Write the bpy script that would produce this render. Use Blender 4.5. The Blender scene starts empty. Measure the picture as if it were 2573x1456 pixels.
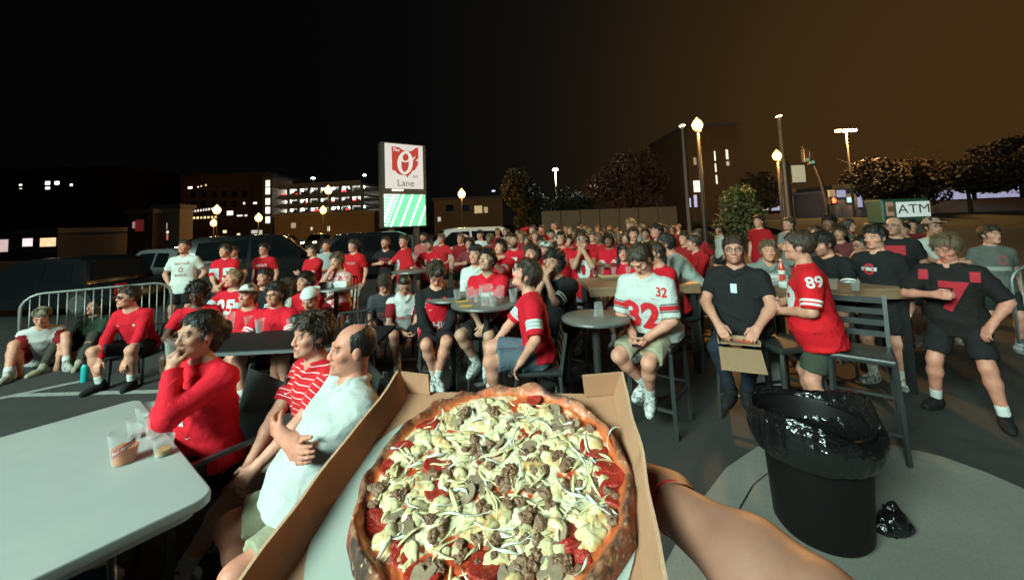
import bpy, bmesh, math, random
import numpy as np
from mathutils import Vector, Matrix
from mathutils.bvhtree import BVHTree
random.seed(7); RNG = np.random.default_rng(7)
R_ = math.radians
SC = bpy.context.scene
COL = SC.collection

# ---------------------------------------------------------------- camera
# The photo is the lower part of a 4:3 ultra-wide frame: the optical axis sits above the centre of the crop.
FPX, CX, CY, VW = 966.0, 1286.5, 491.0, 2573.0      # focal length and axis in the 2573 px wide view of the photo
CAM = Vector((0, 0, 1.85))
CAMR = Matrix.Rotation(R_(90 + 4.1), 3, 'X') @ Matrix.Rotation(R_(-2.26), 3, 'Z')
cam = bpy.data.objects.new('camera', bpy.data.cameras.new('camera'))
COL.objects.link(cam)
cam.matrix_world = Matrix.Translation(CAM) @ CAMR.to_4x4()
cam.data.sensor_width = 36.0
cam.data.lens = 36.0 * FPX / VW
cam.data.shift_y = -(728.0 - CY) / VW
cam.data.clip_start = 0.02
cam.data.clip_end = 900
SC.camera = cam

# ---------------------------------------------------------------- night sky with warm city glow low down to the right
world = bpy.data.worlds.new('World'); SC.world = world; world.use_nodes = True
wn = world.node_tree; wl = wn.links
for n in list(wn.nodes): wn.nodes.remove(n)
wo = wn.nodes.new('ShaderNodeOutputWorld'); bg = wn.nodes.new('ShaderNodeBackground')
tc = wn.nodes.new('ShaderNodeTexCoord')
dp = wn.nodes.new('ShaderNodeVectorMath'); dp.operation = 'DOT_PRODUCT'
gd = Vector((0.80, 0.56, 0.14)).normalized(); dp.inputs[1].default_value = gd
wl.new(tc.outputs['Generated'], dp.inputs[0])
cr = wn.nodes.new('ShaderNodeValToRGB'); cr.color_ramp.interpolation = 'B_SPLINE'
el = cr.color_ramp.elements
el[0].position = 0.0; el[0].color = (0.0014, 0.0014, 0.0014, 1)
el[1].position = 1.0; el[1].color = (0.052, 0.026, 0.0075, 1)
for p_, c_ in ((0.35, (0.0018, 0.0018, 0.0018, 1)), (0.62, (0.0045, 0.0043, 0.0040, 1)), (0.78, (0.014, 0.0088, 0.0044, 1)), (0.90, (0.032, 0.0172, 0.0058, 1))):
    e_ = el.new(p_); e_.color = c_
wl.new(dp.outputs['Value'], cr.inputs[0]); wl.new(cr.outputs[0], bg.inputs['Color'])
bg.inputs['Strength'].default_value = 1.0
wl.new(bg.outputs[0], wo.inputs[0])
SC.view_settings.view_transform = 'Standard'
try: SC.view_settings.look = 'None'
except Exception: pass
SC.view_settings.exposure = 0.0; SC.view_settings.gamma = 1.0
SC.render.engine = 'CYCLES'
SC.cycles.max_bounces = 6; SC.cycles.diffuse_bounces = 3; SC.cycles.glossy_bounces = 3
SC.cycles.transmission_bounces = 6; SC.cycles.transparent_max_bounces = 8; SC.cycles.volume_bounces = 0
SC.cycles.caustics_reflective = False; SC.cycles.caustics_refractive = False
SC.cycles.sample_clamp_indirect = 3.0
SC.cycles.use_denoising = True
SCREEN_W = 58.0      # radiance of the big video screen the crowd is watching (behind the camera, to its left)

# ---------------------------------------------------------------- helpers
def ray(px, py):
    return CAMR @ Vector(((px - CX) / FPX, -(py - CY) / FPX, -1.0))
def at(px, py, Z):
    "point on the pixel's ray at depth Z along world +Y"
    d = ray(px, py); return CAM + d * (Z / d.y)
def ground(px, py, z=0.0):
    d = ray(px, py); return CAM + d * ((z - CAM.z) / d.z)
def pix(P):
    q = CAMR.transposed() @ (Vector(P) - CAM)
    return (CX + FPX * q.x / -q.z, CY - FPX * q.y / -q.z)
def tag(o, label=None, cat=None, group=None, kind=None):
    if label: o['label'] = label
    if cat: o['category'] = cat
    if group: o['group'] = group
    if kind: o['kind'] = kind
    return o
def empty(name, loc=(0, 0, 0), rz=0.0, label=None, cat=None, group=None):
    o = bpy.data.objects.new(name, None); COL.objects.link(o)
    o.location = loc; o.rotation_euler = (0, 0, rz); o.empty_display_size = 0.1
    return tag(o, label, cat, group)
def link(name, me, mat=None, parent=None, color=None, loc=None, rot=None):
    o = bpy.data.objects.new(name, me); COL.objects.link(o)
    if mat is not None and len(me.materials) == 0: me.materials.append(mat)
    if parent is not None: o.parent = parent
    if color is not None: o.color = (color[0], color[1], color[2], color[3] if len(color) > 3 else 1.0)
    if loc is not None: o.location = loc
    if rot is not None: o.rotation_euler = rot
    return o
def np_mesh(name, V, Q, smooth=True):
    me = bpy.data.meshes.new(name); n = len(V); m = len(Q); k = Q.shape[1] if m else 4
    me.vertices.add(n); me.vertices.foreach_set('co', np.ascontiguousarray(V, np.float32).ravel())
    me.loops.add(m * k); me.loops.foreach_set('vertex_index', np.ascontiguousarray(Q, np.int32).ravel())
    me.polygons.add(m); me.polygons.foreach_set('loop_start', np.arange(0, m * k, k, dtype=np.int32))
    try: me.polygons.foreach_set('loop_total', np.full(m, k, np.int32))
    except Exception: pass
    me.update(calc_edges=True)
    if smooth: me.polygons.foreach_set('use_smooth', np.ones(m, bool))
    return me
def copy_tree(o, parent=None):
    c = o.copy(); COL.objects.link(c); c.parent = parent
    for ch in list(o.children): copy_tree(ch, c)
    return c

class MB:
    "collects hard-surface shapes into one mesh"
    def __init__(s): s.v = []; s.f = []
    def box(s, c, d, R=None):
        b = len(s.v); c = Vector(c)
        for x in (-1, 1):
            for y in (-1, 1):
                for z in (-1, 1):
                    p = Vector((x * d[0] / 2, y * d[1] / 2, z * d[2] / 2))
                    if R is not None: p = R @ p
                    s.v.append(c + p)
        s.f += [tuple(b + i for i in q) for q in ((0, 1, 3, 2), (4, 6, 7, 5), (0, 4, 5, 1), (2, 3, 7, 6), (0, 2, 6, 4), (1, 5, 7, 3))]
        return s
    def tube(s, pts, r, n=8, cap=True, closed=False):
        pts = [Vector(p) for p in pts]; rs = r if isinstance(r, (list, tuple)) else [r] * len(pts)
        b = len(s.v); up = None; N = len(pts)
        for i, p in enumerate(pts):
            a = pts[(i - 1) % N] if (i > 0 or closed) else p
            c = pts[(i + 1) % N] if (i < N - 1 or closed) else p
            t = (c - a).normalized()
            if up is None:
                up = t.orthogonal().normalized()
            else:
                up = (up - t * up.dot(t))
                up = up.normalized() if up.length > 1e-6 else t.orthogonal().normalized()
            w = t.cross(up)
            for k in range(n):
                an = 2 * math.pi * k / n
                s.v.append(p + (up * math.cos(an) + w * math.sin(an)) * rs[i])
        for i in range(N if closed else N - 1):
            j = (i + 1) % N
            for k in range(n):
                l = (k + 1) % n
                s.f.append((b + i * n + k, b + i * n + l, b + j * n + l, b + j * n + k))
        if cap and not closed:
            s.f.append(tuple(b + k for k in range(n))[::-1]); s.f.append(tuple(b + (N - 1) * n + k for k in range(n)))
        return s
    def bar(s, a, b, w, h=None):
        "square bar between two points"
        a = Vector(a); b = Vector(b); h = h or w; t = (b - a).normalized()
        x = t.cross(Vector((0, 0, 1)))
        if x.length < 1e-4: x = Vector((1, 0, 0))
        x.normalize(); y = t.cross(x)
        R = Matrix((x, y, t)).transposed()
        return s.box((a + b) / 2, (w, h, (b - a).length), R)
    def lathe(s, prof, n=24, c=(0, 0, 0), R=None):
        b = len(s.v); c = Vector(c)
        for r, z in prof:
            for k in range(n):
                a = 2 * math.pi * k / n
                p = Vector((r * math.cos(a), r * math.sin(a), z))
                s.v.append(c + (R @ p if R is not None else p))
        for i in range(len(prof) - 1):
            for k in range(n):
                l = (k + 1) % n
                s.f.append((b + i * n + k, b + i * n + l, b + (i + 1) * n + l, b + (i + 1) * n + k))
        if prof[0][0] > 1e-5: s.f.append(tuple(b + k for k in range(n))[::-1])
        if prof[-1][0] > 1e-5: s.f.append(tuple(b + (len(prof) - 1) * n + k for k in range(n)))
        return s
    def prism(s, poly, z0, z1, tf=None):
        "polygon (x,y) extruded from z0 to z1"
        b = len(s.v); n = len(poly); tf = tf or (lambda p: p)
        for z in (z0, z1):
            for x, y in poly: s.v.append(Vector(tf(Vector((x, y, z)))))
        s.f.append(tuple(b + i for i in range(n))[::-1]); s.f.append(tuple(b + n + i for i in range(n)))
        for i in range(n):
            j = (i + 1) % n; s.f.append((b + i, b + j, b + n + j, b + n + i))
        return s
    def mesh(s, name, smooth=False, bevel=0.0, seg=1):
        bm = bmesh.new(); vs = [bm.verts.new(p) for p in s.v]
        for f in s.f:
            try: bm.faces.new([vs[i] for i in f])
            except ValueError: pass
        bmesh.ops.remove_doubles(bm, verts=bm.verts, dist=1e-6)
        bmesh.ops.recalc_face_normals(bm, faces=bm.faces)
        if bevel:
            ed = [e for e in bm.edges if len(e.link_faces) == 2 and e.calc_face_angle(0) > 0.6]
            bmesh.ops.bevel(bm, geom=ed, offset=bevel, segments=seg, affect='EDGES', profile=0.6, clamp_overlap=True)
        me = bpy.data.meshes.new(name); bm.to_mesh(me); bm.free()
        if smooth:
            me.polygons.foreach_set('use_smooth', np.ones(len(me.polygons), bool))
            if smooth == 'auto':
                me.set_sharp_from_angle(angle=R_(38))
        return me
    def put(s, name, mat, parent=None, color=None, smooth=False, bevel=0.0, seg=1, loc=None, rot=None):
        return link(name, s.mesh(name, smooth, bevel, seg), mat, parent, color, loc, rot)

# ---------------------------------------------------------------- materials
class NT:
    def __init__(s, name):
        s.m = bpy.data.materials.new(name); s.m.use_nodes = True; s.t = s.m.node_tree; s.b = s.t.nodes['Principled BSDF']
    def n(s, kind, **kw):
        x = s.t.nodes.new('ShaderNode' + kind)
        for k, v in kw.items(): setattr(x, k, v)
        return x
    def set(s, sock, v):
        if hasattr(v, 'links') or isinstance(v, bpy.types.NodeSocket): s.t.links.new(v, sock)
        else:
            if hasattr(sock.default_value, '__len__') and len(sock.default_value) == 4 and len(v) == 3: v = (*v, 1)
            sock.default_value = v
    def math(s, op, a, b=0.0, c=0.0, clamp=False):
        x = s.n('Math', operation=op, use_clamp=clamp)
        s.set(x.inputs[0], a); s.set(x.inputs[1], b); s.set(x.inputs[2], c); return x.outputs[0]
    def mix(s, f, a, b):
        x = s.n('Mix', data_type='RGBA'); s.set(x.inputs[0], f); s.set(x.inputs[6], a); s.set(x.inputs[7], b); return x.outputs[2]
    def mul(s, a, b, f=1.0):
        x = s.n('Mix', data_type='RGBA', blend_type='MULTIPLY'); s.set(x.inputs[0], f); s.set(x.inputs[6], a); s.set(x.inputs[7], b); return x.outputs[2]
    def noise(s, scale, detail=3, rough=0.55, dist=0.0, vec=None):
        x = s.n('TexNoise'); x.inputs['Scale'].default_value = scale; x.inputs['Detail'].default_value = detail
        x.inputs['Roughness'].default_value = rough; x.inputs['Distortion'].default_value = dist
        s.set(x.inputs['Vector'], vec if vec is not None else s.obj()); return x.outputs['Fac']
    def obj(s):
        if not hasattr(s, '_tc'): s._tc = s.n('TexCoord')
        return s._tc.outputs['Object']
    def ramp(s, f, stops):
        x = s.n('ValToRGB'); e = x.color_ramp.elements
        while len(e) < len(stops): e.new(0.5)
        for i, (p, c) in enumerate(stops):
            e[i].position = p; e[i].color = (*c, 1) if not np.isscalar(c) else (c, c, c, 1)
        s.set(x.inputs[0], f); return x.outputs[0]
    def bump(s, h, strength=0.3, dist=0.01, base=None):
        x = s.n('Bump'); x.inputs['Strength'].default_value = strength; x.inputs['Distance'].default_value = dist
        s.set(x.inputs['Height'], h)
        if base is not None: s.set(x.inputs['Normal'], base)
        return x.outputs[0]
    def attr(s, name, out='Fac'):
        x = s.n('Attribute', attribute_name=name); return x.outputs[out]
    def ocol(s, out='Color'):
        if not hasattr(s, '_oi'): s._oi = s.n('ObjectInfo')
        return s._oi.outputs[out]
    def out(s, color=None, rough=None, metal=None, normal=None, spec=None, emis=None, estr=None, trans=None, alpha=None, ior=None, coat=None, sss=None, sheen=None):
        B = s.b.inputs
        for key, v in (('Base Color', color), ('Roughness', rough), ('Metallic', metal), ('Normal', normal), ('Specular IOR Level', spec),
                       ('Emission Color', emis), ('Emission Strength', estr), ('Transmission Weight', trans), ('Alpha', alpha), ('IOR', ior),
                       ('Coat Weight', coat), ('Subsurface Weight', sss), ('Sheen Weight', sheen)):
            if v is not None: s.set(B[key], v)
        return s.m
MATS = {}
def plain(name, col, rough=0.6, metal=0.0, var=0.12, scale=14.0, bump=0.0, spec=0.5, coat=None):
    if name in MATS: return MATS[name]
    t = NT(name); f = t.noise(scale, 4, 0.6)
    c = t.mix(f, tuple(x * (1 - var) for x in col), tuple(min(1, x * (1 + var)) for x in col))
    r = t.math('ADD', t.math('MULTIPLY', t.noise(scale * 2.3, 3), 0.16), rough - 0.08)
    nm = t.bump(t.noise(scale * 6, 3), bump, 0.004) if bump else None
    MATS[name] = t.out(color=c, rough=r, metal=metal, normal=nm, spec=spec, coat=coat); return MATS[name]
def glow(name, col, strength, var=0.0, scale=6.0):
    if name in MATS: return MATS[name]
    t = NT(name); s = strength
    if var:
        s = t.math('MULTIPLY', t.math('ADD', t.math('MULTIPLY', t.noise(scale, 2), 2 * var), 1 - var), strength)
    MATS[name] = t.out(color=(0.02, 0.02, 0.02), rough=0.5, emis=col, estr=s); return MATS[name]
# ---------------------------------------------------------------- signed-distance bodies: grids, surface nets
def _hash(ix, iy, iz, seed):
    h = (ix * 374761393 + iy * 668265263 + iz * 2147483647 + seed * 974711) & 0xffffffff
    h = ((h ^ (h >> 13)) * 1274126177) & 0xffffffff
    return ((h ^ (h >> 16)) & 0xffff) / 32767.5 - 1.0
def vnoise(P, f, seed=0):
    P = P * f; I = np.floor(P).astype(np.int64); T = P - I; T = T * T * (3 - 2 * T)
    o = 0
    for dx in (0, 1):
        wx = T[..., 0] if dx else 1 - T[..., 0]
        for dy in (0, 1):
            wy = T[..., 1] if dy else 1 - T[..., 1]
            for dz in (0, 1):
                wz = T[..., 2] if dz else 1 - T[..., 2]
                o = o + wx * wy * wz * _hash(I[..., 0] + dx, I[..., 1] + dy, I[..., 2] + dz, seed)
    return o
def A(v): return np.array(v, np.float64)
def unit(v):
    v = A(v); return v / (np.linalg.norm(v) + 1e-12)
def cone(a, b, ra, rb=None, k=0.02, cut=None, sub=False):
    a = A(a); b = A(b); rb = ra if rb is None else rb; m = max(ra, rb)
    return dict(t='c', a=a, b=b, ra=ra, rb=rb, k=k, cut=cut, sub=sub, lo=np.minimum(a, b) - m, hi=np.maximum(a, b) + m)
def elli(c, r, R=None, k=0.02, sub=False):
    c = A(c); r = A(r); R = np.eye(3) if R is None else A(R); m = (np.abs(R) * r).sum(1)
    return dict(t='e', c=c, r=r, R=R, k=k, sub=sub, cut=None, lo=c - m, hi=c + m)
def prof(o, R, z, rx, ry, yo, k=0.02, flat=(True, True), pw=2.3):
    "stack of super-ellipses along the local z axis of frame R at o"
    o = A(o); R = A(R); z = A(z); rx = A(rx); ry = A(ry); yo = A(yo); m = max(rx.max(), (ry + np.abs(yo)).max())
    ends = np.array([o + R[:, 2] * z[0], o + R[:, 2] * z[-1]])
    return dict(t='p', o=o, R=R, z=z, rx=rx, ry=ry, yo=yo, k=k, flat=flat, pw=pw, cut=None, sub=False, lo=ends.min(0) - m * 1.02, hi=ends.max(0) + m * 1.02)
def pd(q, P):
    if q['t'] == 'c':
        ab = q['b'] - q['a']; L2 = ab @ ab + 1e-12; pa = P - q['a']
        tt = np.clip(pa @ ab / L2, 0, 1)
        d = np.sqrt(((pa - tt[..., None] * ab) ** 2).sum(-1)) - (q['ra'] + (q['rb'] - q['ra']) * tt)
        if q['cut']:
            u = ab / math.sqrt(L2)
            if 'b' in q['cut']: d = np.maximum(d, (P - q['b']) @ u)
            if 'a' in q['cut']: d = np.maximum(d, (q['a'] - P) @ u)
        return d
    if q['t'] == 'e':
        l = (P - q['c']) @ q['R']; k0 = np.sqrt(((l / q['r']) ** 2).sum(-1)); k1 = np.sqrt(((l / q['r'] ** 2) ** 2).sum(-1)) + 1e-9
        return k0 * (k0 - 1) / k1
    l = (P - q['o']) @ q['R']; zz = l[..., 2]
    rx = np.interp(zz, q['z'], q['rx']); ry = np.interp(zz, q['z'], q['ry']); yo = np.interp(zz, q['z'], q['yo'])
    e = q['pw']
    d = ((np.abs(l[..., 0] / rx) ** e + np.abs((l[..., 1] - yo) / ry) ** e) ** (1 / e) - 1) * np.minimum(rx, ry)
    d = np.maximum(d, zz - q['z'][-1]); return np.maximum(d, q['z'][0] - zz)
def field(prims, lo, hi, res):
    lo = A(lo); n = np.maximum(np.ceil((A(hi) - lo) / res).astype(int) + 1, 2)
    F = np.full(n, 0.25, np.float64)
    ax = [lo[i] + res * np.arange(n[i]) for i in range(3)]
    for q in prims:
        pad = q['k'] + 2.5 * res
        i0 = np.clip(np.floor((q['lo'] - pad - lo) / res).astype(int), 0, n); i1 = np.clip(np.ceil((q['hi'] + pad - lo) / res).astype(int) + 1, 0, n)
        if (i1 <= i0).any(): continue
        sl = tuple(slice(i0[j], i1[j]) for j in range(3))
        P = np.stack(np.meshgrid(*[ax[j][sl[j]] for j in range(3)], indexing='ij'), -1)
        d = pd(q, P); a = F[sl]; k = q['k']
        if q['sub']:
            h = np.maximum(k - np.abs(a + d), 0) / k; F[sl] = np.maximum(a, -d) + h * h * k / 4
        else:
            h = np.maximum(k - np.abs(a - d), 0) / k; F[sl] = np.minimum(a, d) - h * h * k / 4
    return F, lo, ax
_E = [((0, 0, 0), (1, 0, 0)), ((0, 1, 0), (1, 1, 0)), ((0, 0, 1), (1, 0, 1)), ((0, 1, 1), (1, 1, 1)),
      ((0, 0, 0), (0, 1, 0)), ((1, 0, 0), (1, 1, 0)), ((0, 0, 1), (0, 1, 1)), ((1, 0, 1), (1, 1, 1)),
      ((0, 0, 0), (0, 0, 1)), ((1, 0, 0), (1, 0, 1)), ((0, 1, 0), (0, 1, 1)), ((1, 1, 0), (1, 1, 1))]
def nets(F, lo, res):
    S = F < 0
    c = np.zeros(tuple(np.array(F.shape) - 1), np.int8)
    for dx in (0, 1):
        for dy in (0, 1):
            for dz in (0, 1): c += S[dx:F.shape[0] - 1 + dx, dy:F.shape[1] - 1 + dy, dz:F.shape[2] - 1 + dz]
    I = np.argwhere((c > 0) & (c < 8))
    if len(I) == 0: return np.zeros((0, 3)), np.zeros((0, 4), int)
    idx = np.full(c.shape, -1, np.int64); idx[I[:, 0], I[:, 1], I[:, 2]] = np.arange(len(I))
    acc = np.zeros((len(I), 3)); cnt = np.zeros(len(I))
    for p, q in _E:
        p = np.array(p); q = np.array(q); a = F[tuple((I + p).T)]; b = F[tuple((I + q).T)]
        m = (a < 0) != (b < 0); t = np.where(m, a / np.where(m, a - b, 1), 0)
        acc += np.where(m[:, None], p + t[:, None] * (q - p), 0); cnt += m
    V = lo + (I + acc / cnt[:, None]) * res
    Q = []
    for ax in range(3):
        s0 = [slice(None)] * 3; s1 = [slice(None)] * 3; s0[ax] = slice(0, -1); s1[ax] = slice(1, None)
        E = np.argwhere(S[tuple(s0)] != S[tuple(s1)])
        u, v = [(1, 2), (2, 0), (0, 1)][ax]
        ok = (E[:, u] > 0) & (E[:, v] > 0) & (E[:, u] < F.shape[u] - 1) & (E[:, v] < F.shape[v] - 1); E = E[ok]
        def g(du, dv):
            X = E.copy(); X[:, u] -= du; X[:, v] -= dv; return idx[X[:, 0], X[:, 1], X[:, 2]]
        q = np.stack([g(1, 1), g(0, 1), g(0, 0), g(1, 0)], 1)
        fl = S[tuple(E.T)]; q[~fl] = q[~fl][:, ::-1]
        Q.append(q)
    return V, np.concatenate(Q)
def sdf_mesh(prims, res, noise=None, cuts=None, lo=None, hi=None):
    if lo is None:
        lo = np.min([q['lo'] for q in prims if not q['sub']], 0) - 2.2 * res; hi = np.max([q['hi'] for q in prims if not q['sub']], 0) + 2.2 * res
    F, lo, ax = field(prims, lo, hi, res)
    if noise or cuts:
        m = np.abs(F) < 0.05; I = np.argwhere(m); P = lo + I * res
        d = F[m]
        if noise: d = d + noise(P)
        if cuts: d = cuts(P, d)
        F[m] = d
    return nets(F, lo, res)
def joinm(parts):
    V = []; Q = []; o = 0
    for v, q in parts:
        V.append(v); Q.append(q + o); o += len(v)
    return np.concatenate(V), np.concatenate(Q)

# ---------------------------------------------------------------- people materials
def band(t, x, a, b):
    return t.math('MULTIPLY', t.math('GREATER_THAN', x, a), t.math('LESS_THAN', x, b))
def skin_mat():
    t = NT('skin'); hp = t.attr('hp', 'Vector'); sp = t.n('SeparateXYZ'); t.set(sp.inputs[0], hp)
    x = t.math('ABSOLUTE', sp.outputs[0]); y = sp.outputs[1]; z = sp.outputs[2]
    front = t.math('GREATER_THAN', y, 0.035)
    def el(cx, cz, rx, rz, soft=0.35):
        u = t.math('DIVIDE', t.math('SUBTRACT', x, cx), rx); v = t.math('DIVIDE', t.math('SUBTRACT', z, cz), rz)
        d = t.math('ADD', t.math('MULTIPLY', u, u), t.math('MULTIPLY', v, v))
        return t.math('MULTIPLY', t.math('MULTIPLY', t.math('SUBTRACT', 1 + soft / 2, d), 1 / soft, clamp=True), front)
    base = t.ocol()
    c = t.mul(base, t.ramp(t.noise(22, 4, 0.6), [(0.3, (0.86, 0.80, 0.78)), (0.7, (1.08, 1.03, 1.0))]))
    c = t.mix(t.math('MULTIPLY', el(0.042, -0.03, 0.03, 0.028, 1.6), 0.28), c, t.mul(base, (1.0, 0.62, 0.55)))
    c = t.mix(t.math('MULTIPLY', el(0.0, -0.036, 0.018, 0.022, 1.2), 0.25), c, t.mul(base, (1.0, 0.62, 0.55)))
    beard = t.math('MULTIPLY', t.math('MULTIPLY', t.math('SUBTRACT', -0.035, z), 40, clamp=True), t.math('MULTIPLY', t.math('SUBTRACT', y, -0.02), 30, clamp=True))
    ba = t.math('MULTIPLY', beard, t.math('SUBTRACT', 1.0, t.ocol('Alpha')))
    c = t.mix(ba, c, (0.03, 0.02, 0.013))
    c = t.mix(el(0.0, -0.0685, 0.024, 0.0095), c, t.mul(base, (0.85, 0.42, 0.40)))
    c = t.mix(el(0.0, -0.0675, 0.024, 0.0018), c, t.mul(base, (0.2, 0.1, 0.1)))
    c = t.mix(el(0.0085, -0.043, 0.0045, 0.003), c, t.mul(base, (0.25, 0.13, 0.12)))
    c = t.mix(t.math('MULTIPLY', el(0.031, 0.004, 0.022, 0.015, 0.9), 0.22), c, t.mul(base, (0.55, 0.42, 0.42)))
    c = t.mix(t.math('MULTIPLY', el(0.031, 0.0042, 0.0150, 0.0066), .8), c, t.mul(base, (0.35, 0.25, 0.22)))
    c = t.mix(el(0.031, 0.0028, 0.0125, 0.005), c, (0.55, 0.53, 0.5))
    c = t.mix(el(0.031, 0.003, 0.0055, 0.0053), c, (0.02, 0.014, 0.01))
    br = t.math('SUBTRACT', 0.0285, t.math('MULTIPLY', t.math('ABSOLUTE', t.math('SUBTRACT', x, 0.028)), 0.22))
    bz = t.math('ABSOLUTE', t.math('SUBTRACT', z, br))
    bm_ = t.math('MULTIPLY', t.math('MULTIPLY', t.math('LESS_THAN', bz, 0.0036), band(t, x, 0.012, 0.051)), front)
    c = t.mix(t.math('MULTIPLY', bm_, 0.6), c, (0.035, 0.02, 0.012))
    nm = t.bump(t.noise(160, 3), 0.12, 0.003)
    t.b.inputs['Subsurface Scale'].default_value = .012; t.b.inputs['Subsurface Radius'].default_value = (1.0, .35, .2)
    return t.out(color=c, rough=t.math('ADD', t.math('MULTIPLY', t.noise(30, 3), 0.2), 0.4), normal=nm, spec=0.35, sss=0.2)
def cloth_mat(name, mode='plain', c2=(0.75, 0.75, 0.75), c3=(0.02, 0.02, 0.02), rough=0.85):
    t = NT(name); base = t.ocol()
    c = base
    sl = t.attr('sl')
    if mode == 'two':
        m = t.math('ADD', band(t, sl, 0.022, 0.040), band(t, sl, 0.054, 0.072)); c = t.mix(m, c, c2)
    elif mode == 'wide':
        c = t.mix(band(t, sl, 0.045, 0.125), c, c2)
        c = t.mix(t.math('ADD', band(t, sl, 0.066, 0.073), band(t, sl, 0.097, 0.104)), c, c3)
    elif mode == 'three':
        c = t.mix(band(t, sl, 0.045, 0.115), c, c3)
        c = t.mix(band(t, sl, 0.052, 0.108), c, (0.30, 0.30, 0.30))
        c = t.mix(band(t, sl, 0.062, 0.098), c, c2)
    elif mode == 'trim':
        c = t.mix(t.math('LESS_THAN', sl, 0.03), c, c2)
    elif mode == 'polo':
        tz = t.attr('tz'); fr = t.math('FRACT', t.math('MULTIPLY', tz, 29.0))
        c = t.mix(t.math('MULTIPLY', t.math('LESS_THAN', fr, 0.13), 0.85), c, c2)
        fr2 = t.math('FRACT', t.math('MULTIPLY', sl, 29.0))
    elif mode == 'dye':
        c = t.mix(t.math('GREATER_THAN', t.noise(26, 4, 0.7, 1.5), 0.50), c, c2)
    elif mode == 'camo':
        c = t.mix(t.math('GREATER_THAN', t.noise(30, 3, 0.6, 0.8), 0.52), c, c2)
    elif mode == 'shoulder':
        c = t.mix(t.math('LESS_THAN', sl, 0.5), c, c2)
    c = t.mul(c, t.ramp(t.noise(9, 4, 0.62), [(0.28, (0.84, 0.84, 0.84)), (0.72, (1.06, 1.06, 1.06))]))
    w = t.noise(13, 3, 0.55, 1.8); f = t.noise(420, 2)
    nm = t.bump(w, 0.35, 0.02); nm = t.bump(f, 0.1, 0.002, nm)
    return t.out(color=c, rough=rough, normal=nm, spec=0.2)
def hair_mat():
    t = NT('hair'); mp = t.n('Mapping'); t.set(mp.inputs[0], t.obj()); mp.inputs['Scale'].default_value = (1, 1, 0.35)
    f = t.noise(95, 4, 0.65, 1.0, mp.outputs[0]); g = t.noise(24, 3, 0.6, 0.8, mp.outputs[0])
    c = t.mul(t.ocol(), t.ramp(f, [(0.3, (0.45, 0.45, 0.45)), (0.72, (1.5, 1.45, 1.4))]))
    nm = t.bump(f, 0.6, 0.008); nm = t.bump(g, 0.5, 0.02, nm)
    return t.out(color=c, rough=0.42, normal=nm, spec=0.45)
M_SKIN = skin_mat(); M_HAIR = hair_mat()
RED = (0.60, 0.011, 0.026); MAROON = (0.25, 0.012, 0.018); BLACK = (0.014, 0.014, 0.015); WHITE = (0.60, 0.63, 0.61); GREY = (0.30, 0.33, 0.32)
KHAKI = (0.35, 0.315, 0.24); DARK = (0.022, 0.024, 0.026); NAVY = (0.018, 0.024, 0.04); PINK = (0.45, 0.10, 0.10); GREEN = (0.03, 0.05, 0.032)
CL = {'plain': cloth_mat('cotton'), 'two': cloth_mat('jersey_two_bands', 'two', (0.78, 0.78, 0.76)), 'wide': cloth_mat('jersey_wide_band', 'wide', (0.55, 0.6, 0.58), (0.2, 0.22, 0.22)),
      'three': cloth_mat('jersey_three_bands', 'three', (0.5, 0.02, 0.025)), 'trim': cloth_mat('jersey_trimmed', 'trim', (0.78, 0.78, 0.76)),
      'polo': cloth_mat('polo_striped', 'polo', (0.72, 0.6, 0.6)), 'dye': cloth_mat('tie_dye', 'dye', (0.65, 0.55, 0.52)),
      'camo': cloth_mat('camouflage', 'camo', (0.10, 0.10, 0.06)), 'sneaker': cloth_mat('sneaker_panels', 'camo', (0.20, 0.20, 0.20)), 'shoulder': cloth_mat('jersey_shoulders', 'shoulder', (0.22, 0.012, 0.018))}
M_SOLE = plain('shoe_sole', (0.42, 0.42, 0.40), 0.7)
M_DARKPLASTIC = plain('black_plastic', (0.015, 0.015, 0.016), 0.4)
M_PRINT = {}
def print_mat(col):
    key = tuple(round(c, 3) for c in col)
    if key not in M_PRINT:
        t = NT('shirt_print'); c = t.mul(col, t.ramp(t.noise(60, 3), [(0.3, (0.82, 0.82, 0.82)), (0.7, (1.04, 1.04, 1.04))]))
        M_PRINT[key] = t.out(color=c, rough=0.7, spec=0.25)
    return M_PRINT[key]

# ---------------------------------------------------------------- lettering as flat cut shapes
_TXT = {}
def text_mesh(s, bold=0.03, shear=0.0, space=1.0):
    "filled text as (verts 2D, triangles), height of capitals about 1, centred"
    key = (s, bold, shear, space)
    if key in _TXT: return _TXT[key]
    cu = bpy.data.curves.new('t', 'FONT'); cu.body = s; cu.align_x = 'CENTER'; cu.align_y = 'CENTER'; cu.size = 1.37; cu.offset = bold; cu.shear = shear; cu.space_character = space
    cu.resolution_u = 3; cu.fill_mode = 'FRONT'
    o = bpy.data.objects.new('t', cu); COL.objects.link(o)
    dg = bpy.context.evaluated_depsgraph_get(); me = bpy.data.meshes.new_from_object(o.evaluated_get(dg))
    bm = bmesh.new(); bm.from_mesh(me); bmesh.ops.triangulate(bm, faces=bm.faces)
    V = [v.co.copy() for v in bm.verts]; Fc = [[v.index for v in f.verts] for f in bm.faces]; bm.free()
    bpy.data.objects.remove(o); bpy.data.curves.remove(cu); bpy.data.meshes.remove(me)
    _TXT[key] = (V, Fc); return _TXT[key]
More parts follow.
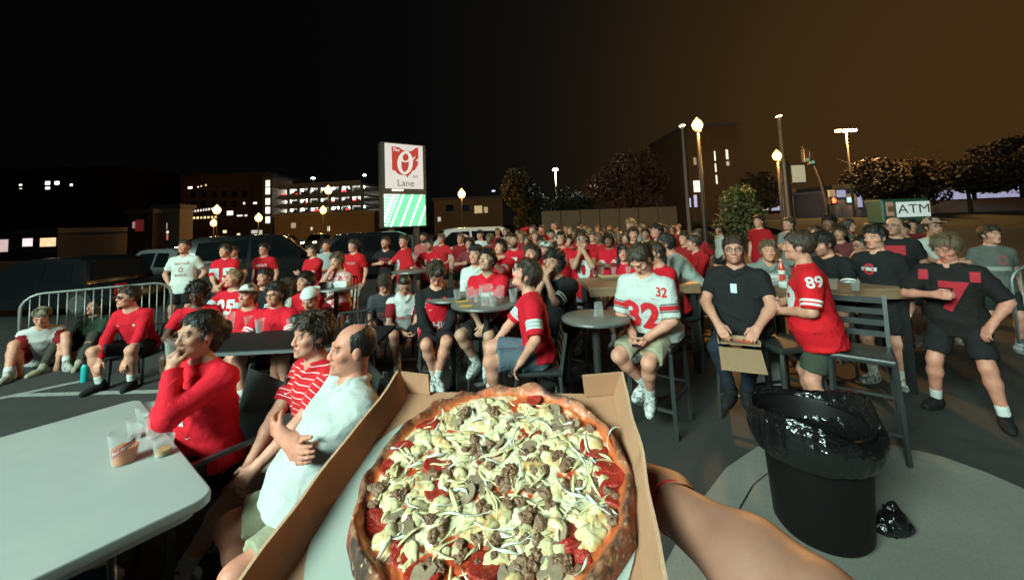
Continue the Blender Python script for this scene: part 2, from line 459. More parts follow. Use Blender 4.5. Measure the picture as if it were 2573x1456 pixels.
def flat_text(name, s, h, mat, parent, M, bold=0.03, shear=0.0, thick=0.0, sx=1.0, space=1.0):
    "lettering on a flat sign; M maps text plane (x right, y up, z out) to the parent's frame"
    V, Fc = text_mesh(s, bold, shear, space)
    bm = bmesh.new(); vs = [bm.verts.new(M @ Vector((v.x * h * sx, v.y * h, 0))) for v in V]
    for f in Fc:
        try: bm.faces.new([vs[i] for i in f])
        except ValueError: pass
    me = bpy.data.meshes.new(name); bm.to_mesh(me); bm.free()
    return link(name, me, mat, parent)
def decal(name, polys, mat, parent, bvh, o, X, U, Fw, step=0.02, off=0.004):
    "cut shape (verts 2D in metres, faces) laid on a garment by projection along -Fw"
    V, Fc = polys; bm = bmesh.new(); vs = [bm.verts.new((v[0], v[1], 0)) for v in V]
    for f in Fc:
        try: bm.faces.new([vs[i] for i in f])
        except ValueError: pass
    xs = [v[0] for v in V]; ys = [v[1] for v in V]
    for a, lo, hi in ((0, min(xs), max(xs)), (1, min(ys), max(ys))):
        q = lo + step
        while q < hi:
            no = (1, 0, 0) if a == 0 else (0, 1, 0); co = (q, 0, 0) if a == 0 else (0, q, 0)
            bmesh.ops.bisect_plane(bm, geom=bm.verts[:] + bm.edges[:] + bm.faces[:], plane_co=co, plane_no=no); q += step
    o = Vector(o); X = Vector(X); U = Vector(U); Fw = Vector(Fw); bad = []
    for v in bm.verts:
        s = o + X * v.co.x + U * v.co.y + Fw * 0.35
        hit = bvh.ray_cast(s, -Fw, 0.7)
        if hit[0] is None: bad.append(v)
        else: v.co = hit[0] + Fw * off * 0.5 + hit[1].normalized() * off * 0.5
    if bad: bmesh.ops.delete(bm, geom=bad, context='VERTS')
    if len(bm.faces) == 0: bm.free(); return None
    me = bpy.data.meshes.new(name); bm.to_mesh(me); bm.free()
    me.polygons.foreach_set('use_smooth', np.ones(len(me.polygons), bool))
    return link(name, me, mat, parent)
# ---------------------------------------------------------------- people
def two_bone(a, t, l1, l2, pole):
    a = A(a); t = A(t); v = t - a; D = np.linalg.norm(v); D2 = min(max(D, abs(l1 - l2) + 0.01), (l1 + l2) * 0.995)
    u = v / (D + 1e-9); t = a + u * D2
    x = (l1 * l1 - l2 * l2 + D2 * D2) / (2 * D2); h = math.sqrt(max(l1 * l1 - x * x, 0))
    p = A(pole); p = unit(p - u * (p @ u)); return a + u * x + p * h, t
def hand_prims(w, d, n, left, curl=0.5, s=1.0, spread=0.0):
    d = unit(d); n = A(n); n = unit(n - d * (n @ d)); th = np.cross(n, d) if left else np.cross(d, n)
    P = [cone(w - d * 0.03 * s, w + d * 0.02 * s, 0.027 * s, 0.026 * s, k=0.02)]
    def rot(v, ang): return v * math.cos(ang) + n * math.sin(ang)
    offs = (0.030, 0.010, -0.011, -0.030); ln = (0.94, 1.03, 0.97, 0.78)
    for i in range(4):
        kn = w + (d * (0.092 - 0.006 * abs(i - 1.3)) + th * offs[i]) * s
        P.append(cone(w + (d * 0.012 + th * offs[i] * 0.6) * s, kn, 0.0145 * s, 0.0125 * s, k=0.016))
        a = 0.0; p = kn; dd = unit(d + th * spread * (1.5 - i) * 0.25)
        for j, L in enumerate((0.043, 0.027, 0.021)):
            a += curl * (0.75, 1.0, 0.6)[j] * (1 + 0.08 * i)
            q = p + (dd * math.cos(a) + n * math.sin(a)) * L * ln[i] * s
            P.append(cone(p, q, (0.0098 - 0.0008 * j) * s, (0.0092 - 0.0011 * j) * s, k=0.006)); p = q
    b = w + (d * 0.018 + th * 0.018) * s; td = unit(d * 0.62 + th * 0.72 + n * 0.32)
    m = b + td * 0.046 * s; P.append(cone(b, m, 0.0155 * s, 0.012 * s, k=0.014))
    td2 = unit(d * 0.85 + th * 0.15 * (1 - curl) + n * (0.25 + 0.5 * curl)); m2 = m + td2 * 0.033 * s
    P.append(cone(m, m2, 0.0112 * s, 0.0105 * s, k=0.006)); P.append(cone(m2, m2 + unit(td2 + n * 0.3 * curl) * 0.026 * s, 0.0102 * s, 0.0085 * s, k=0.006))
    return P
# hand targets: (outwards, forwards, up) from the middle of the shoulders along the torso, elbow pole, palm normal, curl
ARMS = {'side': ((.235, .03, -.50), (.5, -1, -.2), (-1, .2, 0), .45), 'pocket': ((.20, .06, -.44), (1, -.7, 0), (-1, 0, 0), .7),
        'hips': ((.17, .10, -.36), (1, -.2, 0), (-1, 0, 0), .6),
        'crossR': ((-.10, .235, -.235), (.8, .2, -1), (0, -1, .1), .35), 'crossL': ((-.13, .215, -.20), (.8, .2, -1), (0, -1, .2), .35),
        'mouth': ((.03, .165, .035), (.6, .3, -1), (-.3, -.8, .2), .9), 'chin': ((.02, .17, .05), (.5, .4, -1), (-.3, -.8, .3), .8),
        'lap': ((.03, .30, -.40), (1, -.2, -.3), (-.6, -.3, -.5), .75), 'phone': ((.06, .33, -.30), (1, -.3, -.5), (-.4, -.5, .7), .7),
        'table': ((.10, .40, -.22), (1, -.2, -.4), (0, 0, -1), .35), 'knee': ((.16, .42, -.38), (1, .2, -.3), (0, -.2, -1), .4),
        'clap': ((.02, .26, -.06), (.8, .1, -1), (-1, -.1, 0), .3), 'head': ((.10, -.02, .27), (1, .5, .3), (-.6, 0, -.6), .5),
        'box': ((.15, .36, -.34), (1, -.3, -.2), (-.4, 0, -.8), .6), 'cup': ((.08, .28, -.16), (1, -.1, -.5), (-1, 0, 0), .8),
        'face': ((.02, .18, .02), (.5, .4, -1), (-.5, -.8, 0), .35), 'down': ((.22, .14, -.47), (1, -.6, 0), (-1, 0, 0), .5),
        'shank': ((.06, .50, -.36), (1, .2, 0), (-1, -.2, 0), .5), 'rest': ((.24, .16, -.42), (1, -.6, 0), (0, 0, -1), .5),
        'held': ((.10, .34, -.28), (1, -.5, -.2), (-1, .1, .2), .85)}
HAIRS = {'dark': (0.016, 0.012, 0.010), 'brown': (0.045, 0.027, 0.016), 'light': (0.12, 0.08, 0.045), 'blond': (0.28, 0.19, 0.095), 'grey': (0.10, 0.095, 0.09), 'red': (0.12, 0.045, 0.018)}
SKINS = {'fair': (0.60, 0.30, 0.215), 'tan': (0.44, 0.235, 0.165), 'ruddy': (0.60, 0.265, 0.19), 'brown': (0.20, 0.10, 0.06), 'dark': (0.09, 0.045, 0.028), 'asian': (0.50, 0.30, 0.21)}
PEOPLE = []
def person(label, px, py, Z, pose='stand', yaw=0, look=(0, 0), lean=0, arms=('side', 'side'), skin='fair', hair=('short', 'brown'), shirt=RED, fab='plain',
           sleeve='short', neck='crew', bottom=('shorts', DARK), shoes=WHITE, num=None, numc=WHITE, belly=0.0, wide=1.0, sz=1.0, beard=0.0, glasses=None,
           group=None, feet=None, tilt=0, low=None, seat=None, arm_over=None, socks=True, numz=0.0, cap=None, woman=False, headsz=1.0, seed=None, vest=None, legyaw=0):
    idx = len(PEOPLE); rs = random.Random(idx * 13 + 5 if seed is None else seed)
    W = at(px, py, Z)
    pxm = Z / 384.0
    r_body = min(max(pxm * 1.25, 0.0095), 0.034); r_head = min(max(pxm * 0.62, 0.0052), 0.021); r_hand = min(max(pxm * 0.6, 0.0042), 0.017)
    sit = pose in ('sit', 'ground'); s = sz
    yr = R_(yaw) + math.atan2(-W.x, W.y)      # yaw is measured from facing the camera
    l = R_(lean)
    def frames(s):
        U = A((math.sin(R_(tilt)), -math.sin(l), math.cos(l))); U = unit(U); X = unit(A((1, 0, 0)) - U * U[0]); Fw = np.cross(U, X) * -1.0
        Fw = unit(np.cross(X, U))     # forward = -Y when upright
        nb = U * 0.495 * s; hd = unit(U * 0.55 + A((0, 0, 0.45)) + A((0, -0.10, 0)))
        return U, X, Fw, nb, nb + hd * 0.19 * s * (0.92 if belly > 0.06 else 1)
    U, X, Fw, nb, hc = frames(s)
    if pose == 'stand':
        tgt = 0.93 * s + hc[2]; k = min(max(W.z / tgt, 0.90), 1.10); s *= k; U, X, Fw, nb, hc = frames(s)
        pel = 0.93 * s
    else:
        pel = W.z - hc[2]
        if low is not None: pel = low
        if seat: pel = seat + 0.10
        pel = max(pel, 0.11)
    cy, sy = math.cos(yr), math.sin(yr)
    root = Vector((W.x - (hc[0] * cy - hc[1] * sy), W.y - (hc[0] * sy + hc[1] * cy), 0))
    P0 = A((0, 0, pel)); nb = nb + P0; hc = hc + P0; ch = P0 + U * 0.432 * s
    Uz = A((0, 0, 1.0))
    # head frame
    a, b = R_(look[0]), R_(look[1])
    hf = A((math.sin(a) * math.cos(b), -math.cos(a) * math.cos(b), math.sin(b))); hx = unit(np.cross(hf, Uz)) * -1.0
    hx = unit(np.cross(Uz, hf)) ; hu = np.cross(hf, hx)
    if hu[2] < 0: hx = -hx; hu = np.cross(hf, hx)
    HR = np.stack([hx, hf, hu], 1); hs = s * headsz * (1.0 if woman else 1.04)
    def H(p): return hc + HR @ (A(p) * hs)
    # limbs
    sw = 0.166 * s * (wide * .7 + .3) * (0.9 if woman else 1)
    J = {}
    tv = arm_over or {}
    for side, sg, nm in (('R', -1, arms[0]), ('L', 1, arms[1])):
        t, pole, pal, curl = tv.get(side) or ARMS[nm]
        sh = ch + X * sg * sw
        tgt = ch + X * sg * t[0] * s + Fw * t[1] * s + U * t[2] * s
        if nm in ('mouth', 'chin', 'face', 'clap', 'head') and side not in tv:
            tgt = hc + hx * sg * t[0] * s * (-1 if hx[0] < 0 else 1) + hf * (t[1] - 0.03) * s + hu * (t[2] - 0.19) * s
        pw = X * sg * pole[0] + Fw * pole[1] + U * pole[2]
        e, w = two_bone(sh, tgt, 0.285 * s, 0.25 * s, pw)
        n = X * sg * pal[0] + Fw * pal[1] + U * pal[2]
        J[side] = (sh, e, w, n, curl)
    hipw = 0.088 * s
    legs = {}
    for side, sg in (('R', -1), ('L', 1)):
        hip = P0 + A((sg * hipw, 0, -0.02 * s))
        f = (feet or {}).get(side)
        if pose == 'stand':
            f = f or (0.10 + rs.uniform(0, 0.04), 0.0 + rs.uniform(-.04, .08), 0.085)
            pole = A((sg * 0.2, -1, 0))
        elif pose == 'sit':
            fz = max(0.085 * s, pel - 0.54 * s)
            f = f or (0.12 + rs.uniform(0, 0.07), 0.36 + rs.uniform(-.06, .1), fz); pole = A((sg * 0.25, -0.6, 1))
        else:
            f = f or (0.20, 0.55, 0.085); pole = A((sg * 0.25, -0.3, 1))
        an = A((sg * f[0] * s, -f[1] * s, f[2]))
        if legyaw:
            cl_, sl2 = math.cos(R_(legyaw)), math.sin(R_(legyaw)); rz_ = A(((cl_, -sl2, 0), (sl2, cl_, 0), (0, 0, 1))); an = rz_ @ an; pole = rz_ @ pole; hip = P0 + rz_ @ (hip - P0)
        kn, an = two_bone(hip, an, 0.435 * s, 0.415 * s, pole); legs[side] = (hip, kn, an)
    B = []
    tz = [-.09, 0, .12, .26, .38, .45, .50]; trx = A([.155, .163, .148, .155, .165, .125, .066]) * wide; tr_y = A([.11, .118, .104, .112, .112, .085, .06]); ty = A([0, 0, 0, .005, .0, -.01, -.01])
    if woman: trx = trx * A([1.02, 1.02, .95, .95, .93, .95, 1])
    if belly:
        tr_y = tr_y + A([.5, 1, 1, .55, .25, .05, 0]) * belly; ty = ty + A([.4, .9, .9, .4, .1, 0, 0]) * belly; trx = trx + A([.5, .7, .65, .45, .25, .1, 0]) * belly
    TR = np.stack([X, Fw, U], 1)
    B.append(prof(P0, TR, A(tz) * s, trx * s, tr_y * s, ty * s, k=0.03))
    B.append(cone(ch - X * sw * 0.9, ch + X * sw * 0.9, 0.052 * s, k=0.06))
    for sg in (-1, 1): B.append(cone(ch + X * sg * sw * .8 + U * .015 * s, nb + U * .015 * s + X * sg * .03 * s, .04 * s, .045 * s, k=.05))
    B.append(cone(nb - U * 0.03 * s, H((0, -.022, -.06)), (0.062 if not woman else 0.054) * s * (1 + belly), (0.056 if not woman else 0.047) * s * (1 + 1.2 * belly), k=0.03)); B[-1]['nk'] = 1
    arm_pr = {}
    th = 1 + belly * 2.2
    for side in 'RL':
        sh, e, w, n, curl = J[side]
        m = e + (w - e) * 0.28
        pr = [cone(sh, e, 0.052 * s * th, 0.041 * s * th, k=0.03), cone(e, m, 0.041 * s * th, 0.044 * s * th, k=0.025), cone(m, w, 0.042 * s * th, 0.027 * s * th, k=0.02)]
        B += pr; arm_pr[side] = pr
    for side in 'RL':
        hip, kn, an = legs[side]
        cf = kn + (an - kn) * 0.30 + unit(np.cross(A((1, 0, 0)), an - kn)) * 0.0
        B += [cone(hip, kn, 0.088 * s * th, 0.058 * s, k=0.04), cone(kn, cf, 0.056 * s, 0.058 * s, k=0.03), cone(cf, an, 0.056 * s, 0.036 * s, k=0.03)]
    hd = [elli(H((0, -.014, .030)), A((.0765, .097, .089)) * hs, HR, k=.02), elli(H((0, .020, -.030)), A((.063, .070, .085)) * hs, HR, k=.03),
          elli(H((0, .036, -.085)), A((.043, .046, .031)) * hs, HR, k=.03), cone(H((-.036, .083, .024)), H((.036, .083, .024)), .0105 * hs, k=.018),
          elli(H((-.041, .058, -.026)), A((.023, .025, .02)) * hs, HR, k=.02), elli(H((.041, .058, -.026)), A((.023, .025, .02)) * hs, HR, k=.02),
          elli(H((0, .076, -.101)), A((.022, .02, .017)) * hs, HR, k=.02)]
    for sg in (-1, 1):
        hd.append(elli(H((sg * .031, .101, .006)), A((.017, .017, .0105)) * hs, HR, k=.012, sub=True))
        hd.append(elli(H((sg * .031, .079, .004)), A((.0135, .0125, .0115)) * hs, HR, k=.005))
        hd.append(elli(H((sg * .079, -.008, -.006)), A((.010, .021, .032)) * hs, HR, k=.008))
        hd.append(elli(H((sg * .012, .096, -.036)), A((.0095, .012, .0085)) * hs, HR, k=.008))
    hd.append(cone(H((0, .089, .014)), H((0, .106, -.030)), .0078 * hs, .0115 * hs, k=.013))
    hd.append(cone(H((-.020, .086, -.061)), H((.020, .086, -.061)), .0075 * hs, k=.010)); hd.append(cone(H((-.017, .087, -.0755)), H((.017, .087, -.0755)), .0085 * hs, k=.010))
    neckp = [q for q in B if q.get('nk')][0]
    parts = [sdf_mesh(B, r_body)]
    nbv = len(parts[0][0])
    lo = hc - 0.155 * hs; hi = hc + 0.145 * hs
    v, q = sdf_mesh(hd + [neckp], r_head, lo=lo, hi=hi); parts.append((v, q)); nh = len(v)
    for side in 'RL':
        sh, e, w, n, curl = J[side]
        d = w - e; over = (arm_over or {}).get(side + 'd')
        hp_ = hand_prims(w, over if over is not None else d, n, side == 'L', curl, s * (0.92 if woman else 1))
        parts.append(sdf_mesh(hp_ + [arm_pr[side][2]], r_hand, lo=np.min([q['lo'] for q in hp_], 0) - .004, hi=np.max([q['hi'] for q in hp_], 0) + .004))
    V, Q = joinm(parts)
    me = np_mesh('person', V, Q)
    att = me.attributes.new('hp', 'FLOAT_VECTOR', 'POINT'); hpv = np.zeros((len(V), 3), np.float32); hpv[:, 1] = -1
    hpv[nbv:nbv + nh] = ((v - hc) @ HR) / hs; att.data.foreach_set('vector', hpv.ravel())
    sk = SKINS[skin]; j = rs.uniform(.93, 1.07)
    body = link('person', me, M_SKIN, None, (sk[0] * j, sk[1] * j, sk[2] * j, 1 - beard), root, (0, 0, yr))
    tag(body, label, 'person', group)
    # ---- shirt
    seedn = idx * 7 + 3
    amp = min(1.0, 0.012 / r_body + 0.2)
    def folds(P):
        Lp = (P - P0) @ TR
        a1 = Lp[:, 0] * .55 + Lp[:, 1] * .3; q = np.stack([a1, Lp[:, 1] * .6, Lp[:, 2] * 2.1 + Lp[:, 0] * .9], 1); q3 = np.stack([Lp[:, 0] * 1.7 - Lp[:, 2] * .9, Lp[:, 1] * 1.1, Lp[:, 2] * .5], 1)
        n1 = vnoise(q, 6.5, seedn); n2 = vnoise(q3 + n1[:, None] * .06, 8.5, seedn + 1); n3 = vnoise(q, 17, seedn + 2)
        return -amp * (0.013 * np.maximum(0, .55 - np.abs(n1) * 1.9) + 0.010 * np.maximum(0, .5 - np.abs(n2) * 2.0) + .0035 * np.maximum(0, .5 - np.abs(n3) * 1.6) - .004)
    ez = 0.014 * s
    hem = -0.17 if pose == 'stand' else -0.06
    if sleeve == 'none' and pose == 'stand': hem = -0.2
    sz_ = [hem, hem + .04, 0, .12, .26, .38, .45, .50, .515]
    f = lambda arr: np.interp(sz_, tz, arr)
    loose = A([.042, .042, .036, .026, .022, .018, .014, .010, .006])
    S = [prof(P0, TR, A(sz_) * s, (f(trx) + loose) * s, (f(tr_y) + loose) * s, f(ty) * s, k=0.03)]
    S.append(cone(ch - X * sw * 0.9, ch + X * sw * 0.9, (0.052 + .011) * s, k=0.06))
    for sg in (-1, 1): S.append(cone(ch + X * sg * sw * .85 + U * .016 * s, nb + U * .004 * s + X * sg * .035 * s, .048 * s, .044 * s, k=.05))
    sl_ax = []
    for side in 'RL':
        sh, e, w, n, curl = J[side]
        if sleeve == 'none':
            S.append(cone(sh - (e - sh) * 0.05, sh + (e - sh) * 0.12, 0.058 * s, 0.056 * s, k=.04)); continue
        fr = {'short': .68, 'jersey': .92, 'cap': .42, 'long': 1.0}[sleeve]
        en = sh + (e - sh) * fr
        fat = {'short': .018, 'jersey': .026, 'cap': .014, 'long': .017}[sleeve]
        if sleeve == 'long':
            S.append(cone(sh, e, (.052 * th + fat) * s, (.041 * th + fat) * s, k=.035)); we = e + (w - e) * .97
            S.append(cone(e, we, (.043 * th + fat) * s, (.030 + fat * .8) * s, k=.03, cut='b')); sl_ax.append((e, we))
        else:
            S.append(cone(sh, en, (.052 * th + fat) * s, (.046 * th + fat) * s, k=.035, cut='b')); sl_ax.append((sh, en))
    if neck == 'hood':
        S.append(elli(nb - Fw * .075 * s + U * .0, A((.10, .055, .06)) * s, TR, k=.03))
    def ring(rad, tube, up, drop, k=.008):
        o = []; N = 12
        for i in range(N):
            a0, a1 = 2 * math.pi * i / N, 2 * math.pi * (i + 1) / N
            g = lambda t: nb + X * math.sin(t) * rad * s + Fw * (math.cos(t) * rad * 1.0 + .008) * s + U * (up - drop * max(0, math.cos(t)) ** 3) * s
            o.append(cone(g(a0), g(a1), tube * s, k=k))
        return o
    if neck in ('polo', 'hood'): S += ring(.073 * (1 + belly * 1.6), .015 if neck == 'polo' else .022, .030, .06, k=.012)
    elif neck == 'crew': S += ring(.062, .009, .006, .018)
    v, q = sdf_mesh(S, r_body * 0.92, folds)
    me = np_mesh('shirt', v, q)
    sl = np.full(len(v), 9.0, np.float32); tzv = (((v - P0) @ U)).astype(np.float32)
    for a0, b0 in sl_ax:
        ax_ = b0 - a0; L = np.linalg.norm(ax_); u_ = ax_ / L; t_ = (v - a0) @ u_; dist = np.linalg.norm(v - a0 - t_[:, None] * u_, axis=1)
        m = (dist < .085 * s * th) & (t_ > .05 * L); sl[m] = np.minimum(sl[m], (L - t_[m])); tzv[m] = t_[m] + 1.0
    at_ = me.attributes.new('sl', 'FLOAT', 'POINT'); at_.data.foreach_set('value', sl)
    if fab == 'polo': at_ = me.attributes.new('tz', 'FLOAT', 'POINT'); at_.data.foreach_set('value', tzv)
    sj = rs.uniform(.9, 1.08)
    shirt_o = link('shirt', me, CL[fab], body, tuple(c * sj for c in shirt))
    if vest:
        VZ = [-.10, -.02, .12, .26, .36, .43, .475]; g = lambda arr: np.interp(VZ, tz, arr)
        VS = [prof(P0, TR, A(VZ) * s, (g(trx) + A([.05, .045, .036, .032, .026, .012, .0])) * s, (g(tr_y) + A([.05, .046, .040, .038, .036, .034, .03])) * s, g(ty) * s, k=.02)]
        vv, vq = sdf_mesh(VS, r_body * .9, folds, lambda P, d: np.maximum(d, ((((P - nb - Fw * .09 * s) @ TR) / A((.075, .12, .13)) / s) ** 2).sum(1) * -.05 + .05))
        me2 = np_mesh('vest', vv, vq); a2 = me2.attributes.new('sl', 'FLOAT', 'POINT')
        L_ = (vv - P0) @ TR / s; ed = np.minimum(np.abs(np.abs(L_[:, 0]) - np.interp(L_[:, 2], VZ, g(trx) + .03)), 9); a2.data.foreach_set('value', np.where((np.abs(L_[:, 0]) > .118) & (L_[:, 2] > .27), .01, 9).astype(np.float32))
        shirt_o = link('vest', me2, CL['trim'], body, vest); v, q = vv, vq
    # ---- print on the chest
    items = []
    if num: items = num if isinstance(num, list) else [num]
    if items and Z < 16:
        bvh = BVHTree.FromPolygons([Vector(p) for p in v], [list(map(int, f_)) for f_ in q])
        for it in items:
            # (kind, text, height m, x, up from waist, colour, bold, shear)
            kind, txt, h, ox, oz, colr = it[:6]
            wdt = it[6] if len(it) > 6 else 1.0
            if kind == 't': Vt, Fc = text_mesh(txt, 0.055 if h > .1 else 0.03); poly = ([(p.x * h * wdt, p.y * h) for p in Vt], Fc)
            elif kind == 'o':      # ring / oval
                N = 18; r0, r1 = wdt, h
                poly = ([(math.sin(2 * math.pi * i / N) * r * .8, math.cos(2 * math.pi * i / N) * r) for r in (r0, r1) for i in range(N)],
                        [(i, (i + 1) % N, N + (i + 1) % N, N + i) for i in range(N)])
            elif kind == 'r':      # patch
                poly = ([(-wdt / 2, -h / 2), (wdt / 2, -h / 2), (wdt / 2, h / 2), (-wdt / 2, h / 2)], [(0, 1, 2, 3)])
            elif kind == 's':      # small curved tick mark
                poly = ([(-.5 * h, .1 * h), (-.3 * h, -.15 * h), (.5 * h, .28 * h), (-.22 * h, .0 * h)], [(0, 1, 3), (1, 2, 3)])
            side = it[7] if len(it) > 7 else 0
            nmx = 'number' if (kind == 't' and txt.isdigit()) else ('lettering' if kind == 't' else 'emblem')
            dX, dF = (X, Fw) if not side else ((-Fw, X) if side > 0 else (Fw, -X))
            decal(nmx, poly, print_mat(colr), shirt_o, bvh, P0 + dX * ox * s + U * oz * s, dX, U, dF, step=max(.022, r_body * 1.2), off=.004 + .004 * (kind == 't' and txt.isdigit()) )
    # ---- shorts / trousers
    kind, bc = bottom
    Pz = A([-.11, -.05, .02, .07]) * s; K = [prof(P0, np.stack([A((1, 0, 0)), A((0, -1, 0)), Uz], 1), Pz, A([.15, .166, .158, .150]) * s * (wide * .5 + .5) * (1 + belly), A([.10, .12, .115, .108]) * s * (1 + belly * 2.5), A([0, 0, 0, 0]) + belly * .3, k=.03)]
    if kind == 'skirtless': pass
    for side in 'RL':
        hip, kn, an = legs[side]
        if kind == 'shorts':
            en = hip + (kn - hip) * (.82 if pose == 'stand' else .86)
            K.append(cone(hip, en, .100 * s * (1 + belly), .098 * s, k=.05, cut='b'))
        elif kind == 'shortshorts':
            en = hip + (kn - hip) * .45; K.append(cone(hip, en, .098 * s, .094 * s, k=.05, cut='b'))
        else:
            K.append(cone(hip, kn, .098 * s, .072 * s, k=.05)); K.append(cone(kn, an + (kn - an) * .06, .072 * s, .052 * s, k=.03, cut='b'))
    v, q = sdf_mesh(K, r_body, folds if Z < 8 else None)
    me = np_mesh('shorts', v, q); a2 = me.attributes.new('sl', 'FLOAT', 'POINT'); a2.data.foreach_set('value', np.full(len(v), 9.0, np.float32))
    link('shorts' if 'short' in kind else 'trousers', me, CL['plain'], body, tuple(c * rs.uniform(.9, 1.1) for c in bc))
    # ---- shoes, socks
    for side, sg in (('R', -1), ('L', 1)):
        hip, kn, an = legs[side]
        if (root.y > 7.5 and sit): continue
        sd = an - kn; fd = unit(A((sg * .28 + math.sin(R_(legyaw)) , -math.cos(R_(legyaw)), 0)))
        dang = an[2] > 0.12
        dz = -0.30 if dang else 0.0
        fd = unit(fd + A((0, 0, dz))); fu = unit(Uz - fd * (fd @ Uz)); fx = np.cross(fd, fu)
        b0 = an - fu * .045 * s
        SH = [cone(b0 - fd * .045 * s, b0 + fd * .10 * s, .042 * s, .044 * s, k=.03), cone(b0 + fd * .08 * s - fu * .006, b0 + fd * .165 * s - fu * .012 * s, .044 * s, .036 * s, k=.03), cone(an + fu * .02 * s - fd * .005, b0, .046 * s, .045 * s, k=.03)]
        flr = b0 - fu * .038 * s
        v, q = sdf_mesh(SH, max(r_body * .8, .007), cuts=lambda P, d: np.maximum(d, (flr - P) @ fu))
        me = np_mesh('shoe', v, q); a2 = me.attributes.new('sl', 'FLOAT', 'POINT'); a2.data.foreach_set('value', np.full(len(v), 9.0, np.float32))
        so = link('shoe', me, CL['sneaker' if sum(shoes) > 1 else 'plain'], body, shoes)
        if Z < 6.5:
            mb = MB(); pts = []
            for t_ in range(14):
                aa = 2 * math.pi * t_ / 14; fl = math.cos(aa); pts.append((math.sin(aa) * (.047 - .004 * fl), .055 + fl * .125))
            Rm = Matrix(((fx[0], fd[0], fu[0]), (fx[1], fd[1], fu[1]), (fx[2], fd[2], fu[2])))
            oo = Vector(flr); mb.prism([(p[0] * s, p[1] * s) for p in pts], -.010, .012, lambda p: oo + Rm @ p)
            mb.put('sole', M_SOLE if sum(shoes) > .2 else M_DARKPLASTIC, so)
        if socks and Z < 7 and kind != 'pants':
            v, q = sdf_mesh([cone(an + (kn - an) * .02, an + (kn - an) * .26, .043 * s, .046 * s, cut='b', k=.01)], max(r_body * .8, .007))
            me = np_mesh('sock', v, q); a2 = me.attributes.new('sl', 'FLOAT', 'POINT'); a2.data.foreach_set('value', np.full(len(v), 9.0, np.float32))
            link('sock', me, CL['plain'], body, (.62, .64, .62) if socks is True else socks)
    # ---- hair
    hk, hcol = hair
    hcl = HAIRS[hcol]
    if hk != 'bald':
        thk = {'short': .016, 'buzz': .006, 'curly': .030, 'full': .022, 'long': .016, 'bun': .012, 'ring': .008, 'sweep': .020}[hk]
        Hs = [elli(H((0, -.016, .034)), (A((.0775, .098, .090)) + thk * A((.85, .8, 1.0))) * hs, HR, k=.01)]
        if hk in ('full', 'curly', 'sweep', 'short'):
            fy = .075 if hk != 'short' else .066
            for gx in (-.045, -.015, .015, .045):
                Hs.append(cone(H((gx, .03, .108 + thk * .5)), H((gx * 1.15 + (.012 if hk == 'sweep' else 0), fy + thk * .4 - abs(gx) * .25, .078 - rs.uniform(0, .012) - (.020 if hk in ('sweep', 'full') else 0))), .020 * hs, .011 * hs, k=.015))
        if hk in ('sweep', 'full', 'curly'):
            for sg in (-1, 1): Hs.append(cone(H((sg * .074, .012, .05)), H((sg * .078, -.002, .004)), .017 * hs, .010 * hs, k=.015))
        if hk == 'long':
            for sg in (-1, 1):
                for yy, ll in ((.012, -.22), (-.03, -.26), (-.07, -.27)):
                    Hs.append(cone(H((sg * .068, yy, .04)), H((sg * (.085 + rs.uniform(0, .02)), yy + .01, ll)), .026 * hs, .020 * hs, k=.03))
            Hs.append(cone(H((0, -.09, .03)), H((0, -.10, -.24)), .06 * hs, .045 * hs, k=.04))
            for sg in (-1, 1): Hs.append(cone(H((sg * .012, .055, .11)), H((sg * .062, .062, .03)), .016 * hs, .012 * hs, k=.02))
        if hk == 'bun':
            Hs.append(elli(H((0, -.12, .0)), A((.055, .05, .06)) * hs, HR, k=.03))
            Hs.append(elli(H((0, -.07, -.06)), A((.065, .045, .06)) * hs, HR, k=.03))
        fc = H((0, .118, -.050)); nape = -.055 if hk not in ('long', 'bun', 'curly', 'full') else (-.075 if hk in ('curly', 'full') else -1)
        fr_ = A((.088, .072, .118)) * hs
        ringc = H((0, .03, .13)); ear = [H((sg * .085, .02, -.025)) for sg in (-1, 1)]
        sA = {'curly': .012, 'full': .006, 'sweep': .007, 'short': .004, 'buzz': .001, 'long': .007, 'bun': .005, 'ring': .002}[hk]
        def hn(P):
            L_ = (P - hc) @ HR / hs
            q2 = np.stack([L_[:, 0] * 1.6, L_[:, 1] * .8 + L_[:, 0] * .4, L_[:, 2]], 1)
            f1 = 26 if hk != 'curly' else 38
            return sA * (vnoise(q2, f1, seedn + 5) + .7 * vnoise(q2, f1 * 2.3, seedn + 6))
        def hcut(P, d):
            L_ = (P - hc) @ HR / hs
            lf = L_ - A((0, .118, -.050))
            if hk == 'sweep': fr2 = A((.086, .066, .108))
            elif hk == 'long': fr2 = A((.066, .09, .128))
            elif hk in ('bun', 'ring'): fr2 = A((.088, .092, .128))
            else: fr2 = A((.088, .072, .118))
            k0 = np.sqrt(((lf / fr2) ** 2).sum(1)); d = np.maximum(d, -(k0 - 1) * .07 * hs)
            if hk != 'long': d = np.maximum(d, (L_[:, 1] - (.026 + np.maximum(0, L_[:, 2] - .030) * (1.7 if hk not in ('bun', 'ring') else 1.0))) * hs * .75)
            if nape > -1: d = np.maximum(d, (nape - L_[:, 2] + np.maximum(0, L_[:, 1]) * 1.1) * hs)
            if hk not in ('long',):
                for sg in (-1, 1):
                    ee = np.sqrt((((L_ - A((sg * .088, -.004, -.022))) / A((.03, .028, .036))) ** 2).sum(1)); d = np.maximum(d, -(ee - 1) * .028 * hs)
            if hk == 'ring':
                d = np.maximum(d, (np.sqrt((((L_ - A((0, .055, .120))) / A((.074, .120, .076))) ** 2).sum(1)) * -1 + 1) * .08 * hs); d = np.maximum(d, (L_[:, 1] - .030) * hs)
            return d
        v, q = sdf_mesh(Hs, max(r_head * 1.0, .0055), hn, hcut)
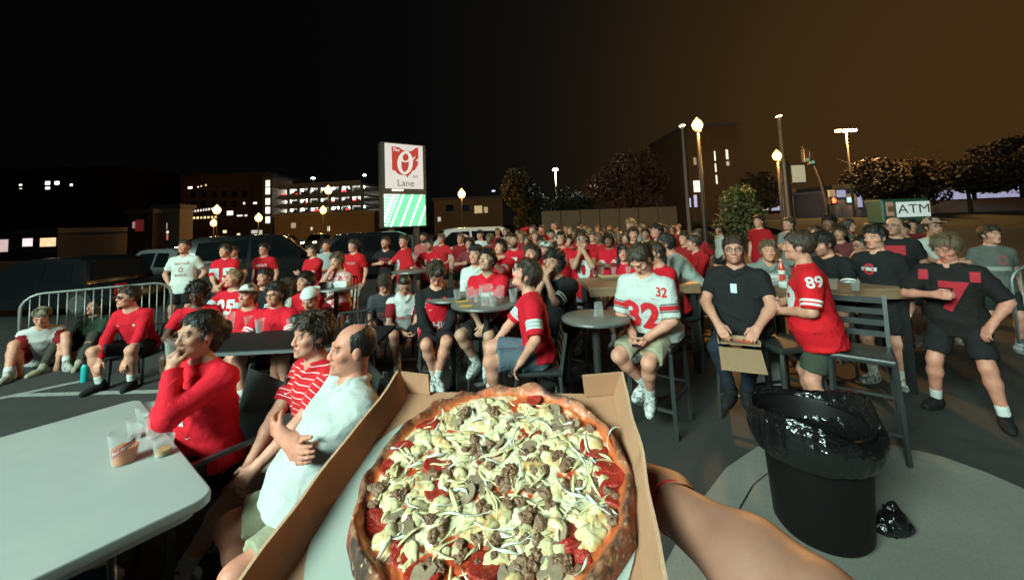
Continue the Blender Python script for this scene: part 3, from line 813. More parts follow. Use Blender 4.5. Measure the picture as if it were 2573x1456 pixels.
        if len(v):
            if hk not in ('buzz', 'ring') and Z < 11:
                # locks of hair lying along the head so that the outline is uneven
                nt = int(min(1500, 5200 / Z)); rg = np.random.default_rng(idx + 77)
                e1 = v[q[:, 1]] - v[q[:, 0]]; e2 = v[q[:, 3]] - v[q[:, 0]]; fn = np.cross(e1, e2); fn /= np.linalg.norm(fn, axis=1)[:, None] + 1e-12; fcn = v[q].mean(1)
                lo_ = (fcn - hc) @ HR / hs; okf = np.where(((fcn - hc) * fn).sum(1) > 0)[0]; pk = rg.choice(okf, nt)
                P_ = fcn[pk]; N_2 = fn[pk]; Lq = lo_[pk]
                top = H((0, -.03, .12)); fl = P_ - top + hu * -.02 * hs + hf * (np.where(Lq[:, 1] > .02, .05, -.02))[:, None] * hs + rg.normal(size=(nt, 3)) * (.022 if hk != 'curly' else .06) * hs
                fl -= N_2 * (fl * N_2).sum(1)[:, None]; fl /= np.linalg.norm(fl, axis=1)[:, None] + 1e-9
                sd_ = np.cross(N_2, fl); ln_ = rg.uniform(.022, .055, nt)[:, None] * hs * (.7 if hk in ('short', 'bun') else 1.0); wd_ = rg.uniform(.0016, .0040, nt)[:, None] * hs; lf_ = rg.uniform(.001, .010, nt)[:, None] * hs * (.5 if hk in ('bun', 'long', 'short') else 1)
                rows = []
                for uu, ww, hh in ((-.3, .7, -.003), (.25, 1.0, .004), (.65, .7, .6), (1.0, .08, 1.0)):
                    c0 = P_ + fl * ln_ * uu + N_2 * (lf_ * hh + .0015); rows += [c0 - sd_ * wd_ * ww, c0 + N_2 * wd_ * ww * .7, c0 + sd_ * wd_ * ww]
                tv_ = np.stack(rows, 1).reshape(-1, 3); bs = (np.arange(nt) * 12)[:, None]
                tq = np.concatenate([bs + A([i_ * 3 + k_, i_ * 3 + k_ + 1, i_ * 3 + k_ + 4, i_ * 3 + k_ + 3]).astype(int) for i_ in range(3) for k_ in range(2)])
                v, q = joinm([(v, q), (tv_, tq)])
            link('hair', np_mesh('hair', v, q), M_HAIR, body, hcl)
    # ---- cap
    if cap:
        cc, back, fabc = cap
        sg = -1 if back else 1
        C_ = [elli(H((0, -.014, .036)), (A((.0765, .097, .089)) + .020) * hs, HR, k=.01)]
        br = elli(H((0, sg * .125, .062)), A((.07, .075, .010)) * hs, HR, k=.02)
        v, q = sdf_mesh(C_ + [br], max(r_head, .006), cuts=lambda P, d: np.maximum(d, (.050 - ((P - hc) @ HR)[:, 2] / hs) * hs))
        me = np_mesh('cap', v, q); a2 = me.attributes.new('sl', 'FLOAT', 'POINT'); a2.data.foreach_set('value', np.full(len(v), 9.0, np.float32))
        link('cap', me, CL[fabc], body, cc)
    if glasses:
        mb = MB()
        for sg in (-1, 1):
            pts = [H((sg * .032 + .022 * math.cos(2 * math.pi * i / 14), .104, .003 + .017 * math.sin(2 * math.pi * i / 14))) for i in range(14)]
            mb.tube(pts, .0026 * hs, 5, closed=True); mb.tube([H((sg * .054, .104, .008)), H((sg * .081, .09, .008)), H((sg * .083, -.005, .006))], .0022 * hs, 5)
        mb.tube([H((-.010, .105, .006)), H((.010, .105, .006))], .0022 * hs, 5)
        go = mb.put('glasses', M_DARKPLASTIC if glasses != 'white' else M_SOLE, body)
        if glasses in ('sun', 'white'):
            mb = MB()
            for sg in (-1, 1):
                mb.lathe([(.021 * hs, 0), (.021 * hs, .002)], 14, H((sg * .032, .103, .003)), Matrix([[HR[i][0], HR[i][2], HR[i][1]] for i in range(3)]))
            mb.put('lens', M_DARKPLASTIC, go)
    def Wd(p):
        return Vector((root.x + p[0] * cy - p[1] * sy, root.y + p[0] * sy + p[1] * cy, p[2]))
    rec = dict(o=body, root=root, yaw=yr, pel=pel, s=s, sit=pose == 'sit', label=label, J={k: [Wd(v_) for v_ in J[k][:3]] for k in J}, hand={k: Wd(J[k][2] + unit(J[k][2] - J[k][1]) * .09) for k in J},
               hd={k: unit(J[k][2] - J[k][1]) for k in J}, Z=Z, W=Wd, hc=Wd(hc), seat=pel - .115 * s)
    PEOPLE.append(rec); return rec
# ---------------------------------------------------------------- ground
def asphalt_mat():
    t = NT('asphalt'); o = t.obj()
    c = t.mix(t.noise(1.3, 5, 0.65), (0.030, 0.031, 0.030), (0.062, 0.063, 0.060))
    c = t.mix(t.math('MULTIPLY', t.math('GREATER_THAN', t.noise(0.55, 4, 0.7, 1.2), 0.60), 0.35), c, (0.022, 0.022, 0.022))
    sp = t.noise(190, 2, 0.7); c = t.mul(c, t.ramp(sp, [(0.35, (0.6, 0.6, 0.6)), (0.7, (1.45, 1.45, 1.42))]))
    nm = t.bump(sp, 0.6, 0.006); nm = t.bump(t.noise(38, 3), 0.3, 0.01, nm)
    return t.out(color=c, rough=t.math('ADD', t.math('MULTIPLY', t.noise(2.5, 4), 0.3), 0.58), normal=nm, spec=0.4)
M_ASPH = asphalt_mat()
t_ = MB(); N_ = 8
t_.v += [Vector((x, y, 0)) for x in np.linspace(-320, 320, N_ + 1) for y in np.linspace(-60, 420, N_ + 1)]
t_.f += [(i * (N_ + 1) + j, (i + 1) * (N_ + 1) + j, (i + 1) * (N_ + 1) + j + 1, i * (N_ + 1) + j + 1) for i in range(N_) for j in range(N_)]
tag(t_.put('ground', M_ASPH), kind='structure')
def paint_mat():
    t = NT('worn_road_paint'); w = t.noise(46, 4, 0.7)
    c = t.mix(t.math('GREATER_THAN', w, 0.58), (0.32, 0.33, 0.31), (0.10, 0.10, 0.10)); return t.out(color=c, rough=0.8)
M_PAINT = paint_mat()
def stripe(a, b, w=0.10):
    a = Vector(a); b = Vector(b); d = (b - a).normalized(); n = Vector((-d.y, d.x, 0)) * w / 2; u = Vector((0, 0, 0.004))
    m = MB(); m.v += [a - n + u, b - n + u, b + n + u, a + n + u]; m.f.append((0, 1, 2, 3))
    tag(m.put('road_marking', M_PAINT), kind='structure')
for p, q in (((-120, 1026), (205, 957)), ((40, 993), (440, 982)), ((820, 866), (1010, 857)), ((905, 910), (1140, 897)), ((930, 1010), (1240, 960)), ((700, 800), (560, 785))):
    stripe(ground(*p), ground(*q))
def concrete_mat():
    t = NT('concrete'); c = t.mix(t.noise(2.2, 5, 0.7), (0.175, 0.172, 0.15), (0.265, 0.258, 0.228))
    c = t.mul(c, t.ramp(t.noise(70, 4, 0.7), [(0.3, (0.82, 0.82, 0.82)), (0.7, (1.08, 1.08, 1.08))]))
    return t.out(color=c, rough=0.85, normal=t.bump(t.noise(120, 3), 0.35, 0.004), spec=0.3)
M_CONC = concrete_mat()
edge = [ground(*p) for p in ((1655, 1456), (1700, 1370), (1760, 1265), (1825, 1180), (1905, 1125), (2010, 1100), (2120, 1103), (2240, 1122), (2370, 1152), (2480, 1192), (2573, 1233))]
d_ = (edge[-1] - edge[-2]).normalized()
outer = edge[0] + Vector((-.25, -1.2, 0)), edge[-1] + d_ * 3.0
poly = [outer[0]] + edge + [outer[1], Vector((outer[1].x + 1, -1.5, 0)), Vector((outer[0].x, -1.5, 0))]
cen = Vector((2.6, 0.2, 0))
def shrink(p, k): 
    v = cen - p; return p + v.normalized() * k
ring_o = [p for p in poly]; ring_i = [shrink(p, 0.20) for p in poly]; ring_j = [shrink(p, 0.212) for p in poly]
pv = MB()
pv.prism([(p.x, p.y) for p in ring_j], -0.05, 0.020)
tag(pv.put('pavement', M_CONC, bevel=0.003), kind='structure')
kb = MB(); n_ = len(poly); b_ = len(kb.v)
for z in (0.016, -0.03):
    kb.v += [Vector((p.x, p.y, z)) for p in ring_o] + [Vector((p.x, p.y, z)) for p in ring_i]
for i in range(n_):
    j = (i + 1) % n_
    kb.f += [(i, j, n_ + j, n_ + i), (i, 2 * n_ + i, 2 * n_ + j, j), (n_ + i, n_ + j, 3 * n_ + j, 3 * n_ + i)]
tag(kb.put('kerb', M_CONC), kind='structure')
# ---------------------------------------------------------------- the big outdoor video screen the crowd watches (behind the camera to the left)
M_BLKMETAL = plain('black_powder_coat', (0.02, 0.021, 0.021), 0.45, 0.0, 0.2, 20, 0.15)
def screen_mat():
    t = NT('screen_picture'); w = t.n('TexWave', wave_type='BANDS'); w.inputs['Scale'].default_value = 0.35; w.inputs['Distortion'].default_value = 0.6; t.set(w.inputs['Vector'], t.obj())
    c = t.mix(w.outputs['Fac'], (0.58, 1.0, 0.80), (0.86, 1.0, 0.97)); return t.out(color=(.01, .01, .01), emis=c, estr=SCREEN_W)
c_ = Vector((-8.6, -7.0, 0)); vs_ = empty('video_screen', c_, math.atan2(-(2.0 - c_.x), 7.0 - c_.y), 'big outdoor video screen on two steel posts facing the crowd', 'screen')
sz0 = 8.2; tl = R_(-24)
MB().box((0, .14, 0), (7.0, 0.02, 3.9)).put('picture', screen_mat(), vs_, loc=(0, 0, sz0), rot=(tl, 0, 0))
MB().box((0, 0, 0), (7.3, 0.25, 4.2)).put('cabinet', M_BLKMETAL, vs_, loc=(0, 0, sz0), rot=(tl, 0, 0))
for sx in (-2.4, 2.4): MB().box((sx, -.9, 4.4), (.3, .3, 8.8)).put('post', M_BLKMETAL, vs_)
# ---------------------------------------------------------------- roadside pylon sign
A0 = at(964, 570, 17.0); A1 = at(1071, 566, 18.2)
ang = math.atan2(A1.y - A0.y, A1.x - A0.x); sw_ = math.hypot(A1.x - A0.x, A1.y - A0.y)
mid = (A0 + A1) / 2; zt = at(960, 358, 17.0).z; zb = A0.z
sg = empty('pylon_sign', (mid.x, mid.y, 0), ang, 'tall illuminated roadside sign with red state outline above a bright LED board', 'sign')
H_ = zt - zb; lz0 = zb; lz1 = zb + H_ * 0.385; fz0 = zb + H_ * 0.455; fz1 = zt
M_CAB = plain('sign_cabinet', (0.06, 0.05, 0.04), 0.6)
MB().box((0, .22, (zb + zt) / 2), (sw_ * 1.06, .40, H_ * 1.03)).put('cabinet', M_CAB, sg, bevel=.02)
for sx in (-.5, .5): MB().box((sx * sw_ * .6, .25, zb / 2), (.22, .22, zb)).put('post', M_CAB, sg)
MB().box((0, 0, (fz0 + fz1) / 2), (sw_ * .90, .03, fz1 - fz0)).put('face_panel', glow('sign_face', (1.0, .95, .86), 0.72, .12, 1.2), sg)
def led_mat():
    t = NT('led_picture'); sp = t.n('SeparateXYZ'); t.set(sp.inputs[0], t.obj()); x = sp.outputs[0]; z = sp.outputs[2]
    u = t.math('ADD', x, t.math('MULTIPLY', z, -0.42))
    ln = t.math('LESS_THAN', t.math('FRACT', t.math('MULTIPLY', u, 2.3)), 0.22)
    hs_ = t.math('LESS_THAN', t.math('FRACT', t.math('MULTIPLY', z, 7.5)), 0.42); left = t.math('LESS_THAN', u, -.55)
    g = t.mix(t.noise(5, 4, .7), (0.06, 0.42, 0.17), (0.22, 0.72, 0.42)); c = t.mix(ln, g, (1, 1, 1)); c = t.mix(t.math('MULTIPLY', hs_, left), c, (.95, 1, .97))
    c = t.mix(t.math('MULTIPLY', t.math('GREATER_THAN', t.noise(9, 3, .7), .66), t.math('LESS_THAN', z, -.15)), c, (.8, .1, .1))
    return t.out(color=(.01, .01, .01), emis=c, estr=1.7)
MB().box((0, 0, 0), (sw_ * .97, .03, lz1 - lz0)).put('led_board', led_mat(), sg, loc=(0, -.02, (lz0 + lz1) / 2))
fw = sw_ * .90; fh = fz1 - fz0; fx0 = -fw / 2
ohio = [(.17, .93), (.36, .925), (.45, .87), (.53, .855), (.62, .845), (.70, .87), (.80, .94), (.875, .955), (.875, .62), (.855, .55), (.80, .47), (.76, .42), (.70, .41), (.66, .34), (.60, .30), (.565, .245), (.52, .31), (.44, .305), (.36, .31), (.30, .34), (.26, .385), (.175, .41)]
def fp(u, v): return (fx0 + u * fw, fz0 + v * fh)
def plate(name, pts, y, mat, th=.012):
    m = MB(); b = [Vector((p[0], y, p[1])) for p in pts]
    m.v += b; m.f.append(tuple(range(len(b)))); return m.put(name, mat, sg)
M_SRED = glow('sign_red', (.62, .045, .03), .75, .15, 3); M_SWHITE = glow('sign_white', (1, .95, .86), 0.78)
plate('state_outline', [fp(*p) for p in ohio], -.022, M_SRED)
def oring(cx, cy, rx, ry, w, sh, y, mat, nm, a0=0, a1=2 * math.pi):
    m = MB(); N = 36
    for i in range(N + 1):
        a = a0 + (a1 - a0) * i / N; ww = w * (.75 + .5 * abs(math.cos(a)))
        for q in (0, 1):
            rr = (rx - q * ww, ry - q * ww * .8); xx = rr[0] * math.cos(a); yy = rr[1] * math.sin(a); p = fp(cx + xx + yy * sh, cy + yy); m.v.append(Vector((p[0], y, p[1])))
    for i in range(N): m.f.append((2 * i, 2 * i + 1, 2 * i + 3, 2 * i + 2))
    return m.put(nm, mat, sg)
oring(.515, .585, .205, .265, .085, .10, -.030, M_SWHITE, 'letter_ring')
oring(.53, .68, .13, .085, .045, .25, -.032, M_SWHITE, 'letter_loop', math.pi * .9, math.pi * 2.1)
plate('letter_tail', [fp(.60, .60), (fp(.80, .76)), fp(.76, .69), fp(.63, .57)], -.034, M_SWHITE)
plate('sparkle', [fp(.82, .70), fp(.85, .68), fp(.90, .72), fp(.865, .67), fp(.93, .63), fp(.86, .645), fp(.84, .58), fp(.845, .645), fp(.78, .64), fp(.835, .665)], -.036, M_SWHITE)
M_SINK = plain('sign_lettering', (.05, .04, .035), .6)
def TM(u, v, y=-.03):
    p = fp(u, v); return Matrix(((1, 0, 0, p[0]), (0, 0, -1, y), (0, 1, 0, p[1]), (0, 0, 0, 1)))
flat_text('lettering', 'The', fh * .075, M_SWHITE, sg, TM(.27, .86, -.036), .03, .3)
flat_text('lettering', 'on', fh * .085, M_SINK, sg, TM(.78, .285), .0); flat_text('lettering', 'Lane', fh * .155, M_SINK, sg, TM(.52, .12), -.005)
MB().box((-.35, -.02, fz0 - .07), (.5, .12, .05)).put('flood_lamp', glow('sign_flood', (1, .9, .7), 3.0), sg)
# ---------------------------------------------------------------- far buildings
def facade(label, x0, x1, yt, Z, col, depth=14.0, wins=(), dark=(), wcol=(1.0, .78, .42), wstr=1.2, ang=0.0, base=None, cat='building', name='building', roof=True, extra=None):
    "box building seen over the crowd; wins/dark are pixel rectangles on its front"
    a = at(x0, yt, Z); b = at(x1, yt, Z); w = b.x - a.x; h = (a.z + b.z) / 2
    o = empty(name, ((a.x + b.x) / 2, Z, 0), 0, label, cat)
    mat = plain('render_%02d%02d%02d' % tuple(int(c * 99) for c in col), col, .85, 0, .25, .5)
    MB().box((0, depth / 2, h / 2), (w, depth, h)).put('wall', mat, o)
    if roof:
        MB().box((0, depth / 2, h + .25), (w + .5, depth + .5, .5)).put('parapet', plain('parapet', (.05, .045, .04), .8), o)
    for L, lit in ((wins, 1), (dark, 0)):
        for r in L:
            p = at(r[0], r[1], Z); q = at(r[2], r[3], Z); cx = (p.x + q.x) / 2 - o.location.x; cz = (p.z + q.z) / 2; ww = abs(q.x - p.x); hh = abs(q.z - p.z)
            wc = r[4] if len(r) > 4 else wcol; st = (r[5] if len(r) > 5 else wstr) * random.uniform(.75, 1.25)
            f = MB().box((cx, -.03, cz), (ww * 1.12, .10, hh * 1.1)).put('window', plain('window_frame', (.05, .05, .05), .5), o)
            MB().box((cx, -.09, cz), (ww, .03, hh)).put('pane', glow('lit_%s_%d' % ('_'.join('%d' % (c * 99) for c in wc), int(st * 10)), wc, st, .35, 1.5) if lit else plain('dark_pane', (.01, .012, .014), .1), f)  # on the lilac shops these glowing strips stand in for floodlit wall
    return o
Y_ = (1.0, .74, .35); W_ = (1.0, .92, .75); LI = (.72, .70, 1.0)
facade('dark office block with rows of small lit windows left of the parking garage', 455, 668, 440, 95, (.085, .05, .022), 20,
       [(473, 469, 484, 474, W_, 2.2), (497, 468, 500, 471, W_, 2), (505, 466, 508, 469), (516, 463, 520, 467)] + [(462 + i * 7, 531 - i * .9, 465 + i * 7, 536 - i * .9, W_, 1.6) for i in range(12)] +
       [(459 + i * 9, 546 - i * .4, 464 + i * 9, 551 - i * .4, Y_, 1.4) for i in range(10)] + [(571, 530, 586, 540, W_, 2), (596, 540, 610, 543, W_, 1.2), (615, 539, 622, 543, W_, 1.2), (612, 508, 616, 513, W_, 2), (637, 508, 646, 512, W_, 2), (561, 578, 570, 585), (596, 586, 604, 590), (632, 578, 648, 586, W_, .7), (651, 578, 665, 588, W_, .7)],
       [(480 + 26 * i, 480, 492 + 26 * i, 495) for i in range(6)] + [(480 + 26 * i, 505, 492 + 26 * i, 520) for i in range(5)])
# parking garage: slabs, columns, a lamp in every bay
GZ = 88.0; ga = at(688, 452, GZ); gb = at(915, 455, GZ); gw = gb.x - ga.x
gar = empty('parking_garage', ((ga.x + gb.x) / 2, GZ, 0), R_(-8), 'open parking garage with three decks of bright ceiling lamps', 'garage')
M_GAR = plain('garage_concrete', (.20, .19, .17), .85, 0, .2, .4)
zl = [at(800, y, GZ).z for y in (565, 540, 518, 495, 468)]
for i, z in enumerate(zl):
    MB().box((0, 8, z), (gw, 16, .5)).put('deck', M_GAR, gar); MB().box((0, -.1, z + .55), (gw, .2, .7)).put('parapet', M_GAR, gar)
for i in range(9): MB().box((-gw / 2 + gw * i / 8, .3, zl[-1] / 2), (.6, .6, zl[-1])).put('column', M_GAR, gar)
MB().box((0, 16.2, zl[-1] / 2), (gw, .3, zl[-1])).put('back_wall', M_GAR, gar)
M_TUBE = glow('garage_lamp', (.95, 1, .93), 75)
for i in range(1, 4):
    for j in range(8):
        MB().box((-gw / 2 + gw * (j + .5) / 8 + random.uniform(-.5, .5), 2.5, zl[i + 1] - .45), (.75, .45, .42)).put('ceiling_lamp', M_TUBE, gar)
for x in (-5, 8.5): 
    MB().tube([(x, 5, zl[-1]), (x, 5, zl[-1] + 2.6)], .08, 6).put('lamp_post', M_BLKMETAL, gar); MB().box((x, 5, zl[-1] + 2.7), (.6, .6, .2)).put('roof_lamp', M_TUBE, gar)
M_TAILB = glow('tail_lamp', (1, .03, .04), 4.5)
for (x, i) in ((-9, 3), (-5.5, 3), (6, 3), (-3, 2), (3, 2), (8.5, 2), (-1, 1), (7, 1)):
    MB().box((x, .25, zl[i] + 1.05), (1.1, .12, .22)).put('parked_tail_lamp', M_TAILB, gar)
facade('slim stair tower with five stacked lit windows beside the garage', 660, 684, 446, 86, (.10, .085, .06), 8, [(668, y, 679, y + 16, W_, 1.5) for y in (453, 472, 498, 520, 544)], name='stair_tower', cat='tower')
facade('low pale stone building with an arched lit doorway behind the white shirted man', 385, 452, 524, 48, (.10, .085, .055), 2.0, [(407, 560, 421, 575, (1, .85, .9), 1.3), (404, 580, 425, 586, W_, 1.2), (404, 587, 412, 600, Y_, .8), (414, 588, 424, 602, (1, .25, .2), .7)])
facade('dark building with a small red mural at the left of the street', 322, 384, 536, 46, (.03, .016, .012), 2.0, [(335, 557, 341, 573, (1, .6, .5), .35), (342, 552, 362, 580, (.6, .06, .05), .18)])
facade('low shopfront with bright lit display windows far to the left', -120, 146, 590, 40, (.03, .024, .03), 12, [(-30, 603, 22, 632, (1, .75, .7), .8), (60, 599, 84, 618, (1, .8, .8), 1.4), (104, 598, 142, 618, (1, .62, .35), 1.1)], name='shop')
facade('dark hotel block with a few bright lights far to the left', -60, 300, 425, 120, (.020, .016, .013), 25, [(49, 463, 56, 466, W_, 4), (50, 472, 56, 475, W_, 1), (115, 456, 126, 464, (.9, .95, 1), 5), (139, 456, 149, 463, W_, 5), (115, 470, 126, 475, W_, 5), (177, 462, 183, 467, W_, 3)])
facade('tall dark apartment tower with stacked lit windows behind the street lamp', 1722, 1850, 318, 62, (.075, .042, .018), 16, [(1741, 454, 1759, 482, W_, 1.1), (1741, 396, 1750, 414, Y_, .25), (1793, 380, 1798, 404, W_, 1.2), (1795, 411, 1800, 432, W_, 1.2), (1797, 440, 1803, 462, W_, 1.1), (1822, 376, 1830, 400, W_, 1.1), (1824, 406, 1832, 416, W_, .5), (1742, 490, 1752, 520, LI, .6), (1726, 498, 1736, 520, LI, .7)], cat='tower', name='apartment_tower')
facade('low shop with a pale lilac lit glass front behind the banner pole', 1897, 1992, 486, 46, (.20, .17, .20), 8, [(1905, 497, 1930, 528, (1, .86, .72), .42), (1934, 494, 1986, 527, LI, .6)], name='shop')  # lilac strip is floodlight on the wall, put in as glow
facade('low white shop lit bluish white across the street by the red signal', 2092, 2172, 474, 46, (.32, .29, .34), 8, [(2099, 478, 2124, 495, LI, .55), (2126, 496, 2145, 508, (.6, 1, .95), 1.3), (2150, 480, 2166, 520, LI, .6)], name='shop')  # lilac strips glow in place of a floodlit wall
facade('long low white commercial building glowing lilac beyond the lawn at the right', 2338, 2700, 452, 50, (.30, .27, .32), 10, [(2345, 480, 2440, 499, LI, .55), (2450, 470, 2560, 494, LI, .5), (2436, 466, 2450, 476, W_, .9), (2460, 464, 2474, 474, W_, .9), (2500, 458, 2530, 470, W_, .8)])  # floodlighting of the white wall painted as glowing lilac strips
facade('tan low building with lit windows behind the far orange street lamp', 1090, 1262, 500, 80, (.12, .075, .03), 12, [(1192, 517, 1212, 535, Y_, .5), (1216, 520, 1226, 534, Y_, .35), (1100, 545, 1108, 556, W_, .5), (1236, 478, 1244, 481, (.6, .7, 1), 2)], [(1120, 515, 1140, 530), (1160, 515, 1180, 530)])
facade('brown house with one pale lit sign behind the dark parked vehicles', 690, 940, 540, 70, (.05, .034, .018), 4, [(732, 560, 744, 572, (1, .7, .45), .5), (824, 568, 829, 580, W_, 1.2), (781, 570, 786, 578, W_, .6)], name='house', cat='house')
# low tan screen wall behind the crowd, with the awning
wa = at(1360, 535, 24); wb = at(1700, 528, 24)
wl_ = empty('boundary_wall', ((wa.x + wb.x) / 2, 24, 0), 0, 'long low tan wall of concrete panels behind the back of the crowd', 'wall')
nP = 7; pw_ = (wb.x - wa.x) / nP
for i in range(nP): MB().box((-(wb.x - wa.x) / 2 + pw_ * (i + .5), 0, (wa.z + .1) / 2), (pw_ - .05, .2, wa.z + .1)).put('panel', plain('tan_panel', (.10, .07, .042), .85, 0, .2, 2), wl_, bevel=.02)
aw = at(1552, 560, 42); tn = empty('canopy_tent', (aw.x, aw.y, 0), 0, 'small white peaked canopy tent standing beyond the crowd', 'tent')
tz_ = at(1552, 555, 42).z
m = MB(); q = 1.25; m.v += [Vector((-q, -q, tz_)), Vector((q, -q, tz_)), Vector((q, q, tz_)), Vector((-q, q, tz_)), Vector((0, 0, tz_ + .75))]; m.f += [(0, 1, 4), (1, 2, 4), (2, 3, 4), (3, 0, 4), (3, 2, 1, 0)]
m.put('canopy', plain('tent_fabric', (.62, .64, .55), .8), tn)
for x in (-1, 1):
    for y in (-1, 1): MB().tube([(x * q * .96, y * q * .96, 0), (x * q * .96, y * q * .96, tz_)], .025, 6).put('pole', M_BLKMETAL, tn)
# ---------------------------------------------------------------- lamps
ORANGE = (1.0, .52, .12)
M_POST = plain('lamp_post_paint', (.018, .016, .013), .5)
def street_lamp(px, py, Z, r, label, watts, strength=7, group=None, col=ORANGE):
    p = at(px, py, Z); o = empty('street_lamp', (p.x, p.y, 0), 0, label, 'street lamp', group)
    MB().lathe([(.16, 0), (.16, .25), (.09, .5), (.06, 1.2), (.05, p.z - r * 1.6), (.10, p.z - r * 1.35), (.12, p.z - r * 1.1)], 12).put('post', M_POST, o, smooth='auto')
    MB().lathe([(.0, -1.1), (.55, -1.05), (.85, -.6), (1.0, -.05), (.9, .4), (.6, .85), (.3, 1.15), (.12, 1.45), (0, 1.55)], 18).put('globe', glow('lamp_globe_%d_%d' % (strength, col[1] * 100), col, strength), o, smooth=True, loc=(0, 0, p.z)).scale = (r, r, r)
    if watts:
        li = bpy.data.lights.new('lamp_light', 'POINT'); li.energy = watts; li.color = (1, .47, .12); li.shadow_soft_size = r
        lo = bpy.data.objects.new('lamp_light', li); COL.objects.link(lo); lo.parent = o; lo.location = (0, -r * 1.2, p.z - .1)
    return o
street_lamp(1752, 314, 12.6, .17, 'street lamp with bright orange acorn globe before the apartment tower', 1700)
street_lamp(1952, 391, 16, .17, 'street lamp with orange acorn globe beside the white banner', 1600)
for px, py, Z, r, lb in ((1160, 487, 38, .36, 'orange street lamp shining right of the roadside sign'), (825, 478, 60, .52, 'orange street lamp in front of the upper garage decks'),
                         (812, 528, 62, .48, 'orange street lamp below the garage decks'), (545, 527, 58, .52, 'upper orange street lamp before the office block'),
                         (537, 560, 62, .46, 'lower orange street lamp before the office block'), (650, 547, 60, .50, 'orange street lamp beside the stair tower')):
    street_lamp(px, py, Z, r, lb, 2600, 9)
def pole_light(px, py, Z, label, heads, h=None, col=(.9, 1, .95), st=30, hw=.62, watts=0, lc=(1, .6, .25)):
    p = at(px, py, Z); o = empty('pole_light', (p.x, p.y, 0), 0, label, 'pole light')
    MB().tube([(0, 0, 0), (0, 0, p.z)], [.14, .09], 8).put('pole', plain('steel_pole', (.16, .13, .10), .6), o)
    if len(heads) > 1: MB().tube([(-heads[0][0] * 0 - 1.1, 0, p.z), (1.1, 0, p.z)], .05, 6).put('cross_arm', M_POST, o)
    if watts:
        li = bpy.data.lights.new('flood_light', 'POINT'); li.energy = watts; li.color = lc; li.shadow_soft_size = .4
        lo = bpy.data.objects.new('flood_light', li); COL.objects.link(lo); lo.parent = o; lo.location = (0, -.6, p.z - .5)
    for dx, c in heads: MB().box((dx, 0, p.z), (hw, .4, hw * .42)).put('lamp_head_or_glint', glow('head_%d_%d' % (c[1] * 100, c[2] * 100), c, st), o, bevel=.05)
pole_light(1395, 426, 48, 'tall pole with one white floodlight above the trees', [(0, (.88, 1, .96))], st=26, watts=2500, lc=(.88, 1, .96))
pole_light(2125, 328, 44, 'tall pole with a row of orange and white floodlights', [(-.85, (1, .55, .2)), (0, (1, .85, .6)), (.85, (.8, .9, 1))], st=24, watts=6000)
pole_light(1714, 316, 26, 'slim pole with a small white floodlight beside the orange lamp', [(0, (1, .8, .5))], st=8, hw=.3)
pole_light(1957, 292, 22, 'slim tall pole with a dim lamp above the banner', [(0, (1, .55, .2))], st=.25, hw=.16)  # no lamp: orange reflection on the pole painted as a faint glow
# banner pole and board
bp = at(1976, 470, 15); bo = empty('banner_pole', (bp.x, bp.y, 0), 0, 'thick dark pole carrying a blank white banner board', 'pole')
bt = at(1976, 405, 15).z
MB().lathe([(.30, 0), (.30, .9), (.17, 1.2), (.14, bt)], 14).put('post', M_POST, bo, smooth='auto')
b0 = at(1988, 416, 15); b1 = at(2025, 457, 15)
MB().box(((b0.x + b1.x) / 2 - bp.x, 0, (b0.z + b1.z) / 2), (b1.x - b0.x, .03, b0.z - b1.z)).put('banner', plain('banner_vinyl', (.62, .66, .60), .6), bo)
for z in (b0.z + .03, b1.z - .03): MB().tube([(-.2, 0, z), (b1.x - bp.x, 0, z)], .025, 6).put('arm', M_POST, bo)
# traffic signal with curved mast arm
tp = at(2078, 530, 17); to = empty('traffic_signal', (tp.x, tp.y, 0), 0, 'traffic signal with curved mast arm and a lit red pedestrian hand', 'traffic light')
mast = [(0, 0, 0)] + [tuple(at(x, y, 17) - Vector((tp.x, tp.y, 0))) for x, y in ((2074, 500), (2062, 455), (2046, 415), (2028, 385), (2014, 366))]
MB().tube(mast, [.11, .09, .08, .07, .06, .05], 8).put('mast', M_POST, to, smooth=True)
for k, (x, y) in enumerate(((2019, 392), (2032, 398))):
    q = at(x, y, 17); h_ = MB().box((q.x - tp.x, -.1, q.z), (.24, .2, .62)).put('signal_head', M_POST, to, bevel=.02)
    MB().lathe([(0, 0), (.07, 0), (.07, .03)], 12, (q.x - tp.x, -.21, q.z - .2), Matrix.Rotation(R_(90), 3, 'X')).put('green_lens', glow('signal_green', (.15, 1, .6), .35), h_)
q = at(2083, 505, 17); h_ = MB().box((q.x - tp.x, -.15, q.z), (.36, .2, .36)).put('pedestrian_head', M_POST, to, bevel=.03)
hx_ = [(-.06, -.1), (.06, -.1), (.1, 0), (.1, .06), (.06, .06), (.055, .11), (.02, .13), (-.02, .13), (-.055, .11), (-.08, .05)]
m = MB(); m.v += [Vector((q.x - tp.x + x, -.265, q.z + y)) for x, y in hx_]; m.f.append(tuple(range(len(hx_)))); m.put('red_hand', glow('signal_red', (1, .07, .02), 9), h_)
q = at(2085, 487, 17); so_ = MB().box((q.x - tp.x, -.1, q.z), (.30, .02, .32)).put('notice_board', plain('notice_white', (.6, .55, .48), .6), to)
for i in range(3): MB().box((q.x - tp.x, -.115, q.z + .08 - i * .08), (.2, .006, .02)).put('printed_line', M_SINK, so_)
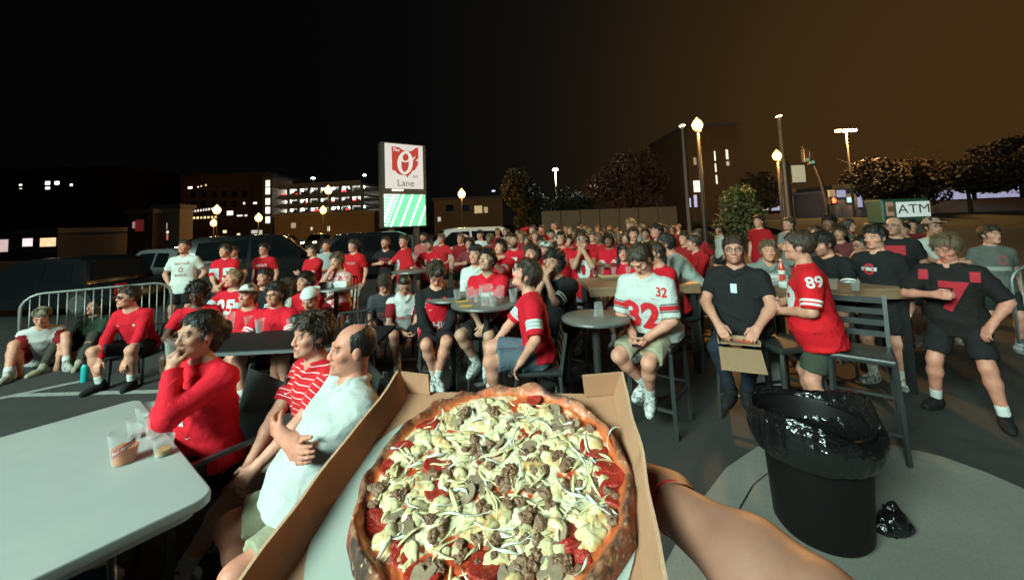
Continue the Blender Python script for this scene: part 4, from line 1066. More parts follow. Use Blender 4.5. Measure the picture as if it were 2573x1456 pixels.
# cash machine kiosk with its sign
k0 = at(2266, 507, 8.2); k1 = at(2353, 542, 8.2); l0 = at(2236, 507, 8.2)
ko = empty('cash_machine', ((l0.x + k1.x) / 2, 8.4, 0), 0, 'green topped cash machine kiosk with a white illuminated sign', 'cash machine')
ox = ko.location.x; kz0 = at(2300, 558, 8.2).z; M_GRN = plain('kiosk_green', (.03, .075, .045), .5)
MB().box((0, .30, kz0 / 2), (k1.x - l0.x - .1, .5, kz0)).put('cabinet', plain('kiosk_body', (.07, .075, .07), .5), ko, bevel=.02)
MB().box((0, .14, (kz0 + k0.z + .06) / 2), (k1.x - l0.x + .08, .40, k0.z - kz0 + .08)).put('header', M_GRN, ko, bevel=.03)
MB().box(((k0.x + k1.x) / 2 - ox, -.08, (k0.z + k1.z) / 2), (k1.x - k0.x, .03, k0.z - k1.z)).put('sign_panel', glow('atm_panel', (.82, 1, .90), .62, .1, 4), ko)
flat_text('lettering', 'ATM', (k0.z - k1.z) * .62, M_SINK, ko, Matrix(((1, 0, 0, (k0.x + k1.x) / 2 - ox), (0, 0, -1, -.10), (0, 1, 0, (k0.z + k1.z) / 2), (0, 0, 0, 1))), .0, 0, 0, 1.25)
l1 = at(2259, 542, 8.2)
pn = MB().box(((l0.x + l1.x) / 2 + .02 - ox, -.08, (l0.z + l1.z) / 2), (l1.x - l0.x - .02, .03, l0.z - l1.z)).put('side_panel', glow('atm_side', (1, .66, .42), .26), ko)
MB().box(((l0.x + l1.x) / 2 + .02 - ox, -.10, (l0.z + l1.z) / 2), (.12, .01, .12)).put('printed_mark', plain('printed_brown', (.2, .1, .06), .7), pn)
# ---------------------------------------------------------------- trees
def leaf_mat(name, c):
    t = NT(name); oi = t.n('ObjectInfo'); g = t.n('NewGeometry')
    f = t.math('FRACT', t.math('MULTIPLY', g.outputs['Random Per Island'], 7.3))
    cc = t.mix(f, tuple(x * .6 for x in c), tuple(x * 1.35 for x in c)); return t.out(color=cc, rough=.65, spec=.25)
def tree(px, py_top, Z, rx, label, col, n=2600, zbot=None, leaf=.16, trunk=True, group=None):
    p = at(px, py_top, Z); H = p.z; o = empty('tree', (p.x, p.y, 0), 0, label, 'tree', group)
    zb = H * .28 if zbot is None else zbot
    rr = np.random.default_rng(int(px)); m = MB()
    m.tube([(0, 0, 0), (.05, 0, zb * .6), (.0, .05, zb * 1.2), (.05, 0, H * .75)], [.03 * H, .022 * H, .018 * H, .006 * H], 8)
    for i in range(9):
        a = rr.uniform(0, 6.28); z0 = zb + (H * .72 - zb) * rr.uniform(0, .8); r1 = rx * rr.uniform(.5, .85)
        m.tube([(0, 0, z0), (math.cos(a) * r1 * .5, math.sin(a) * r1 * .5, z0 + r1 * .45), (math.cos(a) * r1, math.sin(a) * r1, z0 + r1 * .75)], [.011 * H, .007 * H, .003 * H], 5)
    m.put('trunk', plain('bark', (.06, .042, .03), .9, 0, .3, 8, .5), o, smooth=True)
    cl = rr.normal(size=(26, 3)); cl /= np.linalg.norm(cl, axis=1)[:, None]; cl *= rr.uniform(.35, .95, (26, 1))
    cs = rr.uniform(.22, .42, 26); ci = rr.integers(0, 26, n)
    d = rr.normal(size=(n, 3)); d /= np.linalg.norm(d, axis=1)[:, None]; P = cl[ci] + d * (cs[ci] * rr.uniform(.45, 1, n) ** .6)[:, None]
    P = P * A((rx, rx * .9, (H - zb) / 2)); P[:, 2] += (H + zb) / 2
    s = leaf * rr.uniform(.6, 1.3, n)[:, None]; u = rr.normal(size=(n, 3)); u /= np.linalg.norm(u, axis=1)[:, None]; w = np.cross(u, rr.normal(size=(n, 3))); w /= np.linalg.norm(w, axis=1)[:, None]
    V = np.stack([P - u * s, P + w * s * .5, P + u * s, P - w * s * .5 + np.cross(u, w) * s * .25], 1).reshape(-1, 3); Q = np.arange(4 * n).reshape(-1, 4)
    me = np_mesh('crown', V, Q, False); link('crown', me, leaf_mat('leaves', col), o); return o
tree(1846, 448, 10.8, .78, 'young green tree beside the first orange street lamp', (.085, .085, .028), 4200, .7, .055)
tree(1585, 388, 40, 4.3, 'broad russet autumn tree behind the low tan wall', (.115, .05, .028), 8000, 1.5, .24)
tree(1318, 418, 42, 2.6, 'dark narrow tree right of the far orange street lamp', (.045, .042, .018), 6000, 1.0, .2)
tree(1430, 470, 46, 3.0, 'dim rounded tree under the white floodlight pole', (.05, .045, .02), 5000, 1.0, .22)
tree(1905, 425, 34, 2.2, 'dim brown tree behind the banner pole', (.07, .045, .02), 4000, 1.5, .18)
tree(2230, 395, 44, 6.0, 'big dark brown tree beyond the pedestrian signal', (.05, .034, .016), 9000, 2.2, .24)
tree(2420, 380, 40, 6.0, 'big dark brown tree in front of the lilac lit building', (.05, .034, .016), 9000, 3.2, .24)
tree(2560, 350, 36, 5.0, 'tall dark tree at the end of the lilac lit building', (.045, .03, .015), 8000, 3.0, .22)
# lawn bank across the street
la = at(2000, 530, 30); lb = at(2900, 505, 30)
m = MB(); m.v += [Vector((la.x, 29, .004)), Vector((lb.x, 27, .004)), Vector((lb.x + 6, 39, 1.0)), Vector((la.x + 2, 40, 1.0)), Vector((lb.x + 6, 60, 1.0)), Vector((la.x + 2, 60, 1.0))]; m.f += [(0, 1, 2, 3), (3, 2, 4, 5)]
tag(m.put('lawn', plain('dry_grass', (.09, .075, .03), .95, 0, .4, 3, .5)), kind='structure')
# ---------------------------------------------------------------- vehicles
def car_paint(name, col, rough=.25, metal=.3): return plain(name, col, rough, metal, .05, 3, 0, .5, .4)
M_TIRE = plain('rubber', (.012, .012, .012), .8); M_RIM = plain('rim', (.3, .3, .3), .35, .8); M_GLASS = plain('car_glass', (.006, .008, .009), .06, 0, .05, 2, 0, .8)
M_HEADL = plain('headlamp_glass', (.5, .5, .5), .1); M_TAILD = plain('tail_lens', (.25, .01, .01), .2)
def car(label, px, pyroof, Z, yaw, paint, H=1.70, L=4.6, Wd=1.85, suv=True, on=None, name='parked_car', group=None):
    p = at(px, pyroof, Z); o = empty(name, (p.x, p.y, 0), R_(yaw), label, 'car', group)
    h = H; zb = .24; bl = h * .56
    low = [(-L / 2, zb + .12), (-L / 2 + .08, bl * .92), (-L * .30, bl * 1.0), (L * .22, bl * 1.0), (L / 2 - .25, bl * .86), (L / 2, bl * .62), (L / 2 - .02, zb + .1), (L / 2 - .3, zb), (-L / 2 + .3, zb)]
    def side(pts, wd, n=5, tum=0.0):
        m = MB(); ys = np.linspace(-1, 1, n); b = 0
        for y in ys:
            k = 1 - .045 * abs(y) ** 3
            for x, z in pts: m.v.append(Vector((x * k, y * wd / 2 * (1 - tum * max(0, (z - bl)) / (h - bl)), z)))
        q = len(pts)
        for i in range(n - 1):
            for j in range(q): m.f.append((i * q + j, i * q + (j + 1) % q, (i + 1) * q + (j + 1) % q, (i + 1) * q + j))
        m.f.append(tuple(range(q))[::-1]); m.f.append(tuple((n - 1) * q + j for j in range(q))); return m
    side(low, Wd).put('body', paint, o, smooth='auto', bevel=.05, seg=2)
    back = -L * .46 if suv else -L * .34; 
    cab = [(back, bl * .98), (back + .18, h * .93), (back + .5, h * .995), (L * .02, h), (L * .10, h * .97), (L * .27, bl * .98)]
    side(cab, Wd * .93, 5, .22).put('cabin', paint, o, smooth='auto', bevel=.03, seg=2)
    for sy in (-1, 1):
        for xs in (((back + .45, bl + .07), (back + .55, h * .9), (-L * .10, h * .92), (-L * .10, bl + .07)), ((-L * .08, bl + .07), (-L * .08, h * .92), (L * .06, h * .91), (L * .20, bl + .07))):
            m = MB()
            for (x, z) in xs:
                m.v.append(Vector((x, sy * (Wd * .93 / 2 * (1 - .22 * max(0, z - bl) / (h - bl)) + .008), z)))
            m.f.append((0, 1, 2, 3)); m.put('side_window', M_GLASS, o)
    m = MB(); yy = Wd * .40
    m.v += [Vector((L * .265 + .015, -yy, bl + .03)), Vector((L * .265 + .015, yy, bl + .03)), Vector((L * .115 + .03, yy * .82, h * .945)), Vector((L * .115 + .03, -yy * .82, h * .945))]; m.f.append((0, 1, 2, 3)); m.put('windscreen', M_GLASS, o)
    m = MB(); m.v += [Vector((back - .012, -yy, bl + .08)), Vector((back - .012, yy, bl + .08)), Vector((back + .15, yy * .82, h * .9)), Vector((back + .15, -yy * .82, h * .9))]; m.f.append((0, 1, 2, 3)); m.put('rear_window', M_GLASS, o)
    for sx in (-.31, .32):
        for sy in (-1, 1):
            w = MB().lathe([(.0, -.1), (.30, -.1), (.345, -.06), (.345, .06), (.30, .1), (0, .1)], 20, (sx * L, sy * (Wd / 2 - .08), .345), Matrix.Rotation(R_(90), 3, 'X')).put('wheel', M_TIRE, o, smooth='auto')
            MB().lathe([(.0, -.02), (.2, -.03), (.22, .0), (0, .02)], 14, (sx * L, sy * (Wd / 2 + .015), .345), Matrix.Rotation(R_(90), 3, 'X')).put('rim', M_RIM, w)
    for sy in (-1, 1):
        MB().box((L / 2 - .13, sy * Wd * .36, bl * .74), (.16, .36, .16)).put('headlight', on[0] if on and on[0] else M_HEADL, o, bevel=.02)
        MB().box((-L / 2 + .06, sy * Wd * .40, bl * .82), (.10, .24, .26)).put('tail_light', on[1] if on and on[1] else M_TAILD, o, bevel=.02)
        MB().box((L * .19, sy * (Wd * .5 + .06), bl + .1), (.12, .16, .12)).put('mirror', paint, o, bevel=.02)
    return o
P_BLK = car_paint('paint_black', (.010, .011, .012)); P_WHT = car_paint('paint_white', (.50, .50, .48), .3, 0); P_GRY = car_paint('paint_grey', (.10, .11, .11)); P_SIL = car_paint('paint_silver', (.30, .31, .30), .3, .5)
M_TAIL = glow('tail_on', (1, .04, .03), 8); M_HEADON = glow('head_on', (1, .85, .6), 9)
car('black saloon car parked behind the left steel barricade', 170, 640, 10.2, 178, P_BLK, 1.42, 4.7, 1.85, False)
car('pale silver car parked behind the man in the white T-shirt', 430, 634, 13.5, 165, P_SIL, 1.45, 4.5, 1.8, False)
car('large black sport utility vehicle behind the red shirted standing man', 672, 600, 13.0, 30, P_BLK, 1.80, 4.9, 1.95)
car('dark green black estate vehicle behind the grey shirted man', 880, 596, 14.5, 200, P_BLK, 1.72, 4.8, 1.9)
car('white sport utility vehicle parked beneath the roadside sign', 1148, 576, 15.5, 195, P_WHT, 1.75, 4.8, 1.92)
car('dark grey car parked between the sign and the black vehicles', 985, 592, 19.0, 185, P_GRY, 1.5, 4.6, 1.85, False)
for i, (x, Z, lb) in enumerate(((612, 42, 'far car with bright red tail lights waiting on the street'), (590, 50, 'far car with red tail lights behind the waiting car'), (720, 46, 'far car with small red lamps before the brown house'), (500, 44, 'far car with pale headlights before the office block'), (800, 44, 'far car with amber lamps beside the dark estate vehicle'))):
    fl = i in (3, 4); car(lb, x, 590, Z, -90 if fl else 90, P_GRY, 1.5, 4.5, 1.85, False, (M_HEADON if fl else None, None if fl else M_TAIL))
# ---------------------------------------------------------------- steel crowd barricades
M_STEEL = plain('galvanised_steel', (.26, .28, .27), .5, .6, .2, 30)
def barricade(a, b, label, nb=22, h=1.08, zlow=.18):
    a = Vector((a.x, a.y, 0)); b = Vector((b.x, b.y, 0)); d = b - a; L = d.length; o = empty('barricade', a, math.atan2(d.y, d.x), label, 'barricade', 'steel barricades round the yard')
    r = .22; pts = [(0, 0, zlow), (0, 0, h - r)] + [(r - r * math.cos(t), 0, h - r + r * math.sin(t)) for t in np.linspace(.3, 1.57, 5)] + [(L - r + r * math.sin(t), 0, h - r + r * math.cos(t)) for t in np.linspace(0, 1.3, 5)] + [(L, 0, h - r), (L, 0, zlow)]
    MB().tube(pts, .019, 8, closed=True).put('frame', M_STEEL, o, smooth=True)
    bar = MB().tube([(0, 0, zlow + .01), (0, 0, h - .02)], .008, 6).mesh('bar', True)
    for i in range(1, nb):
        link('bar', bar, M_STEEL, o, loc=(L * i / nb, 0, 0))
    ft = MB().tube([(0, -.3, .02), (0, -.26, .05), (0, 0, zlow), (0, .26, .05), (0, .3, .02)], .016, 6).mesh('foot', True)
    for x in (.25, L - .25): link('foot', ft, M_STEEL, o, loc=(x, 0, 0))
    return o
g0 = ground(52, 742, 1.08); g1 = ground(432, 707, 1.08)
barricade(g0, g1, 'galvanised steel barricade behind the people sitting on the ground', 18)
0 and barricade(g1 + Vector((.15, .1, 0)), g1 + Vector((2.3, .55, 0)), 'galvanised steel barricade continuing behind the seated red shirts', 20)
r0 = ground(2536, 668, 1.08); barricade(r0, r0 + Vector((2.0, -.35, 0)), 'galvanised steel barricade behind the man in the grey T-shirt', 20)
# ---------------------------------------------------------------- furniture
M_STOOL = plain('stool_black_metal', (.042, .046, .045), .40, .2, .2, 25, .1)
M_VINYL = plain('stool_black_vinyl', (.024, .028, .027), .38, 0, .15, 30, .2)
def make_stool(back=True):
    o = empty('bar_stool'); h = .74
    MB().box((0, 0, h - .025), (.40, .40, .05)).put('seat', M_VINYL, o, bevel=.018, seg=2)
    for sx in (-1, 1):
        MB().bar((sx * .18, -.18, h - .05), (sx * .20, -.21, 0), .028).put('leg', M_STOOL, o)
        if back: MB().bar((sx * .18, .19, h - .05), (sx * .20, .22, 0), .028).put('leg', M_STOOL, o); MB().bar((sx * .18, .19, h - .04), (sx * .185, .25, h + .40), .028).put('back_post', M_STOOL, o)
        else: MB().bar((sx * .18, .18, h - .05), (sx * .20, .21, 0), .028).put('leg', M_STOOL, o)
        MB().bar((sx * .192, -.20, .30), (sx * .192, .205, .30), .02).put('rail', M_STOOL, o)
    MB().bar((-.192, -.198, .22), (.192, -.198, .22), .024).put('foot_rail', M_STOOL, o); MB().bar((-.192, .207, .34), (.192, .207, .34), .02).put('rail', M_STOOL, o)
    if back:
        for k in range(4): MB().box((0, .205 + k * .012, h + .09 + k * .088), (.36, .014, .05)).put('slat', M_STOOL, o, bevel=.004)
    return o
def make_chair():
    o = empty('metal_chair'); h = .45
    MB().box((0, 0, h - .015), (.42, .42, .03)).put('seat', M_STOOL, o, bevel=.01)
    for sx in (-1, 1):
        MB().bar((sx * .19, -.19, h), (sx * .20, -.21, 0), .025).put('leg', M_STOOL, o)
        MB().tube([(sx * .20, .24, 0), (sx * .19, .19, h), (sx * .19, .27, .80), (sx * .165, .285, .86)], .013, 6).put('leg', M_STOOL, o, smooth=True)
    MB().tube([(-.165, .285, .86), (.165, .285, .86)], .013, 6).put('back_rail', M_STOOL, o)
    for k in range(5): MB().bar((-.13 + k * .065, .20, h), (-.13 + k * .065, .283, .86), .022, .008).put('slat', M_STOOL, o)
    return o
PROTO = {}
SEATS = []
def seat_at(loc, yaw, h, label, back=True, kind=None):
    kind = kind or ('stool' if h > .58 else 'chair'); key = (kind, back)
    if key not in PROTO: PROTO[key] = make_stool(back) if kind == 'stool' else make_chair(); o = PROTO[key]; 
    else: o = copy_tree(PROTO[key])
    o.location = (loc[0], loc[1], 0); o.rotation_euler = (0, 0, yaw); o.scale = (1, 1, h / (.74 if kind == 'stool' else .45))
    tag(o, label, 'stool' if kind == 'stool' else 'chair', 'black metal seats'); return o
M_TOP = plain('table_laminate', (.16, .15, .13), .35, 0, .25, 9)
def round_table(px, py, Z, dia, h, label):
    p = at(px, py, Z); o = empty('round_table', (p.x, p.y, 0), 0, label, 'table')
    MB().lathe([(dia / 2 - .012, h - .03), (dia / 2, h - .024), (dia / 2, h - .006), (dia / 2 - .008, h), (0, h)], 48).put('table_top', M_TOP, o, smooth='auto')
    MB().lathe([(dia / 2 + .003, h - .026), (dia / 2 + .005, h - .015), (dia / 2 + .003, h - .006)], 48).put('edge_band', plain('edge_metal', (.22, .22, .21), .35, .7), o)
    MB().tube([(0, 0, .05), (0, 0, h - .03)], .035, 12).put('column', M_BLKMETAL, o, smooth='auto')
    MB().lathe([(.25, 0), (.25, .015), (.06, .05), (.036, .07)], 24).put('base', M_BLKMETAL, o, smooth='auto'); return o
RT1 = round_table(1222, 766, 4.05, .72, 1.05, 'round bar table with cups and yellow coupons before the number 7 jersey')
RT2 = round_table(1135, 757, 4.45, .60, 1.05, 'small round bar table beside the basketball jersey')
RT3 = round_table(1495, 790, 3.55, .60, .98, 'empty round bar table with one upturned cup')
RT4 = round_table(1285, 688, 5.35, .62, 1.05, 'round bar table behind the number 7 jersey with a pitcher')
RT5 = round_table(845, 719, 5.7, .60, 1.02, 'small round table with white takeaway boxes before the tie dye shirt')
RT6 = round_table(1033, 660, 7.2, .70, 1.05, 'round bar table beneath the roadside sign with dark bottles')
def wood_mat():
    t = NT('worn_wood'); mp = t.n('Mapping'); t.set(mp.inputs[0], t.obj()); mp.inputs['Scale'].default_value = (1.2, 14, 14)
    f = t.noise(6, 5, .65, .8, mp.outputs[0]); c = t.mix(f, (.17, .095, .05), (.34, .215, .125)); return t.out(color=c, rough=.55, normal=t.bump(f, .3, .004))
M_WOOD = wood_mat()
def high_table(x0, x1, y0, y1, h, label, rz=0.0):
    o = empty('high_table', ((x0 + x1) / 2, (y0 + y1) / 2, 0), rz, label, 'table'); w = x1 - x0; d = y1 - y0; n = 6
    for i in range(n): MB().box((0, -d / 2 + d * (i + .5) / n, h - .02), (w, d / n - .006, .04)).put('plank', M_WOOD, o, bevel=.004)
    MB().box((0, -d / 2 + .02, h - .075), (w - .02, .025, .07)).put('apron', M_WOOD, o)
    for sx in (-1, 1):
        for sy in (-1, 1): MB().box((sx * (w / 2 - .08), sy * (d / 2 - .08), h / 2 - .03), (.06, .06, h - .06)).put('leg', M_BLKMETAL, o)
    return o
HT1 = high_table(.86, 2.2, 4.62, 5.45, 1.05, 'high wooden plank table in front of the number 0 jersey')
HT2 = high_table(2.72, 4.05, 3.98, 4.75, 1.05, 'long high wooden table with food boxes and a red soda bottle', R_(-7))
# black folding table
bt_ = empty('folding_table', (-2.30, 4.12, 0), R_(1.5), 'long black folding table with drinks before the seated red jerseys', 'table')
MB().box((0, 0, .725), (1.85, .72, .035)).put('table_top', plain('black_table', (.012, .013, .013), .65, 0, .12, 14, 0, .2), bt_, bevel=.012, seg=2)
MB().box((0, -.355, .715), (1.80, .012, .03)).put('edge_trim', plain('edge_grey', (.14, .15, .15), .5, .4), bt_)
for sx in (-1, 1):
    MB().tube([(sx * .7, -.28, 0), (sx * .7, -.28, .70)], .016, 8).put('leg', M_STOOL, bt_); MB().tube([(sx * .7, .28, 0), (sx * .7, .28, .70)], .016, 8).put('leg', M_STOOL, bt_); MB().tube([(sx * .7, -.28, .15), (sx * .7, .28, .15)], .012, 8).put('stretcher', M_STOOL, bt_)
# white folding table in the foreground
C1 = ground(541, 1236, .74); C2 = ground(350, 1000, .74); C3 = ground(0, 1078, .74)
ux = (C1 - C2); wid = ux.length; ux.normalize(); ul = (C3 - C2).normalized(); ul = (ul - ux * ul.dot(ux)).normalized()
M_WT = plain('white_table_plastic', (.50, .53, .515), .42, 0, .06, 4, .08)
def wt_mat():
    t = NT('white_table_plastic2'); c = t.mix(t.noise(3.0, 5, .65, 1.0), (.31, .335, .325), (.40, .425, .41)); f = t.noise(260, 2)
    mp = t.n('Mapping'); t.set(mp.inputs[0], t.obj()); mp.inputs['Scale'].default_value = (2, 26, 2)
    sm = t.math('GREATER_THAN', t.noise(2.2, 5, .7, .6, mp.outputs[0]), .64); c = t.mix(t.math('MULTIPLY', sm, .25), c, (.23, .25, .24))
    return t.out(color=c, rough=t.math('ADD', t.math('MULTIPLY', t.noise(8, 3), .25), .32), normal=t.bump(f, .12, .002))
M_WT = wt_mat()
wt = empty('folding_table', (C2 + (C1 - C2) / 2 + ul * .92) * 1.0, math.atan2(ul.y, ul.x), 'white plastic folding table with plastic cups and an orange pitcher', 'table'); wt.location.z = 0
def rrect(w, d, r, n=7):
    p = []
    for cx, cy, a0 in ((w / 2 - r, d / 2 - r, 0), (-w / 2 + r, d / 2 - r, 90), (-w / 2 + r, -d / 2 + r, 180), (w / 2 - r, -d / 2 + r, 270)):
        for i in range(n): a = R_(a0 + 90 * i / (n - 1)); p.append((cx + r * math.cos(a), cy + r * math.sin(a)))
    return p
MB().prism(rrect(1.84, wid, .07), .695, .74).put('table_top', M_WT, wt, bevel=.009, seg=3, smooth='auto')
MB().prism(rrect(1.74, wid - .10, .05), .655, .697).put('skirt', M_WT, wt)
for sx in (-1, 1):
    for sy in (-1, 1): MB().tube([(sx * .62, sy * (wid / 2 - .12), .66), (sx * .66, sy * (wid / 2 - .12), 0)], .014, 8).put('leg', plain('grey_tube', (.10, .10, .10), .4, .6), wt, smooth=True)
    MB().tube([(sx * .66, -(wid / 2 - .12), .10), (sx * .66, wid / 2 - .12, .10)], .012, 8).put('stretcher', MATS['grey_tube'], wt)
MB().box((-.25, (wid / 2) * (1 if ux.cross(ul).z > 0 else -1), .70), (.16, .012, .022)).put('moulded_label', M_WT, wt)
# ---------------------------------------------------------------- drinks
def clear_mat(name, col=(1, 1, 1), rough=.05, a=.22):
    t = NT(name); lw = t.n('LayerWeight'); lw.inputs[0].default_value = .25
    al = t.math('ADD', t.math('MULTIPLY', lw.outputs['Facing'], .40), a, clamp=True)
    return t.out(color=col, rough=rough, alpha=al, spec=.8)
M_CLEAR = clear_mat('clear_plastic', (.62, .67, .65), .10, .07)
M_LIQ = {'orange': NT('orange_drink').out(color=(.62, .17, .035), rough=.1, spec=.6), 'beer': NT('pale_beer').out(color=(.52, .33, .10), rough=.1, spec=.6), 'water': clear_mat('water', (.5, .56, .54), .05, .15), 'cola': NT('dark_drink').out(color=(.02, .008, .004), rough=.1)}
def cup(p, label, h=.12, r=.045, liquid=None, fill=.35, name='plastic_cup', upside=False, cat='cup', handle=False, lean=0.0):
    o = empty(name, p, random.uniform(0, 6), label, cat); r0 = r * .72
    pr = [(0, .003), (r0, .003), (r, h), (r + .004, h), (r + .004, h - .004), (r + .0015, h - .005), (r0 + .002, 0), (0, 0)]
    if upside: pr = [(q, h - z) for q, z in pr]; o.rotation_euler.y = R_(lean)
    MB().lathe(pr, 28).put('shell', M_CLEAR, o, smooth='auto')
    if liquid:
        f = fill * h; rf = r0 + (r - r0) * fill; MB().lathe([(0, .005), (r0 - .003, .005), (rf - .003, f), (0, f)], 28).put('drink', M_LIQ[liquid], o, smooth='auto')
    if handle: MB().tube([(r * .95, 0, h * .86), (r + .05, 0, h * .80), (r + .055, 0, h * .4), (r0 + .012, 0, h * .22)], .008, 8).put('handle', M_CLEAR, o, smooth=True)
    return o
def on_table(px, py, z): return ground(px, py, z)
pt = on_table(312, 1160, .741); pit = cup(pt, 'clear pitcher of orange drink with a red label on the white table', .155, .062, 'orange', .48, 'pitcher', cat='pitcher', handle=False); pit.rotation_euler.z = 0
lab = []; N = 14
dirc = math.atan2(CAM.y - pt.y, CAM.x - pt.x)
m = MB()
for i in range(N + 1):
    a = dirc - 1.05 + 1.75 * i / N; u = i / N
    for q in (0, 1):
        z = .045 + u * .050 + q * .028; rr = .062 * (.72 + .28 * z / .155) + .0012; m.v.append(Vector((rr * math.cos(a), rr * math.sin(a), z)))
for i in range(N): m.f.append((2 * i, 2 * i + 2, 2 * i + 3, 2 * i + 1))
lb_ = m.put('label_band', plain('label_red', (.50, .008, .02), .4), pit)
V_, F_ = text_mesh('Red Stripe', .02, .1); bm = bmesh.new(); vs = []
w_ = max(v.x for v in V_) - min(v.x for v in V_)
for v in V_:
    u = .5 + v.x / w_ * .82; a = dirc - 1.05 + 1.75 * u; z = .045 + u * .050 + .014 + v.y * .016; rr = .062 * (.72 + .28 * z / .155) + .0026; vs.append(bm.verts.new((rr * math.cos(a), rr * math.sin(a), z)))
for f in F_:
    try: bm.faces.new([vs[i] for i in f])
    except ValueError: pass
me = bpy.data.meshes.new('lettering'); bm.to_mesh(me); bm.free(); link('lettering', me, plain('label_white', (.75, .72, .7), .5), lb_)
cup(on_table(410, 1142, .741), 'clear cup with a little pale beer on the white table', .088, .044, 'beer', .34)
cup(on_table(388, 1096, .741), 'empty clear cup behind the beer cup on the white table', .115, .043)
cup(on_table(365, 1062, .741), 'empty clear cup at the corner of the white table by the red sweatshirt', .105, .046)
cup(on_table(343, 1098, .741), 'clear cup with dark dregs behind the orange pitcher', .11, .044, 'cola', .12)
zb_ = .744
cup(on_table(573, 830, zb_), 'large frosted pitcher on the black folding table', .20, .068, None, .3, 'pitcher', cat='pitcher')
cup(on_table(652, 834, zb_), 'tall clear cup of water on the black folding table', .15, .046, 'water', .8)
cup(on_table(624, 822, zb_), 'clear cup standing by the white capped man', .13, .042)
cup(on_table(688, 820, zb_), 'empty short cup before the man with round glasses', .10, .040)
cup(on_table(730, 828, zb_), 'clear cup beside the black jersey on the black table', .13, .042)
h1 = 1.051
for px, py, lb, a in ((1180, 752, 'clear cup beside the yellow coupons', {}), (1200, 758, 'short cup of water on the coupon table', dict(liquid='water', fill=.6)), (1240, 768, 'tall cup of water before the number 7 jersey', dict(h=.15, liquid='water', fill=.7)), (1258, 748, 'clear cup behind the tall water cup', {}), (1290, 758, 'clear cup at the right side of the coupon table', dict(liquid='water', fill=.5)), (1150, 750, 'short clear cup left of the yellow coupons', dict(h=.1))):
    cup(on_table(px, py, h1), lb, **{**dict(h=.13, r=.043), **a})
cup(on_table(1222, 766, h1), 'clear pitcher with a red label on the coupon table', .20, .065, None, .3, 'pitcher', cat='pitcher')
mm = plain('coupon_yellow', (.66, .36, .05), .7)
for i, (px, py, rz, lb) in enumerate(((1160, 757, .3, 'yellow paper coupon lying flat on the round bar table'), (1172, 768, -.2, 'yellow paper coupon hanging over the table rim'))):
    p = on_table(px, py, h1 + .003 * i); tag(MB().box((0, 0, .001), (.13, .09, .002)).put('coupon', mm, None, loc=p, rot=(0, 0, rz)), lb, 'coupon')
cup(on_table(1505, 792, .981), 'upturned clear cup on the empty round table', .12, .046, upside=True)
cup(on_table(1278, 686, h1), 'clear pitcher on the rear round table', .2, .07, name='pitcher', cat='pitcher'); cup(on_table(1296, 684, h1), 'square glass of water on the rear round table', .12, .05, 'water', .5)
for px, lb in ((1493, 'round glass mug of beer on the wooden table'), (1510, 'second glass mug of beer on the wooden table')): cup(on_table(px, 694, h1), lb, .13, .05, 'beer', .2, 'beer_mug', handle=True)
cup(on_table(1542, 690, h1), 'clear cup before the girl in red on the wooden table', .11, .04); cup(on_table(1580, 694, h1), 'tall clear cup at the end of the wooden table', .14, .04)
def tray(p, w, d, h, label, mat, name='food_box', cat='box', rz=0.0, lid=True):
    o = empty(name, p, rz, label, cat)
    m = MB(); m.v += [Vector((x * w / 2 * k, y * d / 2 * k, z)) for z, k in ((0, .88), (h, 1.0)) for x, y in ((-1, -1), (1, -1), (1, 1), (-1, 1))]
    m.f += [(0, 3, 2, 1), (0, 1, 5, 4), (1, 2, 6, 5), (2, 3, 7, 6), (3, 0, 4, 7)]
    if lid: m.f.append((4, 5, 6, 7))
    m.put('base', mat, o, bevel=.006)
    if lid: 
        m = MB(); m.v += [Vector((x * w / 2 * k, y * d / 2 * k, z)) for z, k in ((h + .002, 1.03), (h + .035, .9)) for x, y in ((-1, -1), (1, -1), (1, 1), (-1, 1))]
        m.f += [(0, 3, 2, 1), (4, 5, 6, 7), (0, 1, 5, 4), (1, 2, 6, 5), (2, 3, 7, 6), (3, 0, 4, 7)]; m.put('lid', mat, o, bevel=.008)
    return o
M_FOAM = plain('white_foam', (.66, .69, .66), .8); M_CARD = plain('brown_card', (.36, .225, .13), .8, 0, .12, 30)
tray(on_table(822, 722, 1.021), .20, .16, .05, 'white foam takeaway box left on the small round table', M_FOAM); tray(on_table(860, 720, 1.021), .20, .16, .05, 'white foam takeaway box right on the small round table', M_FOAM)
tray(on_table(1545, 699, h1), .42, .28, .03, 'flat brown cardboard tray on the wooden table', M_CARD, 'cardboard_tray', 'tray', 0, False)
for i, (px, py, lb) in enumerate(((1950, 703, 'white foam box open beside the red soda bottle'), (1930, 716, 'pale crumpled food wrapper box at the end of the long table'), (1985, 722, 'white flat box in front of the red jersey'))): tray(on_table(px, py, h1), .2, .15, .035, lb, M_FOAM, rz=.3 * i)
M_BOT = clear_mat('red_bottle', (.75, .05, .02), .08, .7)
so_ = empty('soda_bottle', on_table(1966, 705, h1), 0, 'red soda bottle with a white label on the long table', 'bottle')
MB().lathe([(0, 0), (.033, 0), (.036, .02), (.034, .09), (.036, .13), (.03, .17), (.013, .21), (.013, .235), (0, .235)], 20).put('body', M_BOT, so_, smooth='auto'); MB().lathe([(.037, .08), (.037, .125)], 20).put('label', M_FOAM, so_); MB().lathe([(.015, .235), (.015, .252), (0, .252)], 14).put('cap', M_FOAM, so_)
cup(on_table(2095, 727, h1), 'clear cup on the right part of the long table', .11, .042); cup(on_table(2150, 729, h1), 'small clear cup at the right end of the long table', .1, .04)
